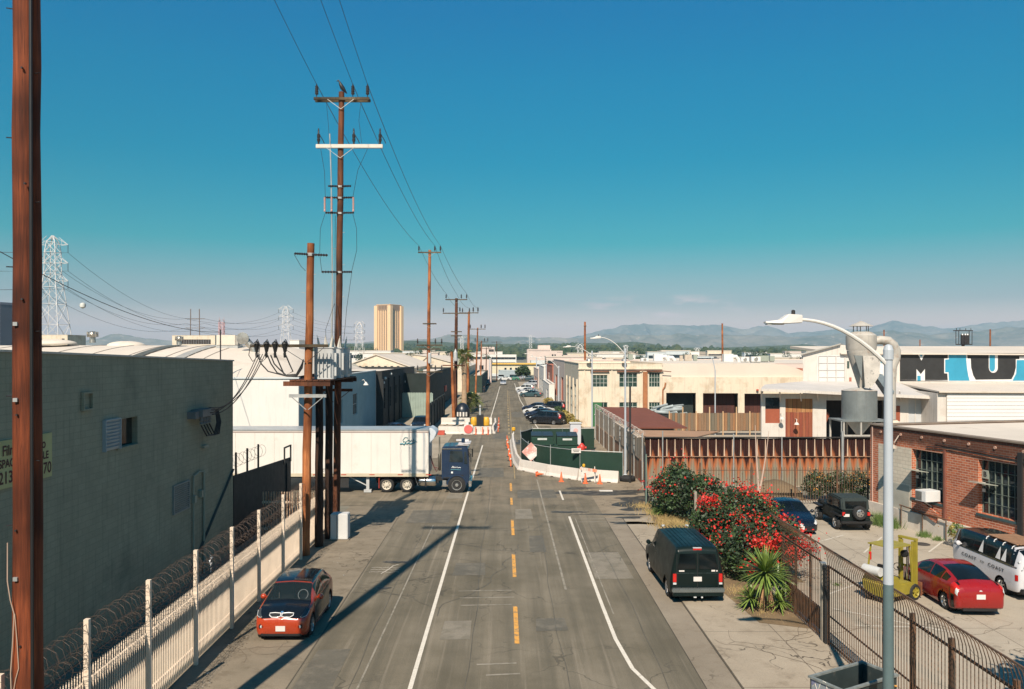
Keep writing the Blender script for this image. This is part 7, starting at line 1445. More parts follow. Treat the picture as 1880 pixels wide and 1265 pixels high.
class Shell:
    """car body as a smooth surface: stations along the length (y from the nose), ring from sill to roof centre"""
    def __init__(s, L, st, tum=.05): s.L = L; s.st = st; s.ys = [q[0] for q in st]; s.tum = tum
    def par(s, y):
        k = 0
        while k < len(s.ys) - 2 and y > s.ys[k + 1]: k += 1
        a, b = s.st[k], s.st[k + 1]; u = (y - a[0]) / (b[0] - a[0]); u = max(0, min(1, u))
        p = s.st[max(0, k - 1)]; q = s.st[min(len(s.st) - 1, k + 2)]; out = []
        for j in range(1, 7):
            m0 = (b[j] - p[j]) / max(.05, b[0] - p[0]) * (b[0] - a[0]); m1 = (q[j] - a[j]) / max(.05, q[0] - a[0]) * (b[0] - a[0]); d = b[j] - a[j]
            if m0 * d <= 0: m0 = 0
            if m1 * d <= 0: m1 = 0
            m0 = max(-2.5 * abs(d), min(2.5 * abs(d), m0)); m1 = max(-2.5 * abs(d), min(2.5 * abs(d), m1))
            out.append((2 * u ** 3 - 3 * u * u + 1) * a[j] + (u ** 3 - 2 * u * u + u) * m0 + (-2 * u ** 3 + 3 * u * u) * b[j] + (u ** 3 - u * u) * m1)
        return out
    def pt(s, y, r, off=0):
        """r in [-7, 7]; sign = side"""
        zb, zs, zt, wb, ws, wt = s.par(y); g = 1 if r >= 0 else -1; a = abs(r)
        zm = zb + (zs - zb) * .55
        ring = [(0, zb), (wb * .86, zb), (wb, zb + .07), (max(wb, ws) + .015, zm), (ws, zs), (wt + (ws - wt) * .10, zt - (zt - zs) * .13), (wt * .82, zt + .0), (0, zt + .035)]
        x, z = cat(ring, 0) if a == 0 else cat(ring, 7 - a) if False else cat(ring, a)
        if off:
            e = .02; p1 = s.pt(y, r + (e if a < 6.9 else -e) * 1.0); p0 = s.pt(y, r); q = s.pt(min(s.L, y + e), r) if y < s.L - e else s.pt(y - e, r)
            v1 = Vector(p1) - Vector(p0); v2 = Vector(q) - Vector(p0); nn = v1.cross(v2); nn = nn.normalized() if nn.length > 1e-12 else Vector((0, 0, 1))
            c = Vector((0, p0[1], zb + (zt - zb) * .4)); nn = -nn if nn.dot(Vector(p0) - c) < 0 else nn
            return tuple(Vector(p0) + nn * off)
        return (g * x, s.L / 2 - y, z)
    def panel(s, y0, y1, r0, r1, off=.006, ny=14, nr=12, fy=None):
        vs = []
        for i in range(ny + 1):
            for j in range(nr + 1):
                u, v = i / ny, j / nr; a0, a1 = (y0(v) if callable(y0) else y0), (y1(v) if callable(y1) else y1)
                vs.append(s.pt(a0 + (a1 - a0) * u, r0 + (r1 - r0) * v, off))
        return MB().add(vs, [(i * (nr + 1) + j, (i + 1) * (nr + 1) + j, (i + 1) * (nr + 1) + j + 1, i * (nr + 1) + j + 1) for i in range(ny) for j in range(nr)])
    def body(s, wheels, R_, ny=64, nr=28, cut=None):
        mb = MB(); vs = []; cols = 2 * nr + 1
        ys = [s.L * (.5 - .5 * math.cos(math.pi * i / ny)) * .35 + s.L * i / ny * .65 for i in range(ny + 1)]
        for y in ys:
            for j in range(-nr, nr + 1):
                p = list(s.pt(y, 7 * j / nr))
                for wy, wz in wheels:
                    d = math.hypot(p[1] - wy, p[2] - wz)
                    if abs(p[0]) > .35 and abs(d - R_) < .055 and p[2] < wz + R_ + .02: k = R_ / d; p[1] = wy + (p[1] - wy) * k; p[2] = wz + (p[2] - wz) * k
                vs.append(tuple(p))
        fs = []
        for i in range(ny):
            for j in range(cols - 1):
                f = (i * cols + j, i * cols + j + 1, (i + 1) * cols + j + 1, (i + 1) * cols + j); c = [sum(vs[k][q] for k in f) / 4 for q in range(3)]
                if abs(c[0]) > .38 and any(math.hypot(c[1] - wy, c[2] - wz) < R_ - .004 for wy, wz in wheels): continue
                if cut and cut[0] < s.L / 2 - c[1] < cut[1] and abs(j + .5 - nr) / nr * 7 > cut[2]: continue
                fs.append(f)
        for i, g in ((0, 0), (ny, 1)):
            fs.append(tuple(range(i * cols, (i + 1) * cols)))
        return mb.add(vs, fs)
def lwheel(root, x, y, r, wd, side, rim, spokes=5, style='spoke'):
    s_ = side; c = (x, y, r)
    ty = MB().lathe(c, [(-0 + a, s_ * b) for a, b in ((r * .64, 0), (r * .9, .0), (r, -.04), (r, -wd + .03), (r * .9, -wd), (r * .6, -wd), (r * .64, 0))], 22, 'x', cap=False).build('wheel', TYR, root, world=False, smooth=True)
    rm = MB().lathe(c, [(r * .65, s_ * .004), (r * .60, -s_ * .01), (r * .56, -s_ * .05)], 22, 'x', cap=False); rm.lathe(c, [(r * .58, -s_ * .05), (.001, -s_ * .06)], 22, 'x', cap=False)
    for k in range(spokes):
        a = 2 * math.pi * k / spokes + .3; d = Vector((0, math.cos(a), math.sin(a))); rm.bar(Vector(c) + d * r * .08 + Vector((-s_ * .02, 0, 0)), Vector(c) + d * r * .60 + Vector((-s_ * .012, 0, 0)), .03, r * .15)
    rm.lathe(c, [(r * .17, -s_ * .03), (r * .15, s_ * .002), (.001, s_ * .004)], 12, 'x', cap=False); rm.build('rim', rim, ty, world=False, smooth=True)
    MB().lathe(c, [(r * .55, -s_ * .052), (.001, -s_ * .058)], 18, 'x', cap=False).build('brake_disc', DARKM, ty, world=False)
def car(name, lb, loc, rz, L, st, wheels, r, pt, rim, glz, extra=None, group=None, spokes=5, catg='car', mirrors=None, ny=64, arch=.075, cut=None):
    t = thing(name, lb, catg, loc, rz, group); S_ = Shell(L, st); wy = [L / 2 - q for q in wheels]
    hw = max(q[5] for q in st) + .0
    S_.body([(q, r) for q in wy], r + arch, ny=ny, cut=cut).build('body', pt, t, world=False, smooth=True, fix=True)
    for q in wy:
        for s_ in (-1, 1):
            MB().lathe((s_ * (hw - .30), q, r), [(r + arch + .02, 0), (r + arch + .02, s_ * .26)], 20, 'x', cap=False).lathe((s_ * (hw - .30), q, r), [(r + arch + .02, 0), (.01, 0)], 20, 'x', cap=False).build('wheel_well', BTRIM, t, world=False, fix=False)
            lwheel(t, s_ * (hw - .012), q, r, .21, s_, rim, spokes)
    MB().box(-hw + .25, hw - .25, -L / 2 + .4, L / 2 - .4, .14, .3).build('underbody', BTRIM, t, world=False)
    for nm, a in glz:
        ps = a if isinstance(a, list) else [a]
        for q in ps:
            S_.panel(*q[:4], off=q[4] if len(q) > 4 else .006).build(nm, q[5] if len(q) > 5 else GLS, t, world=False, smooth=True, fix=False)
    if mirrors:
        my, mz, mx = mirrors
        for s_ in (-1, 1): MB().lathe((s_ * (mx + .10), my, mz), [(.03, -.05), (.09, -.03), (.10, .03), (.06, .08), (.01, .1)], 10, 'y').bar((s_ * (mx - .04), my, mz - .03), (s_ * (mx + .06), my, mz), .04, .05).build('mirror', pt, t, world=False, smooth=True)
    if extra: extra(t, S_)
    return t
def mir(a, b, c, d, *k): return [(a, b, c, d, *k), (a, b, -c, -d, *k)]
def plate(t, y, z, w_=.32, tilt=0, h=.17, m=None): MB().obox((0, y, z), (w_, .012, h), rx=tilt).build('number_plate', m or PLATE, t, world=False)

# ---- orange and black small electric hatchback, facing the camera
OR = paint('orange_paint', (.42, .048, .014), .28, .7); BKP = paint('black_paint', (.006, .007, .008), .2, .4)
st = [(0, .30, .56, .70, .58, .60, .52), (.07, .21, .64, .78, .74, .76, .64), (.25, .18, .76, .88, .83, .84, .74), (.5, .17, .86, .97, .86, .865, .78), (.85, .17, .94, 1.04, .87, .87, .78), (1.15, .17, .97, 1.24, .875, .87, .70), (1.6, .17, 1.0, 1.50, .88, .87, .64), (2.2, .17, 1.01, 1.555, .885, .88, .65), (3.1, .18, 1.05, 1.53, .885, .87, .63), (3.6, .20, 1.08, 1.40, .87, .86, .60), (3.88, .24, 1.02, 1.12, .85, .83, .62), (4.0, .32, .85, .95, .78, .78, .60)]
def ex(t, S_):
    for s_ in (-1, 1):
        kd = MB(); pts = [S_.pt(a, s_ * b, .016) for a, b in ((.17, 6.94), (.205, 6.6), (.20, 6.36), (.12, 6.33), (.055, 6.42), (.045, 6.7), (.06, 6.93))]
        kd.tube(pts + pts[:1], .017, 6); g_ = kd.build('grille_ring', M('ring_white', (.72, .72, .72), .3, .03), t, world=False, smooth=True)
        MB().quad(*pts).build('grille_mesh', BTRIM, g_, world=False, fix=False)
        S_.panel(.10, .46, s_ * 4.5, s_ * 5.6, .012).build('headlight', M('lamp_smoked', (.05, .06, .07), .1), t, world=False, fix=False)
        MB().tube([S_.pt(a, s_ * b, .02) for a, b in ((.08, 5.55), (.09, 4.9), (.2, 4.45), (.42, 4.5))], .009, 5).build('light_strip', LAMP, t, world=False)
        MB().lathe((s_ * .62, 1.9, .50), [(.095, .0), (.095, .085)], 14, 'y').build('fog_lamp_bezel', BTRIM, t, world=False); MB().lathe((s_ * .62, 1.9, .50), [(.045, .086), (.045, .10)], 12, 'y').build('fog_lamp', LAMP, t, world=False)
    MB().lathe(tuple(Vector(S_.pt(.22, 7)) + Vector((0, 0, .0))), [(.045, -.01), (.045, .025)], 16).build('badge', M('badge_blue', (.12, .3, .55), .3), t, world=False)
    plate(t, 2.012, .44, .31); MB().box(-.66, .66, 1.80, 1.975, .17, .29).build('lower_lip', BTRIM, t, world=False, bevel=.02)
    MB().tube([(-.36 + .17 * math.cos(a), .50 - .09 * math.sin(a), 1.10 + .15 * math.sin(a)) for a in [k * math.pi / 8 for k in range(17)]], .012, 5).build('steering_wheel', LAMP, t, world=False)
    MB().box(-.8, .8, .5, 1.1, .8, .985).box(-.62, -.12, -.3, -.1, .6, 1.32).box(.12, .62, -.3, -.1, .6, 1.32).box(-.75, .75, -1.2, .5, .3, .6).build('interior', BTRIM, t, world=False); MB().box(.1, .52, .85, .90, .99, 1.0).build('dash_paper', M('dash_pale', (.35, .42, .38), .5), t, world=False)
car('electric_hatchback', 'orange small hatchback with a black bonnet parked facing the camera by the cream fence', (-7.35, 28.2, 0), R(180) + R(0), 4.0, st, (.72, 3.29), .35, OR, M('rim_silver', (.5, .5, .5), .3, .1, 4, metal=.8),
    [('bonnet', [(.045, .92, -7, -5.0, .007, BKP), (.045, .92, 7, 5.0, .0071, BKP)]), ('windscreen', [(.93, 1.58, -7, -5.0, .008, clear_glass('screen_glass', .5)), (.93, 1.58, 7, 5.0, .0081, clear_glass('screen_glass', .5))]),
     ('roof', [(1.62, 3.75, 7, 5.05, .007, BKP), (1.62, 3.75, -7, -5.05, .0071, BKP)]), ('side_window', mir(1.45, 2.35, 4.1, 4.95) + mir(2.42, 3.45, 4.1, 4.95)), ('lower_door', mir(.95, 3.05, 2.2, 4.0, .008, BKP))], ex, mirrors=(.55, 1.06, .88), cut=(.94, 1.57, 5.05))

# ---- red liftback, seen from behind
RD_ = paint('red_paint', (.30, .009, .008), .28, .6)
st = [(0, .30, .52, .62, .60, .60, .50), (.12, .20, .60, .74, .78, .78, .64), (.5, .17, .74, .88, .85, .85, .72), (1.0, .17, .88, 1.0, .865, .86, .74), (1.5, .17, .93, 1.25, .87, .865, .66), (2.1, .17, .95, 1.47, .875, .865, .60), (2.6, .17, .97, 1.50, .875, .865, .60), (3.3, .18, 1.0, 1.43, .875, .86, .58), (4.0, .2, 1.04, 1.22, .865, .85, .60), (4.28, .24, 1.02, 1.12, .84, .83, .62), (4.44, .30, .90, .99, .80, .80, .60), (4.48, .36, .74, .86, .74, .74, .56)]
def ex(t, S_):
    plate(t, -2.245, .72, .31)
    for s_ in (-1, 1):
        S_.panel(4.08, 4.42, s_ * 3.25, s_ * 4.6, .012).build('tail_light', TAIL, t, world=False, fix=False, smooth=True); S_.panel(4.37, 4.45, s_ * 3.45, s_ * 4.2, .02).build('tail_lens', LAMP, t, world=False, fix=False, smooth=True)
    MB().lathe((0, -2.215, .90), [(.055, -.02), (.055, .0)], 14, 'y').build('badge', LAMP, t, world=False)
    S_.panel(4.06, 4.09, -5.6, 5.6, .02).build('spoiler_lip', BTRIM, t, world=False, fix=False); S_.panel(4.12, 4.30, -5.0, 5.0, .010, 4, 16).build('lower_rear_glass', GLS, t, world=False, fix=False)
    MB().box(-.6, .6, -2.2, -2.05, .2, .3).build('lower_bumper', BTRIM, t, world=False)
car('red_liftback', 'red liftback car parked in the lot beside the white and black bus', (16.95, 30.9, .0), R(-2), 4.48, st, (.88, 3.58), .315, RD_, M('rim_silver'),
    [('windscreen', [(1.05, 2.0, -6.9, -5.15), (1.05, 2.0, 6.9, 5.15)]), ('side_window', mir(1.55, 2.5, 4.15, 4.95) + mir(2.56, 3.3, 4.15, 4.95) + mir(3.36, 3.75, 4.2, 4.8)), ('rear_window', [(2.95, 4.05, 7, 5.3), (2.95, 4.05, -7, -5.3, .0061)])], ex, mirrors=(.85, .98, .87))

# ---- dark green panel van, seen from behind
VG = M('van_green', (.006, .014, .013), .35, .06, .8, spec=.22, grain=.02)
st = [(0, .40, .75, .92, .80, .82, .72), (.15, .34, .88, 1.05, .93, .94, .82), (.8, .33, 1.05, 1.22, .98, .97, .82), (1.1, .33, 1.15, 1.42, .99, .97, .78), (1.75, .33, 1.22, 2.02, 1.0, .97, .76), (2.3, .33, 1.24, 2.09, 1.0, .97, .77), (4.6, .34, 1.24, 2.10, 1.0, .97, .78), (5.2, .36, 1.24, 2.08, 1.0, .965, .78), (5.37, .42, 1.22, 2.0, .98, .95, .76), (5.40, .5, 1.2, 1.92, .94, .92, .74)]
def ex(t, S_):
    y = -2.705
    for s_ in (-1, 1):
        MB().add([(s_ * .06, y - .004, 1.30), (s_ * .76, y - .004, 1.30), (s_ * .66, y + .02, 1.86), (s_ * .06, y + .02, 1.86), (s_ * .06, y - .02, 1.30), (s_ * .76, y - .02, 1.30), (s_ * .66, y + .004, 1.86), (s_ * .06, y + .004, 1.86)], [(0, 1, 2, 3), (7, 6, 5, 4), (0, 4, 5, 1), (1, 5, 6, 2), (2, 6, 7, 3), (3, 7, 4, 0)]).build('rear_window', GLS, t, world=False)
        MB().box(s_ * .865 - .065, s_ * .865 + .065, y - .03, y + .05, .80, 1.12).build('tail_light', TAIL, t, world=False, bevel=.01); MB().box(s_ * .865 - .06, s_ * .865 + .06, y - .03, y + .05, .72, .79).build('reverse_light', LAMP, t, world=False)
        MB().box(s_ * .78 - .01, s_ * .78 + .01, y - .012, y - .001, .62, 1.86).build('door_gap', BTRIM, t, world=False)
    MB().box(-.012, .012, y - .012, y - .001, .62, 1.9).build('door_gap', BTRIM, t, world=False); MB().box(-.85, .85, y - .008, y - .001, 1.13, 1.15).build('body_crease', M('crease', (.03, .05, .05), .3), t, world=False)
    plate(t, y - .015, .92, .31); t.children[-1].location.x = .36
    MB().box(-.98, .98, y - .17, y + .02, .44, .60).build('bumper', M('bumper_steel', (.22, .25, .25), .3, .1, 2, metal=.6), t, world=False, bevel=.03); MB().box(-.95, .95, y - .15, y, .30, .435).build('lower_bumper', VG, t, world=False, bevel=.02)
    MB().box(-.16, .16, y + .03, y + .08, 1.98, 2.06).build('brake_light', TAIL, t, world=False)
    MB().box(-.16, .16, y + .02, y + .12, 2.065, 2.085).build('brake_light_top', LAMP, t, world=False)
    for x0, x1, nm in ((-.70, -.50, 'sticker'), (.52, .66, 'model_lettering'), (.7, .75, 'sticker')): MB().box(x0, x1, y - .016, y - .006, 1.2, 1.26 if nm != 'sticker' else 1.25).build(nm, PLATE, t, world=False)
    MB().box(-.18, -.08, y - .16, y - .10, .26, .30).box(.1, .16, y - .16, y - .10, .25, .3).build('tow_hitch', LAMP, t, world=False)
    for k in range(9): MB().box(-.62 + .155 * k - .012, -.62 + .155 * k + .012, -2.45, 1.0, 2.125, 2.14).build('roof_rib', VG, t, world=False)
    for x in (-.5, .5): MB().box(x - .06, x + .06, 1.0, 1.1, 2.1, 2.15).build('marker_light', LAMP, t, world=False)
car('panel_van', 'dark green panel van parked with its back to the camera on the right shoulder', (7.12, 32.95, 0), R(1), 5.4, st, (.95, 4.45), .36, VG, M('rim_silver'),
    [('windscreen', [(1.0, 1.72, -6.8, -5.1), (1.0, 1.72, 6.8, 5.1)]), ('side_window', mir(1.35, 2.15, 4.15, 4.9))], ex, mirrors=(1.15, 1.42, 1.0), catg='van')

# ---- white and black camper bus
BW = paint('bus_white', (.66, .66, .68), .3, .5); 
st = [(0, .42, 1.15, 1.55, .66, .72, .56), (.06, .34, 1.17, 1.72, .76, .79, .60), (.28, .30, 1.18, 1.86, .83, .83, .63), (.8, .28, 1.18, 1.93, .86, .85, .65), (2.2, .28, 1.18, 1.95, .86, .85, .66), (3.9, .28, 1.18, 1.93, .86, .85, .65), (4.25, .30, 1.18, 1.85, .84, .83, .62), (4.42, .34, 1.16, 1.70, .78, .77, .58), (4.48, .42, 1.1, 1.5, .68, .68, .52)]
def ex(t, S_):
    for sd, r_ in ((-1, 1), (1, 1)):
        for wd_, yc, sz in (('COAST', 1.35, .27), ('TO', 2.25, .16), ('COAST', 3.15, .27)): text_mb(wd_, sz, lambda u, v, sd=sd, yc=yc: S_.pt((yc if sd < 0 else 4.48 - yc) + u * (1 if sd < 0 else -1), sd * (3.42 + v * 1.9), .014), spacing=1.25, bold=.004).build('lettering', DARKM, t, world=False, fix=False)
    S_.panel(.02, 4.46, 4.04, 4.14, .012, 24, 2).build('belt_trim', CHR, t, world=False, fix=False); S_.panel(.02, 4.46, -4.04, -4.14, .012, 24, 2).build('belt_trim', CHR, t, world=False, fix=False)
    for s_ in (-1, 1):
        S_.panel(4.28, 4.40, s_ * 2.9, s_ * 3.5, .012).build('tail_light', TAIL, t, world=False, fix=False)
        MB().lathe((s_ * .855, -1.72, .62), [(.055, 0), (.055, s_ * .02)], 12, 'x').build('fuel_flap', BTRIM, t, world=False)
        for y0 in (1.95, 3.05, 3.4):
            S_.panel(lambda v, y0=y0: y0 + .15 * v, lambda v, y0=y0: y0 + .30 - .13 * v, s_ * 4.2, s_ * 4.85, .02).build('peak_curtain', M('curtain_white', (.75, .73, .7), .6), t, world=False, fix=False)
        for y0 in (2.25, 2.75, 3.3, 3.85): MB().tube([S_.pt(y0, s_ * (5.0 + .35 * k), .03) for k in range(4)], .018, 6).build('rack_bracket', M('ring_white'), t, world=False)
        MB().box(s_ * .2 - .1, s_ * .2 + .1, -2.28, -2.2, .32, .5).build('bumper_guard', BTRIM, t, world=False)
    rk = MB()
    for k in range(9): rk.box(-.60 + .13 * k, -.50 + .13 * k, -1.75, .05, 2.02, 2.05)
    rk.build('roof_rack', M('rack_tan', (.36, .20, .11), .7, .2, 3), t, world=False)
    MB().box(-.8, .8, -2.34, -2.22, .30, .48).build('bumper', BTRIM, t, world=False, bevel=.03); MB().box(-.35, .35, -2.262, -2.25, 1.22, 1.30).build('wood_stick', M('stick_amber', (.7, .35, .06), .5), t, world=False)
    MB().lathe((-.72, -2.1, 1.45), [(.001, -.05), (.05, -.03), (.05, .03), (.001, .05)], 10, 'y').build('side_marker', LAMP, t, world=False)
car('camper_bus', 'white camper bus with a black upper half, lettered side and tan roof rack', (20.15, 32.7, 0), R(1), 4.48, st, (1.05, 3.42), .33, BW, M('rim_silver'),
    [('black_upper', [(.01, 4.47, 4.12, 7, .008, BKP), (.01, 4.47, -4.12, -7, .0081, BKP)]), ('side_window', mir(.75, 1.5, 4.25, 4.85, .014) + mir(1.6, 2.3, 4.25, 4.85, .014) + mir(2.4, 3.1, 4.25, 4.85, .014) + mir(3.2, 3.9, 4.25, 4.85, .014)), ('windscreen', [(.02, .30, -7, -4.4, .014, clear_glass('screen_glass', .5)), (.02, .30, 7, 4.4, .0141, clear_glass('screen_glass', .5))]), ('rear_window', [(4.2, 4.44, 5.2, 7, .014), (4.2, 4.44, -5.2, -7, .0141)])], ex, mirrors=(1.5, 1.35, .86), catg='bus', arch=.05)

# ---- dark blue sedan facing the camera
NV = paint('navy_paint', (.005, .007, .014), .25, .5)
SED = [(0, .30, .48, .56, .62, .64, .56), (.12, .20, .58, .68, .80, .81, .70), (.5, .17, .70, .80, .88, .88, .78), (1.2, .17, .84, .96, .90, .89, .78), (1.6, .17, .90, 1.12, .90, .89, .70), (2.15, .17, .92, 1.38, .90, .885, .62), (3.0, .17, .94, 1.42, .90, .885, .62), (3.7, .18, .97, 1.26, .90, .88, .62), (4.1, .2, .97, 1.06, .89, .87, .70), (4.7, .24, .88, .97, .84, .83, .70), (4.85, .34, .7, .82, .74, .74, .6)]
SEDG = [('windscreen', [(1.28, 2.08, -6.9, -5.1), (1.28, 2.08, 6.9, 5.1)]), ('side_window', mir(1.75, 2.7, 4.15, 4.95) + mir(2.77, 3.6, 4.15, 4.95)), ('rear_window', [(3.2, 3.95, 7, 5.2), (3.2, 3.95, -7, -5.2, .0061)])]
def sed_ex(hl=True):
    def ex(t, S_):
        L = S_.L
        for s_ in (-1, 1): S_.panel(.06, .36, s_ * 4.1, s_ * 5.2, .010).build('headlight', LAMP, t, world=False, fix=False); S_.panel(L - .3, L - .04, s_ * 3.5, s_ * 4.7, .010).build('tail_light', TAIL, t, world=False, fix=False)
        plate(t, L / 2 + .01, .40, .30); plate(t, -L / 2 - .01, .58, .30); MB().lathe((0, L / 2 - .02, .55), [(.09, 0), (.09, .03)], 12, 'y').build('grille_badge', LAMP, t, world=False)
    return ex
car('dark_sedan', 'dark blue sedan facing the camera beside the jeep at the back of the lot', (15.35, 43.9, 0), R(176), 4.85, SED, (.95, 3.65), .32, NV, M('rim_silver'), SEDG, sed_ex(), mirrors=(.85, .98, .9))

# ---- open-topped off-roader with spare wheel
JG = M('jeep_green', (.007, .013, .012), .5, .1, 1, spec=.25); JT = M('soft_top', (.020, .032, .030), .8, .15, 3)
t = thing('off_roader', 'dark green boxy off-roader with a soft top and spare wheel, its back to the camera', 'jeep', (18.4, 44.3, 0), R(0))
MB().box(-.76, .76, -1.85, .75, .5, 1.08).box(-.62, .62, .75, 1.85, .62, 1.05).build('body', JG, t, world=False, bevel=.05)
MB().prism([(-1.87, 1.09), (.35, 1.09), (.12, 1.68), (-.4, 1.76), (-1.70, 1.72)], 'x', -.73, .73).build('soft_top', JT, t, world=False, bevel=.06)
MB().box(-.55, .55, -1.86, -1.80, 1.2, 1.58).build('rear_window', GLS, t, world=False)
for s_ in (-1, 1):
    MB().prism([(-1.6, 1.2), (-.75, 1.2), (-.75, 1.6), (-1.5, 1.6)], 'x', s_ * .735 - .004, s_ * .735 + .004).build('side_window', GLS, t, world=False); MB().prism([(-.65, 1.15), (.15, 1.15), (.0, 1.6), (-.65, 1.6)], 'x', s_ * .735 - .004, s_ * .735 + .004).build('side_window', GLS, t, world=False)
    MB().box(s_ * .80 - .13, s_ * .80 + .13, -1.85, -.7, .78, .86).box(s_ * .80 - .13, s_ * .80 + .13, .65, 1.75, .82, .9).build('fender', BTRIM, t, world=False, bevel=.02)
    MB().box(s_ * .66 - .07, s_ * .66 + .07, -1.9, -1.855, .84, 1.02).build('tail_light', TAIL, t, world=False)
    for y in (-1.28, 1.2): lwheel(t, s_ * .90, y, .37, .24, s_, M('rim_silver'), 5)
    MB().box(s_ * .95 - .08, s_ * .95 + .08, .2, .26, 1.15, 1.3).build('mirror', BTRIM, t, world=False)
lwy = MB().lathe((.12, -1.88, 1.0), [(.2, 0), (.33, 0), (.36, -.04), (.36, -.2), (.33, -.24), (.2, -.24)], 22, 'y').build('spare_wheel', TYR, t, world=False, smooth=True)
q = MB().lathe((.12, -2.125, 1.0), [(.2, 0), (.18, -.01), (.05, -.02)], 16, 'y'); q.build('rim', M('rim_silver'), lwy, world=False, smooth=True); q = MB()
for k in range(5): a = k * 1.257; q.lathe((.12 + .12 * math.cos(a), -2.14, 1.0 + .12 * math.sin(a)), [(.035, -.005), (.035, .0)], 8, 'y')
q.build('rim_hole', BTRIM, lwy, world=False)
MB().box(-.8, .8, -2.0, -1.86, .42, .56).build('bumper', BTRIM, t, world=False, bevel=.02); MB().box(-.5, .5, -1.8, 1.8, .3, .5).build('chassis', BTRIM, t, world=False); MB().box(-.66, -.36, -1.9, -1.87, .78, .92).build('number_plate', PLATE, t, world=False)

# ---- yellow forklift
FY = M('forklift_yellow', (.33, .27, .035), .5, .15, 2, stain=(.2, .13, .05), st_amt=.5, st_thr=.58, st_sc=3)
t = thing('forklift', 'worn yellow forklift with overhead guard and raised mast behind the iron fence', 'forklift', (14.75, 30.8, 0), R(-62))
MB().prism([(-1.0, .25), (.75, .25), (.75, .62), (.3, .72), (-.2, .72), (-.3, 1.0), (-.95, 1.05), (-1.12, .8)], 'x', -.5, .5).build('chassis', FY, t, world=False, bevel=.04)
MB().box(-.28, .28, -.45, .05, .78, .92).box(-.28, .28, -.55, -.42, .92, 1.35).build('seat', BTRIM, t, world=False, bevel=.03)
for x in (-.45, .45): MB().bar((x, -.85, 1.0), (x, -.65, 2.1), .05).bar((x, .55, .65), (x, .35, 2.1), .05).build('guard_post', FY, t, world=False)
MB().box(-.52, .52, -.75, .42, 2.1, 2.14).build('guard_roof', FY, t, world=False)
MB().cyl((-.36, -1.15, 1.25), (.36, -1.15, 1.25), .17, n=14).build('gas_tank', M('gas_white', (.6, .6, .58), .4), t, world=False, smooth=True)
for x in (-.33, .33): MB().box(x - .05, x + .05, .85, .95, .1, 2.2).build('mast_rail', FY, t, world=False); MB().box(x * .7 - .035, x * .7 + .035, .80, .90, .15, 2.15).build('inner_mast', FY, t, world=False)
MB().cyl((0, .88, .2), (0, .88, 1.95), .05).build('lift_cylinder', CHR, t, world=False); MB().box(-.38, .38, .83, .97, 2.2, 2.28).build('mast_crosshead', FY, t, world=False); MB().box(-.3, .3, .955, .99, 1.1, 1.18).build('mast_crossbar', FY, t, world=False)
MB().box(-.5, .5, .97, 1.05, .12, .62).build('carriage', M('rust_iron', (.22, .08, .035), .8, .3, 4), t, world=False)
for x in (-.28, .28): MB().box(x - .05, x + .05, 1.05, 2.1, .1, .15).build('fork', M('rust_iron'), t, world=False)
for s_ in (-1, 1):
    lwheel(t, s_ * .55, .6, .31, .2, s_, FY, 5); lwheel(t, s_ * .5, -.75, .24, .16, s_, FY, 5)
MB().tube([(.0, .38, 1.05), (0, .28, 1.2)], .03).tube([(.15 * math.cos(a), .26 + .05 * math.sin(a), 1.22 + .12 * math.sin(a)) for a in [k * math.pi / 6 for k in range(13)]], .014, 5).build('steering_wheel', BTRIM, t, world=False)
MB().lathe((-.45, -.7, 1.5), [(.05, 0), (.05, .28), (.02, .32)], 10).build('fire_bottle', TAIL, t, world=False); MB().lathe((.25, .35, 1.75), [(.02, -.1), (.14, -.06), (.14, .06), (.02, .1)], 12, 'y').build('work_light', BTRIM, t, world=False)

# ---- parked row and far cars
SUV = [(0, .36, .70, .84, .70, .72, .62), (.15, .26, .82, .95, .88, .88, .76), (.9, .22, .98, 1.1, .92, .91, .80), (1.3, .22, 1.05, 1.30, .93, .92, .74), (1.8, .22, 1.08, 1.68, .93, .91, .68), (2.6, .22, 1.1, 1.76, .93, .91, .70), (4.0, .23, 1.12, 1.72, .93, .90, .68), (4.5, .27, 1.1, 1.50, .91, .88, .64), (4.7, .36, 1.0, 1.2, .84, .83, .6)]
SUVG = [('windscreen', [(1.1, 1.75, -6.9, -5.1), (1.1, 1.75, 6.9, 5.1)]), ('side_window', mir(1.5, 2.5, 4.15, 4.95) + mir(2.6, 3.5, 4.15, 4.95) + mir(3.55, 4.1, 4.15, 4.9)), ('rear_window', [(4.05, 4.55, 7, 5.2), (4.05, 4.55, -7, -5.2, .0061)])]
KB = paint('far_black', (.012, .013, .016), .3, .5); KN = paint('far_navy', (.018, .03, .06), .3, .5); KW = paint('far_white', (.62, .62, .60), .35, .4); KS = paint('far_silver', (.35, .37, .40), .3, .5); KT = paint('far_teal', (.04, .08, .09), .3, .5); KY = paint('far_yellow', (.6, .38, .06), .4, .4); KG = paint('far_green', (.05, .2, .12), .4, .4)
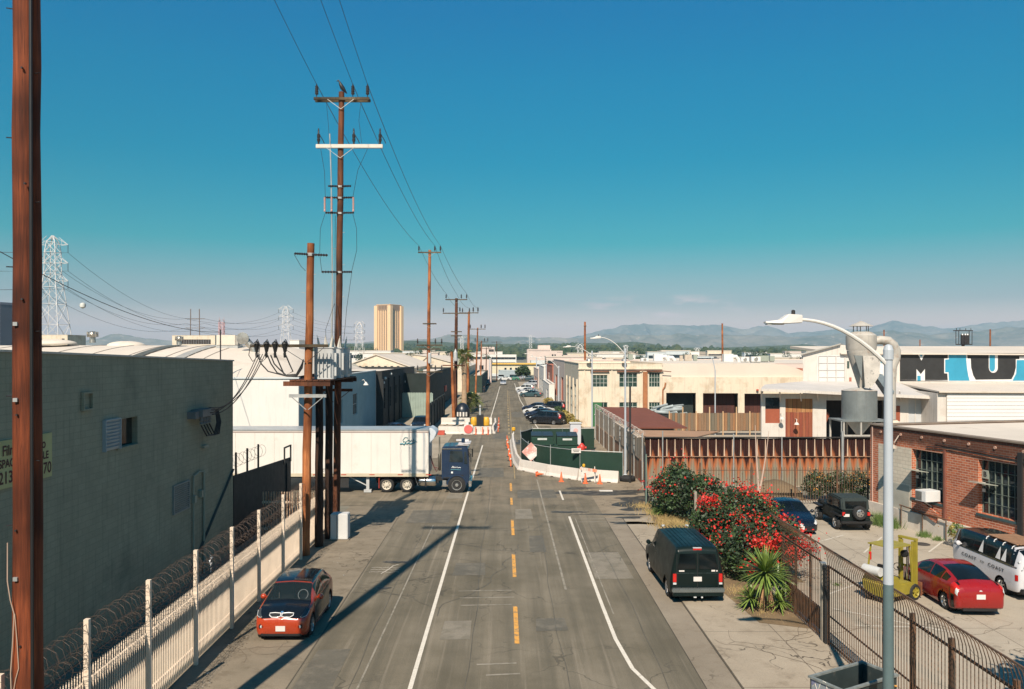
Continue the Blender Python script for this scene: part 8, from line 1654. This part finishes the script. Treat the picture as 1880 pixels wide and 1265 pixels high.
for lb, x, y, a, kind, pt in (
    ('black suv nearest the green pen in the angled parking row', 5.4, 106.5, 62, 1, KB), ('second black car in the angled row, behind the nearest suv', 5.1, 112, 62, 0, KB), ('third dark car in the angled row', 5.0, 117, 62, 0, KN),
    ('white car between dark ones in the angled row', 4.9, 123, 62, 0, KW), ('farthest dark blue car of the near angled row', 4.9, 130, 62, 0, KN), ('black suv farthest back at the wall in the angled row', 7.4, 128, 62, 1, KB),
    ('teal sedan nearest the camera in the far angled row', 5.3, 172, 70, 0, KT), ('white sedan second in the far angled row', 5.0, 179, 70, 0, KW), ('silver sedan third in the far angled row', 4.8, 187, 70, 0, KS), ('white suv farthest in the far angled row', 4.6, 196, 70, 1, KW), ('pale blue car far up the right side by the pink building', 7.2, 226, 70, 1, KS),
    ('silver car driving toward the camera near the street end', -1.0, 238, 180, 0, KS), ('black pickup-like suv parked at the left near the street end', -5.9, 236, 10, 1, KB), ('white car crossing at the street end', -.6, 275, 90, 0, KW), ('green car parked at the street end under the tree', 2.2, 277, 90, 0, KG), ('dark car parked at the street end right of the green one', 7.5, 278, 90, 0, KT), ('grey car at the street end left of the green one', 4.6, 284, 80, 0, KS), ('dark green car at the street end, rightmost under the tree', 11.0, 281, 90, 1, KG),
    ('black car facing the camera in the shaded yard behind the trailer', -10.4, 97.5, 178, 1, KB), ('dark blue car in the shade beside the black building', -12.9, 92, 150, 0, KN)):
    car('parked_car', lb, (x, y, 0), R(a), 4.7 if kind else 4.85, SUV if kind else SED, (.95, 3.65), .33, pt, M('rim_silver'), SUVG if kind else SEDG, sed_ex(), ny=34, group='cars along the far street', spokes=5)

# ---- graffiti-covered dumpster in the foreground
GB = M('bin_dark', (.035, .05, .05), .6, .3, 1.5, stain=(.16, .12, .08), st_amt=.5, st_sc=3); GB2 = M('bin_pale', (.26, .30, .32), .6, .25, 3, stain=(.10, .09, .25), st_amt=.9, st_thr=.5, st_sc=3)
ang = math.atan2(.9, 1.62)
t = thing('open_dumpster', 'open graffiti-covered dumpster at the foot of the nearest street lamp', 'dumpster', (8.78, 20.4, 0), ang)
a, b, h = 1.0, .5, 1.2
MB().box(-a, a, -b, -b + .04, .15, h).box(-a, a, b - .04, b, .15, h).box(a - .04, a, -b + .041, b - .041, .15, h).box(-a + .04, a - .04, -b + .041, b - .041, .15, .19).build('bin_body', GB, t, world=False)
MB().box(-a, -a + .04, -b + .041, b - .041, .15, h).build('pale_end_panel', GB2, t, world=False)
rm = MB().box(-a - .04, a + .04, -b - .04, -b + .045, h + .002, h + .05).box(-a - .04, a + .04, b - .045, b + .04, h + .002, h + .05).box(-a - .04, -a + .045, -b + .046, b - .046, h + .002, h + .05).box(a - .045, a + .04, -b + .046, b - .046, h + .002, h + .05); rm.build('rim', M('bin_rim', (.20, .22, .21), .6, .3, 6), t, world=False)
def scrib(mt, ox, oz, k, seed, side='y', n=10, r=.012):
    rnd = random.Random(seed); p = []; oz -= .18
    for i in range(n): p.append((ox + k * (i / n - .5) * 1.6, oz + k * rnd.uniform(-.5, .5)))
    q = [(u, -b - .006, z) for u, z in p] if side == 'y' else [(-a - .006, u, z) for u, z in p]
    MB().tube(q, r, 4).build('graffiti', mt, t, world=False)
for s_, (mt, ox, oz, k, sd, n, r) in enumerate(((WHT, -.62, 1.12, .34, 1, 12, .010), (WHT, -.2, 1.08, .36, 2, 12, .010), (M('teal_spray', (.1, .45, .5), .6), .1, 1.1, .3, 3, 10, .012), (YEL, .72, 1.02, .42, 4, 9, .03), (YEL, .70, .72, .4, 5, 9, .03), (M('pink_spray', (.7, .12, .3), .6), -.4, .7, .3, 6, 8, .02))): scrib(mt, ox, oz, k, sd, 'y', n, r)
for mt, ox, oz, k, sd, r in ((M('violet_spray', (.20, .12, .42), .6), -.05, 1.12, .5, 7, .022), (M('violet_spray'), .08, 1.0, .4, 8, .02), (M('pink_spray'), -.32, 1.1, .2, 9, .025), (WHT, .1, 1.28, .5, 10, .01), (M('teal_spray'), .2, .8, .3, 11, .02)): scrib(mt, ox, oz, k, sd, 'x', 10, r)
for x in (-.7, .7): MB().lathe((x, 0, .0), [(.07, .0), (.07, .12)], 10).build('castor', TYR, t, world=False)

# ---- pedestrian far up the left pavement
def person(x, y, face, lb, coat, trousers, hgt=1.75):
    k = hgt / 1.75; t = thing('person', lb, 'person', (x, y, 0), face); V = []; E = []; Rr = []
    def j(p, r, par=None): V.append(Vector(p) * k); Rr.append(r * k); (E.append((par, len(V) - 1)) if par is not None else None); return len(V) - 1
    pel = j((0, 0, .93), .14); ch = j((0, .0, 1.2), .15, pel); nk = j((0, .01, 1.46), .065, ch); hd = j((0, .03, 1.56), .085, nk); j((0, .03, 1.68), .09, hd)
    for s_ in (-1, 1):
        hp = j((s_ * .09, 0, .86), .095, pel); kn = j((s_ * .10, s_ * .10 + .02, .48), .065, hp); an = j((s_ * .10, s_ * .18 - .04, .08), .045, kn); j((s_ * .10, s_ * .18 + .10, .04), .035, an)
        sh = j((s_ * .18, 0, 1.38), .07, ch); el = j((s_ * .22, -s_ * .07, 1.1), .048, sh); wr = j((s_ * .22, -s_ * .12 + .08, .86), .035, el); hn = j((s_ * .22, -s_ * .12 + .10, .78), .032, wr)
    me = bpy.data.meshes.new('figure'); me.from_pydata(V, E, []); o = bpy.data.objects.new('figure', me); C.objects.link(o)
    sk = o.modifiers.new('skin', 'SKIN'); 
    for i, v in enumerate(me.skin_vertices[0].data): v.radius = (Rr[i], Rr[i]); v.use_root = (i == 0)
    o.modifiers.new('sub', 'SUBSURF').levels = 1; dg = bpy.context.evaluated_depsgraph_get(); m2 = bpy.data.meshes.new_from_object(o.evaluated_get(dg)); bpy.data.objects.remove(o)
    skin = M('skin', (.36, .2, .13), .6); m2.materials.clear(); [m2.materials.append(q) for q in (skin, coat, trousers, M('hair_dark', (.02, .015, .012), .7))]
    for p in m2.polygons:
        z = p.center.z / k; x_ = abs(p.center.x) / k; p.material_index = 3 if (z > 1.62 or (z > 1.54 and p.center.y < .02)) else 0 if (z > 1.44 or (x_ > .17 and z < .86 and z > .7)) else 1 if z > .88 else 2; p.use_smooth = True
    b_ = bpy.data.objects.new('body', m2); C.objects.link(b_); b_.parent = t
    return t
person((889 - CX) * 188 / FL, 188, R(180), 'person in dark clothes walking on the left pavement past the palm tree', M('coat_dark', (.02, .022, .03), .8), M('trouser_dark', (.03, .03, .035), .8), 1.8)
# ================================================================== PLANTS
LEAF = M('leaf_green', (.045, .085, .022), .6, .45, 2.5); LEAFD = M('leaf_dark', (.025, .05, .018), .6, .4, 1.5); LEAFY = M('leaf_yellow', (.30, .24, .05), .7, .4, 3)
FLR = M('flower_red', (.58, .022, .012), .6, .25, 3); FLO = M('flower_orange', (.6, .26, .04), .6, .3, 3); DRY = M('dry_grass', (.40, .29, .12), .9, .3, 3); GRS = M('grass_green', (.09, .15, .03), .8, .4, 3); BARK = M('bark', (.16, .10, .06), .9, .3, 3); BARE = M('bare_stem', (.52, .38, .30), .8, .15, 3)
def leaf(mb, p, s, rnd, el=1.7):
    a, b = rnd.uniform(0, 6.28), rnd.uniform(-1, 1); d = Vector((math.cos(a) * math.sqrt(1 - b * b), math.sin(a) * math.sqrt(1 - b * b), b * .8)).normalized(); q = d.cross(Vector((rnd.uniform(-1, 1), rnd.uniform(-1, 1), rnd.uniform(-1, 1)))).normalized()
    p = Vector(p); mb.add([p - d * s * el * .5, p + q * s * .5 - d * s * .1, p + d * s * el * .5, p - q * s * .5 - d * s * .1], [(0, 1, 2, 3)])
def blobpt(rnd, b, lo=.55):
    while True:
        v = Vector((rnd.gauss(0, 1), rnd.gauss(0, 1), rnd.gauss(0, 1)))
        if v.length > .01: break
    v.normalize(); k = rnd.uniform(lo, 1.0); w_ = 1 + .28 * mn.noise(v * 2.1 + Vector((b[0], b[1], 0))) + .12 * mn.noise(v * 6)
    return (b[0] + v.x * b[3] * k * w_, b[1] + v.y * b[4] * k * w_, max(.03, b[2] + v.z * b[5] * k * w_))
def bush(name, lb, cat_, blobs, n, s, mats, seed=1, flowers=None, trunk=None, group=None):
    rnd = random.Random(seed); cx = sum(b[0] for b in blobs) / len(blobs); cy = sum(b[1] for b in blobs) / len(blobs)
    t = thing(name, lb, cat_, (cx, cy, 0), group=group); tot = sum(b[3] * b[4] * b[5] for b in blobs) ; mb = MB()
    for b in blobs:
        for _ in range(int(n * b[3] * b[4] * b[5] / tot)):
            p = blobpt(rnd, b); h = mn.noise(Vector(p) * (1.1 / max(.5, s * 6)))
            mb.cur = 0 if h > -.12 else 1; leaf(mb, p, s * rnd.uniform(.6, 1.3), rnd)
    mb.build('foliage', [mats[0], mats[1]], t, fix=False); tr = MB()
    for b in (trunk or [(b[0], b[1], b[2]) for b in blobs]): tr.tube([(cx + (b[0] - cx) * .3, cy + (b[1] - cy) * .3, 0), (cx + (b[0] - cx) * .6, cy + (b[1] - cy) * .6, b[2] * .6), (b[0], b[1], b[2] + .2)], [.02 + s * .35, .02 + s * .2, .015], 6)
    tr.build('trunk', BARK, t)
    if flowers:
        fb = MB(); m_, nf, cl, fs = flowers
        for _ in range(cl):
            b = rnd.choice(blobs); c = Vector(blobpt(rnd, b, .93))
            if c.y > b[1] + b[4] * .35 and rnd.random() < .7: continue
            if mn.noise(c * .75 + Vector((3, 1, 7))) < .02 or c.z < b[2] - b[5] * .3: continue
            k = rnd.uniform(.16, .42)
            for _ in range(nf):
                leaf(fb, c + Vector((rnd.gauss(0, k), rnd.gauss(0, k), rnd.gauss(0, k * .7))), fs * rnd.uniform(.6, 1.3), rnd, 1.2)
        fb.build('flowers', m_, t, fix=False)
    return t
bush('bougainvillea', 'large bush covered in red flowers spilling over the iron fence beside the van', 'bush', [(10.4, 36.2, 2.05, 1.7, 2.0, 1.35), (10.0, 33.6, 1.15, 1.45, 1.5, 1.15), (11.7, 34.9, 1.6, 1.05, 1.3, .85), (9.2, 36.6, 1.5, .95, 1.5, 1.1), (11.3, 33.4, 1.3, 1.0, 1.1, .9)], 18000, .085, (LEAFD, LEAF), 4, (FLR, 110, 150, .088))
bush('bougainvillea', 'smaller darker bush with a few red flowers by the black mesh gate', 'bush', [(9.7, 45.6, 1.7, 1.25, 1.8, 1.5), (10.9, 44.4, 1.6, 1.1, 1.4, 1.25), (9.2, 47.6, 1.2, .8, 1.0, 1.1)], 9000, .10, (LEAFD, LEAF), 6, (FLR, 40, 40, .10))
bush('yellow_shrub', 'small yellow-leaved shrub showing above the red-flowered bush', 'shrub', [(12.0, 40.0, 1.9, .75, .7, .7), (12.9, 40.6, 1.3, .7, .7, .7)], 1500, .09, (LEAFY, LEAF), 7, (FLO, 14, 12, .08))
t = thing('bare_sapling', 'bare forked pale sapling rising behind the red-flowered bush', 'tree', (12.6, 40.2, 0)); MB().tube([(12.6, 40.2, 0), (12.58, 40.2, 1.4), (12.55, 40.2, 2.9), (12.45, 40.2, 4.4), (12.40, 40.2, 5.8)], [.075, .07, .06, .04, .012], 8).tube([(12.58, 40.2, 2.3), (12.75, 40.2, 3.2), (12.95, 40.2, 4.4), (13.08, 40.2, 5.5)], [.055, .045, .03, .01], 8).build('trunk', BARE, t, smooth=True)
def rosette(mb, c, L, n, rnd, w_=.035, lo=-.5, droop=.25):
    for _ in range(n):
        a = rnd.uniform(0, 6.28); e = rnd.uniform(lo, 1.35); d = Vector((math.cos(a) * math.cos(e), math.sin(a) * math.cos(e), math.sin(e))); q = Vector((-math.sin(a), math.cos(a), 0)); l = L * rnd.uniform(.75, 1.1); c_ = Vector(c)
        pts = [(c_ + d * l * u + Vector((0, 0, -droop * l * u * u * math.cos(e)))) for u in (0, .35, .7, 1.0)]; ws = [w_ * .7, w_, w_ * .65, .003]; vs = []
        for p, w0 in zip(pts, ws): vs += [p - q * w0, p + q * w0]
        mb.add(vs, [(2 * k, 2 * k + 1, 2 * k + 3, 2 * k + 2) for k in range(3)])
YUC = M('yucca_leaf', (.17, .25, .05), .45, .35, 3); YUD = M('yucca_dead', (.42, .24, .12), .8, .3, 3)
def yucca(lb, heads, seed, skirt=True, name='yucca'):
    rnd = random.Random(seed); t = thing(name, lb, 'yucca', (heads[0][0], heads[0][1], 0), group='spiky plants along the pavement'); mb = MB()
    for x, y, z, L, n in heads: rosette(mb, (x, y, z), L, n, rnd, .022 + .012 * L)
    mb.build('leaves', YUC, t, fix=False)
    if skirt:
        x, y, z, L, n = heads[0]; sk = MB()
        for _ in range(46): a = rnd.uniform(0, 6.28); r = rnd.uniform(.15, .42); sk.add([(x + .07 * math.cos(a) - .02, y + .07 * math.sin(a), z), (x + .07 * math.cos(a) + .03, y + .07 * math.sin(a), z), (x + r * math.cos(a), y + r * math.sin(a) - .1, .05)], [(0, 1, 2)])
        sk.build('dead_leaves', YUD, t, fix=False)
    MB().cyl((heads[0][0], heads[0][1], 0), (heads[0][0], heads[0][1], heads[0][2]), .1).build('stem', BARK, t)
yucca('tall spiky yucca with a brown leaf skirt at the left end of the iron gate', [(9.42, 29.3, 1.4, 1.2, 230), (8.9, 29.4, .45, .75, 100), (10.0, 29.7, 1.0, .95, 110), (9.9, 29.2, .4, .7, 70)], 3)
yucca('low green spiky plant behind the van, at the foot of the red-flowered bush', [(9.3, 39.3, .5, .8, 80), (9.0, 38.6, .3, .6, 50)], 5, False); yucca('small pale-green spiky clump in the dry grass beside the far bush', [(9.1, 46.4, .4, .75, 80)], 6, False)
gm = MB(); rnd = random.Random(8)
def tuft(mb, x, y, h, n, sp):
    for _ in range(n):
        a = rnd.uniform(0, 6.28); r = abs(rnd.gauss(0, sp)); px, py = x + r * math.cos(a), y + r * math.sin(a); l = h * rnd.uniform(.5, 1.1); dx, dy = rnd.uniform(-.6, .6) * l, rnd.uniform(-.6, .6) * l
        mb.add([(px - .012, py, .01), (px + .012, py, .01), (px + dx, py + dy, l)], [(0, 1, 2)])
gg = MB()
for x, y, h, n, sp in ((8.9, 43.6, .35, 900, .5), (9.2, 45.0, .4, 900, .5), (9.6, 42.5, .3, 700, .5), (8.5, 49.4, .15, 500, .6), (8.7, 47.4, .2, 500, .5), (9.3, 31.4, .2, 500, .5), (8.9, 40.6, .3, 500, .4), (9.2, 29.0, .12, 400, .5), (9.0, 35.0, .15, 400, .5)): tuft(gm, x, y, h, n, sp)
for x, y, h, n, sp in ((9.9, 42.2, .45, 700, .5), (9.0, 47.0, .45, 500, .35), (10.2, 41.2, .4, 400, .4), (9.6, 38.6, .4, 400, .4), (20.45, 44.1, .75, 500, .3), (20.7, 43.4, .6, 400, .3), (21.35, 41.2, .35, 200, .2), (21.6, 40.4, .25, 150, .15), (13.4, 32.6, .1, 60, .2)): tuft(gg, x, y, h, n, sp)
o = gm.build('dry_grass', DRY, fix=False); o['kind'] = 'stuff'; o['label'] = 'straw coloured dry grass mounds along the right verge'
o = gg.build('green_weeds', GRS, fix=False); o['kind'] = 'stuff'; o['label'] = 'green weeds at the foot of the fence, bushes and brick building'
bush('flowering_plant', 'small red and yellow flowering plant against the plinth behind the bus', 'plant', [(21.75, 38.9, .8, .45, .5, .4)], 500, .07, (GRS, LEAFY), 9, (FLO, 12, 8, .07))
bush('flower_hedge', 'dark hedge dotted with yellow flowers at the right end of the iron fence', 'hedge', [(19.8, 51.6, 1.0, .9, .5, .9), (21.2, 51.6, 1.0, .9, .5, .9), (22.6, 51.6, 1.0, .9, .5, .9)], 4200, .09, (LEAFD, LEAF), 10, (FLO, 9, 70, .08))
t = thing('covered_heap', 'brown tarpaulin-covered heap behind the iron fence, left of the flower hedge', 'tarpaulin', (17.6, 53, 0)); q = MB(); nx = 14; vs = []
for i in range(nx + 1):
    for j in range(7): u, v = i / nx, j / 6; z = 1.15 * math.sin(math.pi * u) ** .5 * math.sin(math.pi * v) ** .5 * (1 + .12 * mn.noise(Vector((i * .7, j * .9, 1)))); vs.append((15.8 + 3.4 * u, 51.6 + 2 * v, max(.02, z)))
q.add(vs, [(i * 7 + j, (i + 1) * 7 + j, (i + 1) * 7 + j + 1, i * 7 + j + 1) for i in range(nx) for j in range(6)]); q.build('tarpaulin', M('tarp_brown', (.16, .11, .06), .8, .2, 1), t, fix=False, smooth=True)
MB().box(15.9, 19, 51.7, 53.4, 0, .4).build('pallet', ARM, t)
# palm and street trees
PAL = M('palm_frond', (.16, .19, .05), .6, .35, 1); PTR = M('palm_trunk', (.42, .29, .18), .9, .25, 2)
def palm(lb, x, y, h, L, n, seed, tr=.3):
    rnd = random.Random(seed); t = thing('palm_tree', lb, 'palm', (x, y, 0), group='palms on the left pavement'); MB().tube([(x, y, 0), (x + .05, y, h * .5), (x, y, h)], [tr * 1.1, tr * .9, tr * 1.2], 10).build('trunk', PTR, t); mb = MB()
    for _ in range(n):
        a = rnd.uniform(0, 6.28); e = rnd.uniform(-.9, 1.2); d = Vector((math.cos(a) * math.cos(e), math.sin(a) * math.cos(e), math.sin(e))); c_ = Vector((x, y, h)); q = Vector((-math.sin(a), math.cos(a), 0))
        for k in range(9):
            u = .3 + .7 * k / 8; p = c_ + d * L * u + Vector((0, 0, -.5 * L * u * u)); 
            for s_ in (-1, 1): mb.add([p, p + d * .12, p + q * s_ * L * .28 * (1.25 - u) + d * .15 + Vector((0, 0, -.25 * L * (1.2 - u)))], [(0, 1, 2)])
        mb.add([c_, c_ + d * L * .5 + Vector((0, 0, -.12 * L + .04)), c_ + d * L + Vector((0, 0, -.5 * L)), c_ + d * L * .5 + Vector((0, 0, -.12 * L - .04))], [(0, 1, 2, 3)])
    mb.build('fronds', PAL, t, fix=False)
palm('tall palm with a shaggy pale trunk between the two wooden poles', -6.7, 127, 9.2, 1.9, 60, 3, .42); palm('low bushy palm at the foot of the tall one', -6.0, 130, 2.0, 2.3, 60, 4, .3); palm('second low bushy palm farther along the left pavement', -6.4, 142, 1.6, 2.0, 46, 5, .3)
bush('street_tree', 'round green tree at the right of the street end', 'tree', [(5.6, 268, 3.6, 2.3, 2, 1.7), (4.2, 268, 2.9, 1.5, 1.5, 1.2), (6.8, 268, 2.8, 1.4, 1.4, 1.2)], 2600, .3, (LEAF, LEAFD), 11)
for i, (x, y, r, h, m_, lb) in enumerate(((8.2, 108, .9, .7, LEAFY, 'dry yellow bush at the foot of the cream building, nearest'), (8.3, 116, .8, .6, LEAFY, 'dry yellow bush farther along the cream building'), (8.0, 124, .8, .6, LEAF, 'green bush by the fourth street lamp'), (7.7, 148, 1.0, .6, LEAFY, 'yellow bush before the pinkish-white building'), (8.8, 102.2, .7, .5, LEAFY, 'dry yellow bush at the corner of the cream building'))): bush('kerb_bush', lb, 'bush', [(x, y, h, r, r * 2.2, h)], 700, .16, (m_, LEAFD if m_ is LEAF else DRY), 20 + i, group='bushes along the right building row')
rnd = random.Random(31)
def far_tree(px, Y, w_, top, lb, g='trees standing in the far town'):
    X = (px - CX) * Y / FL; zt = CH - (top - HY) * Y / FL; bush('far_tree', lb, 'tree', [(X, Y, zt * .6, w_, w_, zt * .42), (X + w_ * .5, Y, zt * .5, w_ * .6, w_ * .6, zt * .3)], 420, w_ * .13, (LEAFD, LEAF), int(px), group=g)
far_tree(1395, 340, 3.4, 642, 'dark rounded tree above the white rooftop units'); far_tree(1452, 300, 1.6, 655, 'small dark tree before the cream building over the factory roof'); far_tree(1466, 320, 1.5, 652, 'small tree beside the gabled end of the mural warehouse'); far_tree(1005, 260, 1.8, 660, 'tree tops behind the red brick building'); far_tree(893, 400, 3, 648, 'dark tree left of the white two-storey block')
for k in range(40):
    px = rnd.choice((rnd.uniform(560, 700), rnd.uniform(745, 900), rnd.uniform(1040, 1470), rnd.uniform(1040, 1470))); far_tree(px, rnd.uniform(420, 1000), rnd.uniform(3, 6.5), rnd.uniform(638, 652), 'dark green tree standing among the roofs of the far town')
bush('shade_tree', 'leafy tree just outside the right edge whose shadow falls on the lot', 'tree', [(14.6, 18.0, 5.2, 1.7, 1.5, 1.2), (16.2, 18.8, 5.6, 1.2, 1.2, .9), (15.4, 16.9, 4.4, 1.2, 1.1, .9)], 1500, .22, (LEAF, LEAFD), 40)
# ================================================================== HAZE (air)
hz = MB().box(-9600, 9600, -400, 9700, -1.2, 310).build('haze', MC.get('x') or bpy.data.materials.new('haze_air'))
hm = hz.data.materials[0]; hm.use_nodes = True; n = hm.node_tree; n.nodes.clear(); out = n.nodes.new('ShaderNodeOutputMaterial'); pv = n.nodes.new('ShaderNodeVolumePrincipled')
pv.inputs['Color'].default_value = (.50, .78, 1.0, 1); pv.inputs['Density'].default_value = .00011; pv.inputs['Anisotropy'].default_value = 0; n.links.new(pv.outputs[0], out.inputs['Volume'])
hz['kind'] = 'stuff'; hz['label'] = 'pale blue haze fading the far hills and town'
